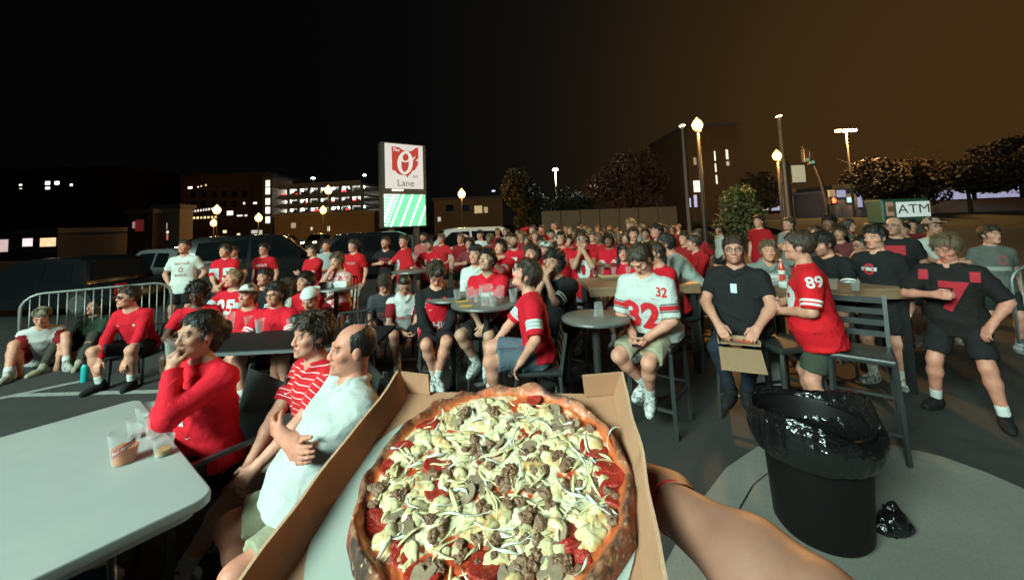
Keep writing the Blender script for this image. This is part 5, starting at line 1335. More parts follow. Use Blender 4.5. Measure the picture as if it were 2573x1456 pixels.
for i, (px, lb) in enumerate(((1020, 'dark bottle with pale label left on the sign table'), (1030, 'dark tall bottle on the sign table'), (1044, 'pale cup on the sign table'))):
    p = on_table(px, 655, h1)
    if i < 2:
        o = empty('bottle', p, 0, lb, 'bottle'); MB().lathe([(0, 0), (.035, 0), (.035, .15), (.014, .2), (.014, .27), (0, .27)], 14).put('body', M_DARKPLASTIC, o, smooth='auto'); MB().lathe([(.0365, .04), (.0365, .12)], 14).put('label', M_FOAM, o)
    else: cup(p, lb, .14, .045)
# teal bottle on the asphalt
tb = empty('water_bottle', ground(212, 958), 0, 'teal insulated water bottle standing on the asphalt', 'bottle')
MB().lathe([(0, 0), (.036, 0), (.038, .01), (.038, .19), (.030, .215), (.024, .222), (0, .222)], 24).put('body', plain('teal_metal', (.02, .42, .40), .35, .2, .08), tb, smooth='auto'); MB().lathe([(.025, .222), (.025, .262), (0, .262)], 18).put('cap', M_DARKPLASTIC, tb); MB().tube([(-.02, 0, .262), (-.02, 0, .285), (.02, 0, .285), (.02, 0, .262)], .005, 6).put('handle', M_DARKPLASTIC, tb)
# trash can with liner
tcp = ground(2066, 1330); tc_ = empty('trash_can', tcp, 0, 'black plastic trash can with a shiny black liner folded over its rim', 'trash can')
M_CAN = plain('can_plastic', (.007, .006, .006), .55, 0, .15, 12, .1, .2)
MB().lathe([(0, 0.02), (.215, .02), (.235, .05), (.262, .52), (.268, .60), (.285, .61), (.285, .64), (.27, .64), (.255, .60), (.225, .06), (0, .05)], 48).put('body', M_CAN, tc_, smooth='auto')
for a in (2.6, -.5): MB().box((math.cos(a) * .285, math.sin(a) * .285, .5), (.05, .11, .03), Matrix.Rotation(a, 3, 'Z')).put('handle', M_CAN, tc_, bevel=.008)
NA, NZ = 180, 26; rr = np.random.default_rng(4); V = []; 
ph = rr.uniform(0, 6.28, 24)
for j in range(NZ):
    u = j / (NZ - 1)
    for i in range(NA):
        a = 2 * math.pi * i / NA
        sp = .5 + .5 * math.sin(a * 3 + 1)
        f1 = sum(math.sin(a * k + ph[k % 24]) / k ** .35 for k in (7, 11, 16, 23, 31, 43)) / 6
        f2 = sum(math.sin(a * k + ph[(k + 5) % 24] + u * 3) / k ** .3 for k in (5, 9, 14, 19, 27, 37, 51)) / 7
        top = .70 + .035 * math.sin(a * 2 + 1.1) + .03 * math.sin(a * 3 + 2) + .018 * f1
        if u < .45:
            w = u / .45; z = .47 + (top - .47) * w + .02 * f1 * (1 - w); r = .305 + .030 * math.sin(w * 3.1) + .050 * f2 * (.4 + .6 * math.sin(w * 3.14)) + .014 * math.sin(a * 2 + .4) 
        else:
            w = (u - .45) / .55; z = top - (top - .33) * w; r = .315 - .055 * min(1, w * 2.2) - .03 * w + .028 * f2 * (.4 + w)
            r = min(r, .30 if w < .15 else .262)
        V.append((r * math.cos(a), r * math.sin(a), z))
Q = np.array([(j * NA + i, j * NA + (i + 1) % NA, (j + 1) * NA + (i + 1) % NA, (j + 1) * NA + i) for j in range(NZ - 1) for i in range(NA)])
t = NT('liner_film'); M_BAG = t.out(color=(.006, .006, .0065), rough=.14, normal=t.bump(t.noise(15, 3, .5, 1.6), .45, .03), spec=.75)
link('liner', np_mesh('liner', np.array(V), Q), M_BAG, tc_)
bgp = ground(2250, 1340)
v, q = sdf_mesh([elli((0, 0, .05), (.085, .07, .07), k=.03), elli((-.075, -.01, .04), (.05, .045, .045), k=.03), elli((.03, .03, .1), (.03, .03, .05), k=.03)], .006, lambda P: .012 * vnoise(P, 26, 3) + .008 * vnoise(P, 60, 4), lambda P, d: np.maximum(d, -P[:, 2]))
bo_ = link('trash_bag', np_mesh('trash_bag', v, q), M_BAG, None, loc=bgp); tag(bo_, 'small knotted black plastic bag lying beside the trash can', 'bag')
# white panel leaning by the long table
pp = ground(1922, 966); pn_ = empty('folding_sign', (pp.x, pp.y, 0), R_(-12), 'blank white folding board standing in front of the long table', 'board')
for k, rx in ((0, -8), (1, 8)): MB().box((0, 0, .47), (.36, .02, .94)).put('board', plain('white_board', (.60, .64, .62), .5, 0, .05), pn_, loc=(0, .12 * k, 0), rot=(R_(rx), 0, 0), bevel=.004)
# free stools at the right
s_ = at(1962, 830, 3.45); seat_at((s_.x, s_.y), R_(-80), .74, 'empty black bar stool standing before the number 89 jersey', False)
s_ = at(2190, 885, 3.05); seat_at((s_.x, s_.y + .1), R_(-40), .74, 'empty slatted bar stool between the red jersey and the black number 7 jersey', True)
s_ = at(895, 800, 5.0); seat_at((s_.x, s_.y), R_(200), .45, 'empty slatted metal chair turned away beside the black folding table', True, 'chair')

def armchair(loc, yaw, label):
    o = empty('armchair', (loc[0], loc[1], 0), yaw, label, 'chair'); h = .44
    MB().box((0, 0, h), (.50, .48, .03)).put('seat', M_VINYL, o, bevel=.01)
    MB().box((0, .27, h + .27), (.48, .02, .42), Matrix.Rotation(R_(-12), 3, 'X')).put('backrest', M_VINYL, o, bevel=.008)
    for sx in (-1, 1):
        MB().bar((sx * .27, -.24, 0), (sx * .27, -.22, .66), .026).put('leg', M_STOOL, o); MB().bar((sx * .27, .28, 0), (sx * .27, .22, .64), .026).put('leg', M_STOOL, o)
        MB().bar((sx * .27, -.235, .665), (sx * .27, .29, .655), .032, .02).put('armrest', M_STOOL, o); MB().bar((sx * .26, .22, h), (sx * .25, .33, h + .50), .026).put('back_post', M_STOOL, o)
    MB().bar((-.27, -.2, h - .02), (.27, -.2, h - .02), .022).put('rail', M_STOOL, o); return o
# ---------------------------------------------------------------- pizza in its box
BR = Matrix.Rotation(-.1663, 3, 'Z') @ Matrix.Rotation(.1923, 3, 'X') @ Matrix.Rotation(-.0237, 3, 'Y')
BO = Vector((-.0601, .600, 1.4631)); BW, BL = .4218, .4393
BM = Matrix.Translation(BO) @ BR.to_4x4()
def card_mat():
    t = NT('cardboard'); mp = t.n('Mapping'); t.set(mp.inputs[0], t.obj()); mp.inputs['Scale'].default_value = (1, 1, 1)
    w = t.n('TexWave', wave_type='BANDS', bands_direction='X'); w.inputs['Scale'].default_value = 55; w.inputs['Distortion'].default_value = .4; t.set(w.inputs['Vector'], mp.outputs[0])
    c = t.mix(t.noise(14, 5, .7), (.33, .165, .095), (.45, .235, .14)); c = t.mix(t.math('MULTIPLY', t.math('GREATER_THAN', t.noise(9, 3, .6, .5), .66), .35), c, (.20, .10, .045))
    return t.out(color=c, rough=.75, normal=t.bump(w.outputs['Fac'], .10, .002, t.bump(t.noise(180, 2), .15, .002)), spec=.3)
M_BOX = card_mat(); M_FLUTE = plain('cardboard_edge', (.50, .29, .18), .9, 0, .3, 200)
bx = empty('pizza_box', (0, 0, 0), 0, 'open brown cardboard pizza box held out in one hand', 'box'); bx.matrix_world = BM
MB().box((0, 0, -.002), (BW, BL, .004)).put('floor', M_BOX, bx)
def wall(sx, splay):
    m = MB(); x0 = sx * BW / 2; x1 = x0 + sx * splay; t = .0045 * sx; n = 24; h = .045
    for i in range(n + 1):
        y = -BL / 2 + BL * i / n; wv = .002 * math.sin(y * 23 + sx) + .0013 * math.sin(y * 51); hv = h + .0012 * math.sin(y * 37)
        m.v += [Vector((x0 + wv * .3, y, 0)), Vector((x1 + wv, y, hv)), Vector((x1 + wv + t, y, hv)), Vector((x0 + t, y, -.004))]
    for i in range(n):
        b = i * 4
        for k in range(4): m.f.append((b + k, b + (k + 1) % 4, b + 4 + (k + 1) % 4, b + 4 + k))
    m.f += [(0, 1, 2, 3), (n * 4 + 3, n * 4 + 2, n * 4 + 1, n * 4)]
    o = m.put('side_wall', M_BOX, bx)
    e = MB()
    for i in range(n + 1):
        y = -BL / 2 + BL * i / n; wv = .002 * math.sin(y * 23 + sx) + .0013 * math.sin(y * 51); hv = h + .0012 * math.sin(y * 37) + .0006 + .0003 * math.sin(i * 5.1)
        e.v += [Vector((x1 + wv, y, hv)), Vector((x1 + wv + t, y, hv))]
    for i in range(n): e.f.append((2 * i, 2 * i + 1, 2 * i + 3, 2 * i + 2))
    e.put('cut_edge', M_FLUTE, o)
wall(-1, .0194); wall(1, .018)
for sx, dx in ((-1, .066), (1, .074)):
    x0 = sx * (BW / 2 + .016); x1 = x0 - sx * dx; m = MB()
    for y0 in (BL / 2 - .004, BL / 2 + .001):
        m.v += [Vector((x0 - sx * .014, y0, .001)), Vector((x1 + sx * .002, y0 - .010, .003)), Vector((x1, y0 - .010, .0455)), Vector((x0, y0, .0465))]
    m.f += [(0, 1, 2, 3), (7, 6, 5, 4), (0, 4, 5, 1), (1, 5, 6, 2), (2, 6, 7, 3), (3, 7, 4, 0)]; m.put('corner_flap', M_BOX, bx)
MB().box((0, -BL / 2 - .002, .02), (BW, .004, .045)).put('front_wall', M_BOX, bx)
lin = MB().lathe([(0, .0005), (.222, .0005), (.222, .003), (0, .003)], 72).put('liner_disc', plain('liner_paper', (.36, .40, .36), .6, 0, .08, 6), bx, loc=(-.006, -.015, 0))
PC = (.017, .0112); PR = .205
pz = empty('pizza', (0, 0, 0), 0, 'large whole pizza topped with pepperoni, sausage, mushrooms, onions and melted cheese', 'pizza')
pz.matrix_world = BM @ Matrix.Translation((PC[0], PC[1], .0035))
def n2(x, y, f, s): return vnoise(np.stack([x, y, np.zeros_like(x) + s * .37], -1), f, s)
def fbm(x, y, f, s, o=4):
    r = 0; a = 1
    for k in range(o): r = r + a * n2(x, y, f * 2 ** k, s + k); a *= .55
    return r
def pizza_h(x, y):
    r = np.hypot(x, y); a = np.arctan2(y, x)
    Rm = PR * (1 + .018 * n2(np.cos(a), np.sin(a), 2.2, 31) + .022 * n2(np.cos(a), np.sin(a), 7, 32))
    u = r / Rm
    crust = np.exp(-((u - .945) / .047) ** 2) * (.0150 + .008 * n2(np.cos(a), np.sin(a), 5, 33) + .0060 * fbm(x, y, 30, 34, 4))
    ch = np.clip(.55 + .75 * fbm(x, y, 26, 41) + .35 * np.clip(.80 - u, -.35, .3) / .3, 0, 1); ch = ch * np.clip((.905 - u) / .05, 0, 1)
    inner = np.clip((.93 - u) / .05, 0, 1)
    z = .0085 + crust + inner * (.0042 * ch + .0028 * fbm(x, y, 60, 43, 3) + .004 * np.clip(fbm(x, y, 17, 44, 2), -.4, 1) * np.clip(1.15 - u, 0, 1))
    edge = np.clip((1.0 - u) / .05, 0, 1); z = z * np.sqrt(np.clip(edge, 0, 1) * (2 - np.clip(edge, 0, 1)))
    return z, u, ch
NR_, NA_ = 120, 420
rad = np.concatenate([np.linspace(0.0008, .86, 84), np.linspace(.865, .9995, NR_ - 84)]); ang_ = np.linspace(0, 2 * np.pi, NA_, endpoint=False)
RR, AA = np.meshgrid(rad, ang_, indexing='ij')
Rm_ = PR * (1 + .018 * n2(np.cos(AA), np.sin(AA), 2.2, 31) + .022 * n2(np.cos(AA), np.sin(AA), 7, 32))
X_ = RR * Rm_ * np.cos(AA); Y2_ = RR * Rm_ * np.sin(AA); Zz, Uu, Ch = pizza_h(X_, Y2_)
V = np.stack([X_, Y2_, Zz], -1).reshape(-1, 3)
I_ = np.arange(NR_ * NA_).reshape(NR_, NA_); J_ = np.roll(I_, -1, 1)
Q = np.stack([I_[:-1], J_[:-1], J_[1:], I_[1:]], -1).reshape(-1, 4)[:, ::-1][:, [3, 2, 1, 0]]
me = np_mesh('dough', V, Q); 
for nm, arr in (('pu', Uu), ('pch', Ch)):
    at_ = me.attributes.new(nm, 'FLOAT', 'POINT'); at_.data.foreach_set('value', arr.reshape(-1).astype(np.float32))
def pizza_mat():
    t = NT('pizza_surface'); u = t.attr('pu'); ch = t.attr('pch'); o = t.obj()
    f1 = t.noise(70, 5, .65); f2 = t.noise(28, 5, .65, .6); f3 = t.noise(190, 3, .6)
    sauce = t.mix(f1, (.36, .018, .010), (.62, .11, .03))
    melt = t.mix(f2, (.78, .66, .40), (.72, .70, .50)); brown = t.mix(f1, (.62, .30, .08), (.45, .14, .04))
    melt = t.mix(t.math('MULTIPLY', t.math('SUBTRACT', t.noise(48, 4, .7), .56, clamp=True), 5.5, clamp=True), melt, brown)
    k = t.math('ADD', ch, t.math('MULTIPLY', t.math('SUBTRACT', f1, .5), .9))
    c = t.mix(t.math('MULTIPLY', t.math('SUBTRACT', k, .36), 4.0, clamp=True), sauce, melt)
    # orange oily ring near the rim
    rim = t.math('MULTIPLY', t.math('SUBTRACT', u, .76), 9, clamp=True)
    c = t.mix(t.math('MULTIPLY', rim, t.math('MULTIPLY', t.math('ADD', f2, .15), .75)), c, t.mix(f1, (.50, .055, .018), (.75, .36, .12)))
    crust = t.mix(f2, (.17, .050, .024), (.40, .17, .075)); char = t.noise(19, 5, .7, .4)
    crust = t.mix(t.math('MULTIPLY', t.math('SUBTRACT', t.noise(52, 4, .7, .5), .47), 7, clamp=True), crust, (.30, .035, .016)); crust = t.mix(t.math('MULTIPLY', t.math('SUBTRACT', char, .46), 8, clamp=True), crust, (.040, .018, .012))
    crust = t.mix(t.math('MULTIPLY', t.math('SUBTRACT', t.noise(130, 3), .60, clamp=True), 6, clamp=True), crust, (.62, .42, .24))
    kc = t.math('ADD', u, t.math('MULTIPLY', t.math('SUBTRACT', f2, .5), .10))
    c = t.mix(t.math('MULTIPLY', t.math('SUBTRACT', kc, .895), 28, clamp=True), c, crust)
    nm = t.bump(f1, .5, .004); nm = t.bump(f3, .25, .0015, nm)
    ro = t.mix(t.math('MULTIPLY', t.math('SUBTRACT', kc, .895), 28, clamp=True), (.30, .30, .30), (.75, .75, .75))
    return t.out(color=c, rough=ro, normal=nm, spec=.55)
link('dough', me, pizza_mat(), pz)
PZI = (BM @ Matrix.Translation((PC[0], PC[1], .0035))).inverted()
def on_pizza(px, py):
    o = PZI @ CAM; d = PZI.to_3x3() @ ray(px, py); p = o + d * ((.016 - o.z) / d.z); return p.x, p.y
def hz(x, y):
    z, u, c = pizza_h(np.array([x]), np.array([y])); return float(z[0]), float(u[0])
rp = random.Random(5)
# -- sausage crumbles
t = NT('sausage'); f = t.noise(120, 4, .7); g = t.noise(420, 2)
M_SAUS = t.out(color=t.mix(f, (.10, .042, .022), (.30, .16, .09)), rough=.38, normal=t.bump(f, .7, .004, t.bump(g, .4, .0015)), spec=.6)
SAUS = []
for k in range(7):
    v, q = sdf_mesh([elli((0, 0, 0), (.011, .009, .007), k=.006), elli((.006, .004, .001), (.007, .006, .006), k=.005), elli((-.006, -.003, .002), (.006, .007, .005), k=.005)], .0013, lambda P: .0030 * vnoise(P, 190, 60 + k) + .0018 * vnoise(P, 420, 70 + k))
    SAUS.append(np_mesh('sausage_piece', v, q))
cl = [(1350, 1150, 7, .022), (1400, 1165, 5, .016), (1170, 1042, 4, .012), (1190, 1120, 5, .014), (1222, 1162, 2, .006), (1480, 1222, 5, .014), (1300, 1238, 6, .016), (1128, 1188, 4, .012), (965, 1238, 5, .014), (1345, 1322, 5, .014), (1115, 1340, 6, .018), (1215, 1278, 3, .009), (1290, 1050, 5, .016),
      (1455, 1062, 5, .014), (1375, 1398, 6, .018), (1255, 1400, 5, .016), (1090, 1215, 3, .012), (1010, 1250, 3, .012), (1420, 1010, 4, .012), (1240, 1020, 3, .012), (1330, 1440, 5, .02), (1120, 1430, 4, .02), (1180, 1370, 4, .016), (1500, 1290, 3, .01), (1060, 1290, 3, .012), (1380, 1265, 4, .014), (1260, 1190, 3, .012), (1560, 1250, 2, .008)]
def putp(name, mesh, mat, x, y, dz, rz, sc, tilt=(0, 0), limit=.90):
    z, u = hz(x, y)
    if u > limit: return None
    return link(name, mesh, mat, pz, loc=(x, y, z + dz), rot=(tilt[0], tilt[1], rz)), None
def place(name, mesh, mat, x, y, dz, rz, sc=1.0, tilt=(0, 0), limit=.90):
    z, u = hz(x, y)
    if u > limit: return
    o = link(name, mesh, mat, pz, loc=(x, y, z + dz), rot=(tilt[0], tilt[1], rz)); o.scale = (sc, sc, sc * rp.uniform(.8, 1.1)); return o
cl += [(rp.uniform(930, 1560), rp.uniform(1020, 1440), 2, .012) for _ in range(8)]
for px, py, n, sp in cl:
    cx, cy = on_pizza(px, py)
    for i in range(n): place('sausage_piece', rp.choice(SAUS), M_SAUS, cx + rp.gauss(0, sp), cy + rp.gauss(0, sp * .8), .0022, rp.uniform(0, 6.28), rp.uniform(.45, .85), (rp.uniform(-.5, .5), rp.uniform(-.5, .5)))
# -- pepperoni
t = NT('pepperoni'); f = t.noise(160, 4, .7); g = t.n('TexVoronoi'); g.inputs['Scale'].default_value = 330; t.set(g.inputs['Vector'], t.obj())
c = t.mix(f, (.22, .008, .008), (.56, .040, .022)); c = t.mix(t.math('LESS_THAN', g.outputs['Distance'], .20), c, (.60, .22, .12)); c = t.mix(t.math('MULTIPLY', t.math('SUBTRACT', t.noise(55, 4, .7), .50, clamp=True), 5, clamp=True), c, (.20, .012, .008))
M_PEP = t.out(color=c, rough=.28, normal=t.bump(f, .8, .004, t.bump(t.noise(60, 3), .6, .006)), spec=.6)
PEP = []
for k in range(5):
    n, m = 30, 7; V = []; s1, s2 = rp.uniform(0, 6), rp.uniform(0, 6)
    for i in range(m):
        for j in range(n):
            a = 2 * math.pi * j / n; r = .0205 * (i / (m - 1)) * (1 + .03 * math.sin(2 * a + s1)); w = (i / (m - 1)) ** 2
            V.append((r * math.cos(a), r * math.sin(a), .0018 + w * (.0008 + .0016 * math.sin(2 * a + s1) + .001 * math.sin(3 * a + s2))))
    for j in range(n): a = 2 * math.pi * j / n; x, y, z = V[(m - 1) * n + j]; V.append((x * 1.01, y * 1.01, z - .0018))
    Q = np.array([(i * n + j, i * n + (j + 1) % n, (i + 1) * n + (j + 1) % n, (i + 1) * n + j) for i in range(m) for j in range(n)]); PEP.append(np_mesh('pepperoni_slice', np.array(V), Q))
for px, py in ((1072, 1062), (1012, 1132), (1102, 1226), (1492, 1122), (1532, 1186), (1172, 996), (1338, 1000), (945, 1305), (1425, 1335), (1212, 1418), (1485, 1425), (1395, 1372), (985, 1172), (1100, 1165), (1245, 988), (1545, 1235), (1330, 1090), (1060, 1440), (1020, 1378), (1440, 1395)):
    x, y = on_pizza(px, py); place('pepperoni_slice', rp.choice(PEP), M_PEP, x, y, .0005, rp.uniform(0, 6), rp.uniform(.85, 1.15), (rp.uniform(-.22, .22), rp.uniform(-.22, .22)), .865)
# -- melted cheese: strands and pools
t = NT('cheese'); f = t.noise(55, 4, .6); c = t.mix(f, (.58, .47, .22), (.74, .70, .45)); c = t.mix(t.math('GREATER_THAN', t.noise(85, 4, .7), .66), c, (.60, .30, .09))
c = t.mix(t.math('MULTIPLY', t.math('SUBTRACT', t.noise(38, 4, .7), .50, clamp=True), 6, clamp=True), c, (.52, .27, .08))
c = t.mix(t.math('MULTIPLY', t.math('SUBTRACT', t.noise(210, 3, .6), .63, clamp=True), 14, clamp=True), c, (.52, .10, .025))
M_CHE = t.out(color=c, rough=.24, normal=t.bump(t.noise(120, 3), .25, .002), spec=.5)
def strip(name, L, w, th, bend, wob, n=12, taper=.7, lift=.004):
    V = []
    s1 = rp.uniform(0, 6); K = 6
    for i in range(n + 1):
        u = i / n - .5; a = u * bend; x = (math.sin(a) / bend * L) if abs(bend) > .05 else u * L; y = (1 - math.cos(a)) / bend * L if abs(bend) > .05 else 0
        tw = wob * math.sin(u * 5 + s1); wd = w * (1 - taper * abs(2 * u) ** 2.2); z = th + lift * (1 - (2 * u) ** 2) * .7 + lift * .35 * math.sin(u * 9 + s1)
        nx, ny = -math.sin(a), math.cos(a)
        for k in range(K):
            b = 2 * math.pi * k / K; cw = math.cos(b) * wd / 2; ct = math.sin(b) * th / 2 * (1 - .5 * abs(2 * u) ** 3)
            V.append((x + nx * (cw * math.cos(tw)), y + ny * (cw * math.cos(tw)), z + cw * math.sin(tw) + ct))
    Q = [(i * K + k, i * K + (k + 1) % K, (i + 1) * K + (k + 1) % K, (i + 1) * K + k) for i in range(n) for k in range(K)]
    return np_mesh(name, np.array(V), np.array(Q))
CHS = [strip('cheese_strand', rp.uniform(.022, .055), rp.uniform(.003, .0085), .0026, rp.uniform(-1.6, 1.6), .25, 12, .8, .003) for _ in range(10)]
for i in range(110):
    r = PR * .80 * math.sqrt(rp.random()); a = rp.uniform(0, 6.28); cx, cy = r * math.cos(a), r * math.sin(a); rad_ = rp.uniform(.009, .021); el_ = rp.uniform(.6, 1.0); ro = rp.uniform(0, 3.1)
    aa = np.linspace(0, 2 * np.pi, 26, endpoint=False); uu = np.array([0.001, .25, .45, .62, .78, .9, 1.0]); U2, A2 = np.meshgrid(uu, aa, indexing='ij'); sd = rp.randrange(900)
    ol = rad_ * (1 + .45 * n2(np.cos(A2), np.sin(A2), 1.6, 200 + sd) + .16 * n2(np.cos(A2), np.sin(A2), 5, 300 + sd)); xx = U2 * ol * np.cos(A2); yy = U2 * ol * np.sin(A2) * el_
    xx, yy = xx * math.cos(ro) - yy * math.sin(ro), xx * math.sin(ro) + yy * math.cos(ro); zz = pizza_h(xx + cx, yy + cy)[0]
    up = rp.choice((rp.uniform(.0015, .004), rp.uniform(.004, .0085))); zz = zz + np.where(U2 < .99, up * (1 - U2 ** 2.6) + .0016, -.0012) + .0011 * fbm(xx + cx, yy + cy, 75, 400 + sd, 3) * (1 - U2 ** 4)
    I2 = np.arange(U2.size).reshape(U2.shape); J2 = np.roll(I2, -1, 1); Q2 = np.stack([I2[:-1], J2[:-1], J2[1:], I2[1:]], -1).reshape(-1, 4)[:, ::-1][:, [3, 2, 1, 0]]
    link('cheese_pool', np_mesh('cheese_pool', np.stack([xx + cx, yy + cy, zz], -1).reshape(-1, 3), Q2), M_CHE, pz)
for i in range(110):
    r = PR * .80 * math.sqrt(rp.random()); a = rp.uniform(0, 6.28); place('cheese_strand', rp.choice(CHS), M_CHE, r * math.cos(a), r * math.sin(a), .001, rp.uniform(0, 6), rp.uniform(.7, 1.1), (rp.uniform(-.12, .12), rp.uniform(-.12, .12)), .86)
# -- onion slivers
t = NT('onion'); f = t.noise(90, 3, .5); c = t.mix(f, (.58, .57, .47), (.72, .69, .60)); M_ONI = t.out(color=c, rough=.25, spec=.55, normal=t.bump(f, .15, .002))
ONI = [strip('onion_sliver', rp.uniform(.035, .075), rp.uniform(.003, .006), .0018, rp.choice((-1, 1)) * rp.uniform(.8, 2.2), .9, 14, .8, .006) for _ in range(8)]
for px, py, rz in ((1192, 990, .3), (1112, 1058, 1.9), (1095, 1055, 1.2), (1050, 1150, 1.2), (1060, 1165, 1.0), (1210, 1060, .4), (1265, 1075, .5), (1475, 1130, 2.0), (1465, 1165, 2.1), (1430, 1240, -.3), (1490, 1265, -.5), (1520, 1282, -.2), (1470, 1255, -.7), (1165, 1165, .9), (1130, 1235, .2), (1120, 1275, .6), (1270, 1350, .2), (1250, 1385, -.2), (1300, 1375, .5), (975, 1370, 1.8), (1470, 1425, 1.2), (1000, 1130, .5), (1530, 1110, 1.4), (1350, 1060, -.2), (1420, 1300, 1.2), (1180, 1300, .3), (1230, 1330, -.1)):
    x, y = on_pizza(px, py); place('onion_sliver', rp.choice(ONI), M_ONI, x, y, .0035, rz - .166, rp.uniform(.8, 1.1), (rp.uniform(-.2, .2), rp.uniform(-.2, .2)), .92)
for i in range(30):
    r = PR * .78 * math.sqrt(rp.random()); a = rp.uniform(0, 6.28); place('onion_sliver', rp.choice(ONI), M_ONI, r * math.cos(a), r * math.sin(a), .0028, rp.uniform(0, 6), rp.uniform(.5, .95), (rp.uniform(-.3, .3), rp.uniform(-.3, .3)))
# -- mushroom slices
t = NT('mushroom'); f = t.noise(140, 4, .6); M_MUSH = t.out(color=t.mix(f, (.16, .10, .065), (.40, .30, .20)), rough=.4, normal=t.bump(f, .4, .003))
mp_ = [(-.004, -.014), (.004, -.014), (.0045, -.003), (.014, -.004), (.0165, .003), (.012, .011), (.004, .0145), (-.004, .0145), (-.012, .011), (-.0165, .003), (-.014, -.004), (-.0045, -.003)]
MU = MB().prism(mp_, 0, .0032).mesh('mushroom_slice', 'auto', .0008)
for i in range(26):
    r = PR * .78 * math.sqrt(rp.random()); a = rp.uniform(0, 6.28); place('mushroom_slice', MU, M_MUSH, r * math.cos(a), r * math.sin(a), .001, rp.uniform(0, 6), rp.uniform(.75, 1.1), (rp.uniform(-.35, .35), rp.uniform(-.35, .35)))
# ---------------------------------------------------------------- the arm that holds the box
def bw(p): return A(BM @ Vector(p))
wr = A(at(1640, 1215, .605)) - A((0, 0, .012)); elb = A(at(2075, 1560, .40)); shd = A((.42, -.14, 1.36))
fdir = unit(wr - elb); hdir = unit(bw((.10, .05, -.036)) - wr); pn = A(BR @ Vector((0, 0, 1)))
m1 = elb + (wr - elb) * .3
hp_ = hand_prims(wr, hdir, pn, False, .12, 1.0, .6)
ap = [cone(shd, elb, .050, .041, k=.03), cone(elb, m1, .041, .044, k=.03), cone(m1, wr, .043, .028, k=.03)]
parts = [sdf_mesh(ap, .006), sdf_mesh(hp_ + [ap[2]], .0042, lo=np.min([q['lo'] for q in hp_], 0) - .004, hi=np.max([q['hi'] for q in hp_], 0) + .004)]
V, Q = joinm(parts); me = np_mesh('person', V, Q); att = me.attributes.new('hp', 'FLOAT_VECTOR', 'POINT'); hv = np.zeros((len(V), 3), np.float32); hv[:, 1] = -1; att.data.foreach_set('vector', hv.ravel())
arm = link('person', me, M_SKIN, None, (.27, .135, .095, 1)); tag(arm, 'bare forearm of the person holding out the pizza box', 'person')
axd = unit(wr - m1); bc_ = wr - axd * .035; px_ = unit(np.cross(axd, A((0, 0, 1)))); py_ = np.cross(axd, px_)
MB().tube([Vector(bc_ + (px_ * math.cos(a) + py_ * math.sin(a)) * .0325 + axd * .006 * math.sin(a * 2)) for a in np.linspace(0, 2 * math.pi, 25)[:-1]], .0024, 6, closed=True).put('bracelet', plain('red_cord', (.42, .01, .015), .7), arm, smooth=True)
# ---------------------------------------------------------------- the crowd
W32 = (.60, .02, .03)
def seat_for(r, short, back=True, kind=None, label=None):
    fwd = Vector((math.sin(r['yaw']), -math.cos(r['yaw']), 0)); h = min(max(r['seat'], .30), .85)
    p = r['root'] - fwd * -.02
    return seat_at((p.x, p.y), r['yaw'], h, label or ('%s under the %s' % ('black metal bar stool' if h > .58 else 'black metal chair', short)), back, kind)
def sitp(short, label, *a, back=True, kind=None, **k):
    r = person(label, *a, pose='sit', **k); seat_for(r, short, back, kind); return r
SW = lambda x, z, c=(.72, .72, .7), h=.045: ('s', '', h, x, z, c)
# --- the three at the white table
r1 = person('woman in a red sweatshirt drinking from a cup at the white table', 500, 838, 2.30, pose='sit', yaw=-56, look=(-4, 4), lean=4, legyaw=-28, arms=('rest', 'mouth'), skin='tan', hair=('bun', 'dark'), shirt=RED, sleeve='long', bottom=('pants', NAVY), woman=True, wide=1.08,
     num=[('t', 'OHIO', .06, -.02, .30, WHITE), ('r', '', .03, -.01, .235, WHITE, .09), SW(.05, .15)])
r2 = person('young man in a striped red polo shirt with hands clasped at his knees', 785, 842, 2.48, pose='sit', yaw=-60, look=(-8, 4), lean=4, legyaw=-34, feet={'R': (.12, .50, .085), 'L': (.12, .66, .085)}, hair=('sweep', 'brown'), shirt=(.52, .014, .022), fab='polo', neck='polo', bottom=('shorts', KHAKI),
     arm_over={'R': ((.04, .44, -.40), (1, -.2, -.2), (-.7, 0, -.5), .7), 'L': ((.02, .46, -.38), (1, -.2, -.2), (-.7, 0, -.5), .7)}, num=[SW(-.09, .36), SW(.08, .33)])
r3 = person('balding older man in a white polo shirt with arms crossed over his belly', 885, 876, 2.08, pose='sit', yaw=-74, look=(-4, 6), lean=-10, hair=('ring', 'dark'), skin='ruddy', shirt=(.50, .53, .51), neck='polo', bottom=('shorts', KHAKI), belly=.095, wide=1.08, shoes=DARK, headsz=1.0,
     arm_over={'R': ((-.13, .235, -.16), (1, .25, -1), (0, -1, .1), .5), 'L': ((-.12, .265, -.185), (1, .25, -1), (0, -1, .2), .5)}, socks=False)
armchair((r3['root'].x, r3['root'].y), r3['yaw'], 'black metal armchair under the older man in the white polo')
armchair((r1['root'].x, r1['root'].y), r1['yaw'] - .3, 'black armchair with solid back under the woman in the red sweatshirt')
armchair((r2['root'].x, r2['root'].y), r2['yaw'] - .4, 'black armchair under the young man in the striped polo')
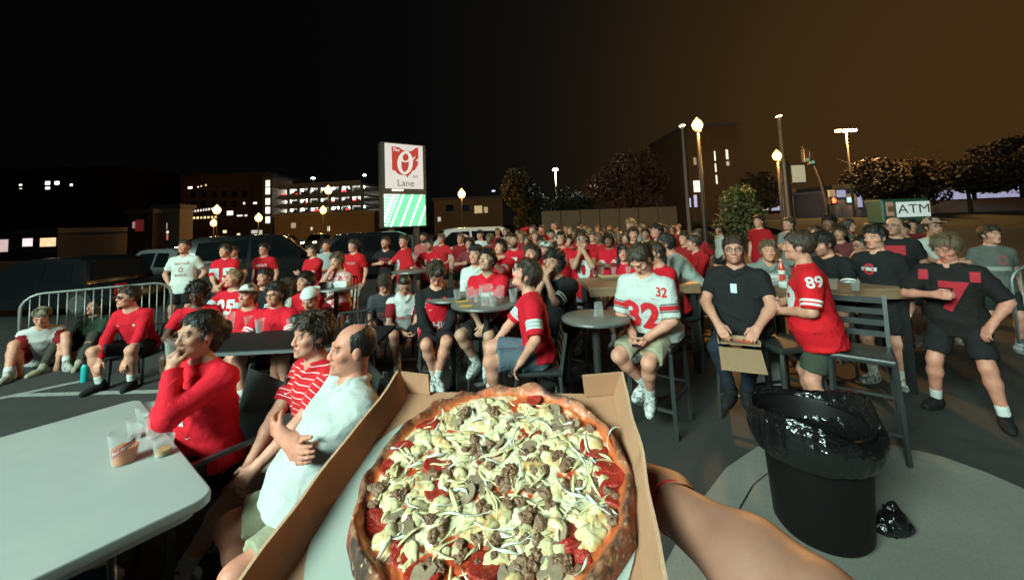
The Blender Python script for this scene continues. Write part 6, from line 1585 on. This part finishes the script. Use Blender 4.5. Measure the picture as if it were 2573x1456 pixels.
# --- left edge
person('boy in a camouflage cap and white jersey sitting on the ground', 105, 796, 5.6, pose='ground', yaw=-4, look=(-6, -18), lean=30, arms=('knee', 'knee'), hair=('short', 'brown'), shirt=(.55, .57, .55), fab='shoulder', bottom=('shorts', MAROON), cap=((.28, .26, .18), True, 'camo'), shoes=(.42, .42, .36), feet={'R': (.26, .50, .085), 'L': (.26, .46, .085)})
person('woman in dark green sitting against the barricade', 238, 782, 6.2, pose='ground', yaw=-30, look=(-14, 10), lean=-8, arms=('lap', 'lap'), hair=('bun', 'dark'), skin='tan', shirt=GREEN, sleeve='long', bottom=('pants', (.05, .045, .03)), woman=True, shoes=(.3, .28, .2))
sitp('man in red with sunglasses', 'man in a plain red long sleeved top and dark glasses on a bench seat', 322, 746, 5.0, yaw=-40, look=(-24, 6), lean=20, arms=('knee', 'knee'), hair=('short', 'brown'), shirt=RED, sleeve='long', bottom=('shorts', BLACK), glasses='sun', shoes=BLACK, num=[SW(-.09, .36), ('r', '', .03, .09, .36, WHITE, .03)])
# --- standing row behind, left
ST = dict(pose='stand')
person('man in a white printed T-shirt standing by the barricade end', 463, 620, 7.4, yaw=-22, look=(-14, 8), arms=('pocket', 'pocket'), shirt=(.60, .64, .58), bottom=('shorts', BLACK), num=[('t', 'OHIO STATE', .038, 0, .38, (.4, .05, .05), .8), ('o', '', .045, 0, .27, (.4, .02, .03), .028), ('t', 'BUCKEYES', .036, 0, .17, (.4, .05, .05), .8)], wide=1.1, **ST)
person('man in a red number 15 jersey over a white hoodie', 566, 630, 7.3, yaw=-24, look=(-16, 6), arms=('lap', 'lap'), hair=('full', 'brown'), shirt=RED, fab='wide', sleeve='jersey', neck='hood', num=('t', '15', .23, 0, .22, WHITE), **ST)
person('man half hidden behind the number 15 hoodie', 588, 632, 8.6, yaw=-40, hair=('short', 'dark'), shirt=DARK, **ST)
person('man in glasses and a red T-shirt with white chest lettering', 663, 626, 8.0, yaw=-30, look=(-12, 0), hair=('short', 'dark'), shirt=(.50, .012, .018), glasses='clear', num=[('t', 'OHIO STATE', .045, 0, .34, WHITE, .62), ('o', '', .035, 0, .24, WHITE, .0)], **ST)
person('man in a red T-shirt with folded arms by the vehicles', 786, 629, 7.4, yaw=-48, look=(-14, 4), arms=('crossR', 'crossL'), hair=('full', 'dark'), shirt=(.55, .013, .02), **ST)
person('man in a light grey T-shirt holding a phone', 820, 618, 8.6, yaw=-18, look=(-10, 10), arms=('phone', 'phone'), shirt=GREY, bottom=('pants', DARK), **ST)
person('man in a red T-shirt with tan shorts beside the slatted chair', 888, 617, 7.6, yaw=-34, look=(-20, 2), hair=('full', 'brown'), shirt=(.55, .012, .018), bottom=('shorts', KHAKI), num=('t', 'OHIO STATE', .045, 0, .33, (.6, .3, .3), .55), **ST)
person('man in black with red lettering standing left of the sign', 968, 610, 8.0, yaw=-16, look=(-8, 14), arms=('cup', 'pocket'), shirt=BLACK, beard=.4, num=[('t', 'STATE', .055, 0, .34, (.4, .02, .03)), ('t', '23', .12, 0, .22, (.4, .03, .04))], bottom=('pants', BLACK), **ST)
person('man in a red jersey turned to the sign table', 1014, 606, 7.7, yaw=-70, look=(40, 4), arms=('cup', 'side'), hair=('short', 'brown'), shirt=(.50, .014, .02), sleeve='jersey', neck='hood', bottom=('pants', (.30, .27, .21)), num=('t', '9', .22, 0, .2, (.5, .5, .48)), **ST)
person('bearded man in a faded pink T-shirt under the sign', 1064, 597, 9.6, yaw=-14, look=(-10, 8), hair=('short', 'dark'), skin='tan', shirt=PINK, beard=.75, wide=1.12, **ST)
person('man in a red number 11 jersey at the sign table', 1078, 618, 8.2, yaw=-6, look=(-12, 4), arms=('table', 'table'), hair=('short', 'dark'), shirt=RED, sleeve='jersey', fab='two', beard=.5, num=('t', '11', .2, 0, .24, WHITE), skin='tan', **ST)
person('man in a red T-shirt leaning by the white vehicle', 1108, 600, 9.6, yaw=-24, look=(-10, 6), arms=('hips', 'hips'), hair=('full', 'light'), shirt=(.50, .02, .025), **ST)
person('man in a maroon T-shirt with a hand at his forehead', 1157, 599, 9.4, yaw=-18, look=(-12, 4), arms=('side', 'head'), hair=('short', 'light'), shirt=MAROON, **ST)
person('man in a white T-shirt and black cap beyond the hoodie', 1206, 590, 10.6, yaw=-20, look=(-16, 6), shirt=WHITE, cap=(BLACK, False, 'plain'), wide=1.05, **ST)
# --- seated, left middle
sitp('man with black hair in plain red', 'dark haired man in a plain red T-shirt behind the woman', 496, 736, 4.75, yaw=-10, look=(-4, -20), lean=10, arms=('table', 'table'), skin='dark', hair=('curly', 'dark'), shirt=RED, wide=1.08)
sitp('blond man in the 25 jersey', 'blond man in a red number 25 jersey leaning back', 587, 700, 5.7, yaw=-40, look=(-14, 14), lean=-4, arms=('table', 'lap'), hair=('short', 'blond'), shirt=RED, fab='wide', sleeve='jersey', num=('t', '25', .2, 0, .28, WHITE))
sitp('man in the white cap', 'laughing man in a white cap and plain red T-shirt', 622, 742, 4.85, yaw=-30, look=(-10, 8), lean=-2, arms=('lap', 'lap'), hair=('short', 'light'), shirt=RED, cap=((.62, .64, .60), False, 'plain'))
sitp('man in the black number 2 jersey', 'dark haired man in a black jersey with a red number', 665, 696, 5.9, yaw=-38, look=(-10, 4), arms=('lap', 'lap'), hair=('short', 'dark'), shirt=BLACK, fab='two', sleeve='jersey', num=('t', '2', .2, -.06, .24, (.5, .02, .03)))
sitp('man with round glasses', 'young man with round glasses in a red jersey at the black table', 692, 740, 4.65, yaw=-26, look=(-14, 4), lean=2, arms=('table', 'table'), hair=('curly', 'dark'), shirt=RED, fab='two', sleeve='jersey', glasses='clear', num=('t', '7', .2, 0, .18, WHITE))
sitp('long haired girl', 'girl with long brown hair in a pale top beyond the glasses', 719, 718, 6.1, yaw=-70, look=(-10, 0), arms=('lap', 'lap'), hair=('long', 'brown'), shirt=(.42, .44, .40), woman=True)
sitp('man in red by the takeaway boxes', 'dark haired man in a plain red T-shirt before the tie dye shirt', 767, 708, 5.35, yaw=-40, look=(-12, 8), lean=12, arms=('lap', 'lap'), hair=('full', 'dark'), shirt=RED)
sitp('man in the backwards white cap', 'man in a backwards white cap and black number 11 jersey looking down', 779, 752, 4.6, yaw=-16, look=(-10, -20), lean=12, arms=('phone', 'phone'), hair=('buzz', 'light'), shirt=BLACK, fab='two', sleeve='jersey', cap=((.60, .64, .62), True, 'plain'), num=('t', '11', .17, 0, .24, (.6, .05, .04)), wide=1.1)
sitp('man in the tie dye shirt', 'man in a red and white tie dye shirt with hand on chin', 846, 656, 6.15, yaw=-28, look=(-10, -2), lean=4, arms=('chin', 'table'), hair=('full', 'light'), shirt=(.46, .05, .07), fab='dye', bottom=('shorts', MAROON))
# --- centre
sitp('boy in the dark grey T-shirt', 'boy in a dark grey printed T-shirt looking down on a low chair', 966, 713, 5.75, yaw=2, look=(8, -42), lean=26, arms=('phone', 'phone'), hair=('full', 'brown'), shirt=(.05, .052, .058), bottom=('shorts', BLACK), num=[('t', 'OHIO', .07, .02, .26, (.45, .2, .2)), ('t', 'STATE', .05, .02, .17, (.45, .2, .2))])
sitp('boy in the white and red hoodie', 'boy in a white and red hoodie looking down at his lap', 1016, 713, 5.35, yaw=14, look=(-8, -36), lean=14, arms=('phone', 'lap'), hair=('buzz', 'dark'), skin='tan', shirt=(.58, .60, .58), fab='shoulder', sleeve='short', neck='hood', bottom=('shorts', BLACK), num=('t', 'OHIO STATE', .055, 0, .26, (.5, .05, .06), .6))
sitp('man in the basketball jersey', 'man in a red basketball jersey over black sleeves looking down', 1096, 688, 4.35, yaw=2, look=(2, -42), lean=14, arms=('lap', 'lap'), hair=('full', 'brown'), shirt=BLACK, sleeve='long', bottom=('shorts', BLACK), feet={'R': (.04, .28, .26), 'L': (-.02, .32, .26)}, wide=1.06, vest=RED, num=[('t', 'OHIO', .085, 0, .15, WHITE), ('t', 'STATE', .06, 0, .07, WHITE), SW(-.07, .33)])
bj = PEOPLE[-1]
sitp('man in the white hoodie', 'man in a white hoodie and dark cap behind the number 7 jersey', 1196, 640, 5.25, yaw=-18, look=(-10, 8), lean=6, arms=('lap', 'table'), hair=('short', 'dark'), shirt=(.56, .60, .57), sleeve='long', neck='hood', cap=(DARK, True, 'plain'), num=('t', 'OHIO STATE', .06, .02, .26, (.12, .14, .15), .62))
sitp('black haired man in the number 7 jersey', 'black haired man in a red number 7 jersey over a grey hoodie looking up', 1224, 655, 4.45, yaw=-16, look=(-16, 22), lean=2, arms=('lap', 'lap'), skin='asian', hair=('short', 'dark'), shirt=RED, fab='two', sleeve='jersey', neck='hood', num=[('t', '7', .22, 0, .22, WHITE), SW(.08, .40)], wide=1.06, feet={'R': (.12, .20, .36), 'L': (.02, .26, .34)}, bottom=('shorts', BLACK))
person('man in a red jersey with hands pressed together', 1258, 622, 6.0, yaw=-26, look=(-14, 16), arms=('clap', 'clap'), hair=('full', 'dark'), shirt=RED, fab='two', sleeve='jersey', **ST)
person('bearded man in a red number 5 jersey', 1292, 605, 6.9, yaw=-12, look=(-8, 10), hair=('buzz', 'dark'), skin='tan', shirt=RED, sleeve='jersey', fab='wide', beard=.85, num=('t', '5', .24, 0, .24, WHITE), **ST)
person('man in a red top shading his eyes with one hand', 1338, 577, 10.8, yaw=-22, look=(-14, 6), arms=('head', 'side'), shirt=(.50, .014, .02), sleeve='long', **ST)
person('person in a red shirt below the man shading his eyes', 1345, 594, 8.8, yaw=-10, hair=('short', 'light'), shirt=RED, **ST)
person('man in a dark red jacket left of the far white T-shirt', 1360, 576, 11.6, yaw=-24, shirt=(.38, .012, .02), sleeve='long', **ST)
person('woman in a red shirt with dark skin before the red jacket', 1359, 610, 7.6, yaw=-8, skin='brown', hair=('short', 'dark'), shirt=(.45, .014, .02), woman=True, **ST)
person('man in a plain white T-shirt standing tall at the back', 1392, 567, 12.2, yaw=-20, look=(-10, 6), shirt=(.62, .66, .64), wide=1.08, **ST)
sitp('man in the pale cap by the curly hair', 'man in a pale cap behind the curly haired man', 1370, 628, 6.0, yaw=-34, look=(-14, 8), lean=6, arms=('face', 'lap'), shirt=(.4, .02, .02), cap=((.5, .55, .52), False, 'plain'), hair=('short', 'light'))
sitp('man with raised brow in red', 'dark haired man in a red number 6 jersey squinting upwards', 1337, 640, 4.95, yaw=-14, look=(-14, 14), lean=6, arms=('lap', 'lap'), hair=('full', 'brown'), shirt=RED, fab='two', sleeve='jersey', num=('t', '6', .2, -.04, .24, WHITE), bottom=('shorts', BLACK))
sitp('man looking up in red', 'young man in a red jersey seated sideways looking up on a slatted stool', 1322, 690, 3.55, yaw=-88, look=(-2, 22), lean=6, arms=('knee', 'rest'), hair=('sweep', 'brown'), shirt=RED, fab='wide', sleeve='jersey', bottom=('shorts', (.10, .14, .16)), feet={'R': (.05, .44, .30), 'L': (.12, .36, .28)})
sitp('curly haired man in black', 'curly haired man in a black jersey with hands over his mouth', 1392, 660, 4.25, yaw=-30, look=(-8, 4), lean=10, arms=('face', 'face'), hair=('curly', 'dark'), skin='tan', beard=.35, shirt=BLACK, fab='two', sleeve='jersey', wide=1.12, bottom=('pants', BLACK))
person('man in glasses and a red printed T-shirt left of the number 0 jersey', 1410, 600, 6.9, yaw=-4, look=(-20, 14), hair=('full', 'dark'), glasses='clear', shirt=(.52, .012, .02), num=[('t', 'OHIO', .06, 0, .36, (.6, .35, .35)), ('t', 'STATE', .06, 0, .28, (.6, .35, .35))], **ST)
person('man in a red number 0 jersey with white sunglasses and hands at his mouth', 1462, 602, 5.6, yaw=2, look=(-4, 4), arms=('face', 'face'), hair=('full', 'brown'), skin='tan', glasses='white', shirt=RED, sleeve='cap', num=('t', '0', .26, 0, .24, WHITE), bottom=('shorts', GREY), **ST)
person('dark skinned man in a red jersey with folded arms', 1530, 610, 7.1, yaw=-10, look=(-6, 4), arms=('crossR', 'crossL'), skin='brown', hair=('curly', 'dark'), shirt=RED, fab='two', sleeve='jersey', **ST)
person('woman with long dark hair in black behind the red girl', 1572, 600, 7.6, yaw=-12, look=(-6, 10), skin='fair', hair=('long', 'brown'), shirt=(.06, .02, .02), woman=True, **ST)
sitp('pale girl in red', 'pale girl with long dark hair in a red T-shirt at the wooden table', 1567, 636, 6.0, yaw=-6, look=(-4, 4), arms=('lap', 'lap'), hair=('long', 'dark'), shirt=RED, woman=True, num=('t', 'OHIO STATE', .05, 0, .26, (.6, .3, .3), .6))
person('tall blond man in a pale jacket beyond the long haired woman', 1584, 566, 9.2, yaw=-36, hair=('curly', 'blond'), shirt=(.30, .35, .32), sleeve='long', **ST)
person('man in a maroon jersey holding a green bottle', 1592, 588, 7.0, yaw=-14, look=(18, 0), hair=('full', 'brown'), shirt=(.12, .012, .016), sleeve='jersey', num=('t', 'LE', .22, .04, .16, (.45, .42, .4)), arms=('side', 'cup'), **ST)
person('dark haired man in a dark jacket looking left', 1650, 580, 7.2, yaw=-40, look=(-10, 2), hair=('full', 'dark'), shirt=DARK, sleeve='long', **ST)
sitp('man in the grey sweatshirt', 'bearded man in a pale grey sweatshirt hunched over the wooden table', 1672, 612, 5.3, yaw=-84, look=(-6, 0), lean=34, arms=('table', 'table'), hair=('full', 'dark'), beard=.6, shirt=(.36, .41, .37), sleeve='long', wide=1.12, bottom=('pants', BLACK))
sitp('man in the red quarter zip', 'man in a red quarter zip top leaning on the wooden table', 1645, 636, 4.75, yaw=-56, look=(-6, 2), lean=22, arms=('table', 'table'), hair=('short', 'brown'), shirt=RED, sleeve='long', bottom=('pants', BLACK), num=('r', '', .06, .0, .44, (.6, .6, .58), .012))
sitp('man in the white 32 jersey', 'long haired man in a white number 32 jersey looking down at a phone', 1612, 706, 3.42, yaw=-22, look=(-12, -46), lean=24, arms=('phone', 'phone'), hair=('bun', 'brown'), shirt=(.55, .59, .57), fab='three', sleeve='jersey', wide=1.14, belly=.03, bottom=('shorts', KHAKI), num=[('t', '32', .23, -.02, .22, W32), SW(.10, .38, W32), ('t', '32', .07, .165, .43, W32)], seat=.76, feet={'R': (.10, .10, .36), 'L': (-.02, .18, .30)})
p32 = PEOPLE[-1]
person('person in a dark red hoodie before the lamp post', 1720, 612, 7.0, yaw=-30, look=(-10, 2), lean=4, shirt=(.26, .014, .018), sleeve='long', **ST)
sitp('man in the red hoodie', 'broad man in a red hoodie seated beside the lamp post', 1742, 610, 6.4, yaw=-60, look=(-20, 0), lean=14, arms=('table', 'table'), shirt=(.40, .012, .016), sleeve='long', neck='hood', wide=1.2)
person('person in a pale T-shirt far behind the smiling man', 1810, 618, 10.5, yaw=-60, shirt=(.5, .52, .46), hair=('short', 'dark'), **ST)
sitp('smiling man with the pizza box', 'smiling man in glasses and a black shirt with a small pizza box on his lap', 1845, 640, 3.65, yaw=-4, look=(2, 4), lean=8, arms=('box', 'box'), hair=('short', 'brown'), shirt=BLACK, neck='polo', wide=1.2, belly=.05, glasses='clear', beard=.25, bottom=('pants', NAVY), shoes=BLACK, num=('r', '', .075, -.02, .36, (.5, .66, .75), .05), seat=.74, feet={'R': (.10, .28, .30), 'L': (.02, .28, .30)})
pbx = PEOPLE[-1]
# --- right
person('man in a plain red T-shirt standing by the young tree', 1906, 556, 8.8, yaw=-24, look=(-10, 4), shirt=(.45, .012, .018), bottom=('pants', (.2, .01, .015)), **ST)
person('man in a grey T-shirt with folded arms by the banner pole', 1982, 562, 8.0, yaw=-34, arms=('crossR', 'crossL'), look=(-20, 6), shirt=(.22, .24, .22), **ST)
sitp('man in the grey hoodie', 'young man in a grey hoodie leaning over the long table', 1931, 630, 4.85, yaw=14, look=(-4, 2), lean=26, arms=('table', 'table'), hair=('short', 'light'), shirt=(.17, .20, .185), sleeve='long', neck='hood', wide=1.15)
person('man in a red number 89 jersey holding a clear cup and looking left', 2006, 618, 3.35, yaw=-84, look=(-8, 2), lean=8, arm_over={'R': ((.06, .25, -.24), (1, -.6, -.4), (-1, 0, 0), .8), 'L': ((.10, .24, -.28), (1, -.8, -.3), (-1, .1, .2), .8)}, hair=('short', 'brown'), shirt=(.66, .012, .02), fab='two', sleeve='jersey', wide=1.16, belly=.045, bottom=('shorts', (.045, .055, .045)), num=[('t', '89', .24, .0, .22, WHITE), ('t', '89', .085, .01, .40, WHITE, 1.0, 1)], shoes=BLACK, sz=1.0, **ST)
p89 = PEOPLE[-1]
sitp('dark haired man with the striped sleeve', 'dark haired man in a black and red jersey bent over the long table', 2067, 612, 4.6, yaw=-36, look=(-14, -16), lean=26, arms=('table', 'table'), hair=('full', 'dark'), beard=.4, shirt=BLACK, fab='two', sleeve='jersey', wide=1.1)
person('dark skinned man in a black jersey behind the long table', 2083, 560, 7.0, yaw=-20, hair=('curly', 'dark'), skin='brown', shirt=BLACK, fab='two', sleeve='jersey', **ST)
person('woman with long hair in a grey T-shirt turned right', 2131, 566, 7.2, yaw=70, hair=('long', 'brown'), shirt=(.15, .16, .145), woman=True, **ST)
sitp('woman in glasses in grey and red', 'woman in glasses and a grey and red top behind the long table', 2164, 614, 5.5, yaw=-30, look=(-16, -10), lean=10, arms=('chin', 'table'), hair=('bun', 'dark'), glasses='clear', shirt=(.25, .03, .035), woman=True, skin='tan')
person('man in a black T-shirt with a round red and white emblem', 2199, 596, 4.2, yaw=-18, look=(-16, -2), hair=('short', 'dark'), shirt=BLACK, wide=1.08, bottom=('shorts', BLACK), num=[('o', '', .060, -.045, .335, (.42, .02, .03), .036), ('r', '', .036, -.045, .336, WHITE, .135), ('t', 'OHIO STATE', .024, -.045, .336, (.05, .05, .05), .75)], **ST)
person('bald man with glasses in a black T-shirt with a red block', 2246, 568, 5.3, yaw=-8, look=(-16, 6), hair=('bald', 'dark'), glasses='clear', shirt=BLACK, wide=1.12, skin='tan', num=('r', '', .13, -.03, .36, (.40, .02, .03), .26), beard=.2, **ST)
person('dim woman standing before the cash machine', 2272, 580, 7.0, yaw=-20, skin='tan', shirt=(.10, .02, .02), woman=True, hair=('short', 'dark'), **ST)
person('dim man in a dark red top beside the cash machine', 2290, 566, 7.6, yaw=20, skin='tan', shirt=(.16, .02, .02), hair=('short', 'dark'), **ST)
person('man in a pale cap and white T-shirt with folded arms', 2345, 570, 5.4, yaw=20, look=(16, 4), arms=('crossR', 'crossL'), skin='tan', cap=((.35, .2, .16), False, 'plain'), glasses='clear', shirt=(.40, .43, .40), **ST)
person('man in a black number 7 jersey with red shoulder patches', 2378, 622, 3.52, yaw=-10, look=(-14, -24), lean=6, arms=('cup', 'rest'), skin='ruddy', hair=('full', 'light'), shirt=(.016, .014, .014), sleeve='jersey', wide=1.16, bottom=('shorts', BLACK), shoes=BLACK, feet={'R': (.20, .04, .085), 'L': (.24, .10, .085)}, num=[('t', '7', .25, .02, .22, (.42, .02, .035)), ('r', '', .085, -.17, .425, (.42, .02, .035), .06), ('r', '', .085, .17, .425, (.42, .02, .035), .06)], **ST)
p7b = PEOPLE[-1]
person('man in a grey T-shirt with a red ring print at the right barricade', 2488, 590, 5.0, yaw=26, look=(20, 4), hair=('short', 'brown'), shirt=(.12, .13, .115), wide=1.06, num=[('o', '', .06, .03, .34, (.35, .08, .08), .04), ('r', '', .05, .0, .22, (.3, .33, .3), .22)], **ST)
# --- the back of the crowd
rc = random.Random(21)
back = [(1250, 583, 12.8, (.33, .014, .02)), (1271, 583, 12.4, (.5, .45, .42)), (1420, 575, 12.8, (.40, .014, .02)), (1432, 580, 11.0, (.42, .014, .02)), (1455, 573, 12.6, (.40, .014, .02)), (1446, 586, 9.6, (.30, .014, .02)), (1478, 582, 11.4, DARK), (1490, 598, 9.0, (.40, .014, .02)),
        (1505, 606, 8.4, (.45, .014, .02)), (1512, 584, 12.0, DARK), (1536, 588, 10.0, (.06, .03, .03)), (1548, 580, 13.0, (.30, .02, .02)), (1556, 596, 8.8, (.14, .02, .02)), (1610, 576, 10.5, (.28, .32, .28)), (1622, 588, 8.6, DARK), (1632, 578, 12.0, (.2, .015, .02)), (1668, 576, 11.0, (.05, .05, .05)), (1690, 578, 12.5, (.30, .02, .02)), (1704, 572, 14.0, (.4, .44, .42)),
        (1310, 592, 9.8, (.30, .014, .02)), (1280, 600, 8.6, (.1, .1, .1)), (1230, 600, 9.2, (.2, .02, .02)), (1180, 628, 8.0, (.16, .03, .03)), (1325, 606, 8.0, (.06, .07, .07)), (1386, 590, 9.8, DARK), (1470, 572, 15, (.35, .015, .02)), (1405, 580, 15, (.30, .015, .02)), (1500, 574, 15.5, (.05, .05, .05)), (1530, 574, 15, (.3, .02, .02)), (1300, 584, 15, (.05, .05, .05)), (1755, 612, 8.2, (.28, .012, .018)), (1430, 612, 7.6, (.05, .05, .05)), (2050, 585, 6.4, (.05, .04, .04)), (2110, 590, 6.6, (.12, .03, .03))]
marks = [(1180, 'behind the white hoodie'), (1230, 'behind the black haired number 7 jersey'), (1250, 'right of the black capped white T-shirt'), (1275, 'behind the hands pressed together'), (1300, 'behind the number 5 jersey'), (1325, 'behind the squinting number 6 jersey'), (1386, 'below the tall white T-shirt'), (1415, 'right of the tall white T-shirt'), (1440, 'between the glasses and the number 0 jersey'), (1465, 'behind the number 0 jersey'), (1500, 'right of the number 0 jersey'), (1535, 'behind the folded arms'), (1560, 'behind the long haired woman'), (1612, 'right of the tall blond man'), (1640, 'beside the dark jacket'), (1690, 'behind the grey sweatshirt'), (1750, 'beside the red hoodie'), (2050, 'behind the striped sleeve'), (2110, 'left of the woman in glasses')]
names = []
for i, (x, y, Z, c) in enumerate(back):
    red = c[0] > .18 and c[1] < .05; kind = 'red' if red else ('pale' if c[1] > .2 else 'dark')
    hk = rc.choice(['short', 'full', 'short', 'curly', 'long']); hcq = rc.choice(['dark', 'brown', 'brown', 'light']); mk = min(marks, key=lambda m_: abs(m_[0] - x))[1]
    lbl = '%s %s haired person in %s %s' % ('far' if Z > 11.5 else 'dim', ({'full': 'thick'}.get(hk, hk)) + ' ' + hcq, kind, mk)
    person(lbl, x, y, Z, yaw=rc.uniform(-40, 5), look=(rc.uniform(-25, 5), rc.uniform(-5, 14)), hair=(hk, hcq), skin=rc.choice(['fair', 'tan', 'tan', 'asian', 'brown']), shirt=c, arms=rc.choice([('side', 'side'), ('crossR', 'crossL'), ('cup', 'side'), ('pocket', 'pocket')]), sleeve=rc.choice(['short', 'long', 'jersey']), fab=rc.choice(['plain', 'two']) if red else 'plain', woman=hk == 'long', group='people at the back of the crowd', **ST)
# ---------------------------------------------------------------- things in hands
def held_cup(rec, side, label, **k):
    p = rec["hand"][side]; return cup(Vector((p.x, p.y, p.z - .05)), label, **k)
held_cup(r1, 'L', 'half full clear cup in the hand of the woman in red', h=.12, r=.04, liquid='orange', fill=.3)
held_cup(p89, 'R', 'clear cup in the hand of the number 89 jersey', h=.12, r=.042)
ph = p32['hand']; pm = (ph['R'] + ph['L']) / 2
po = empty('phone', pm + Vector((0, 0, .03)), p32['yaw'], 'dark red phone in the hands of the number 32 jersey', 'phone'); po.rotation_euler.x = R_(35)
MB().box((0, 0, 0), (.075, .155, .009)).put('case', plain('phone_case', (.12, .015, .02), .4), po, bevel=.004, seg=2); MB().box((0, 0, .0052), (.068, .146, .001)).put('screen', plain('phone_glass', (.01, .01, .012), .1), po)
# watch
# small pizza box on the lap of the smiling man
hm = (pbx['hand']['R'] + pbx['hand']['L']) / 2; f_ = Vector((math.sin(pbx['yaw']), -math.cos(pbx['yaw']), 0))
lb = empty('small_pizza_box', hm + f_ * .04 + Vector((0, 0, -.06)), pbx['yaw'] + R_(8), 'small open brown pizza box with one slice on a man\'s lap', 'box'); lb.rotation_euler.x = R_(-10)
MB().box((0, 0, 0), (.30, .28, .006)).put('base', M_CARD, lb); MB().box((0, .14, .02), (.30, .005, .05)).put('back_wall', M_CARD, lb)
for sx in (-1, 1): MB().box((sx * .15, 0, .018), (.005, .28, .042)).put('side_wall', M_CARD, lb)
MB().box((0, -.14, 0), (.30, .30, .005)).put('lid', M_CARD, lb, loc=(0, -.15, -.035), rot=(R_(26), 0, 0))
m = MB(); m.prism([(-.02, .10), (.12, .10), (.10, -.03)], .004, .016); sl_ = m.put('pizza_slice', plain('slice_top', (.55, .09, .04), .5, 0, .4, 60, .5), None, bevel=.003); sl_.matrix_world = Matrix.Translation(lb.location) @ Matrix.Rotation(lb.rotation_euler.z, 4, 'Z') @ Matrix.Rotation(R_(-10), 4, 'X'); tag(sl_, 'red topped pizza slice lying in the small pizza box', 'pizza slice')
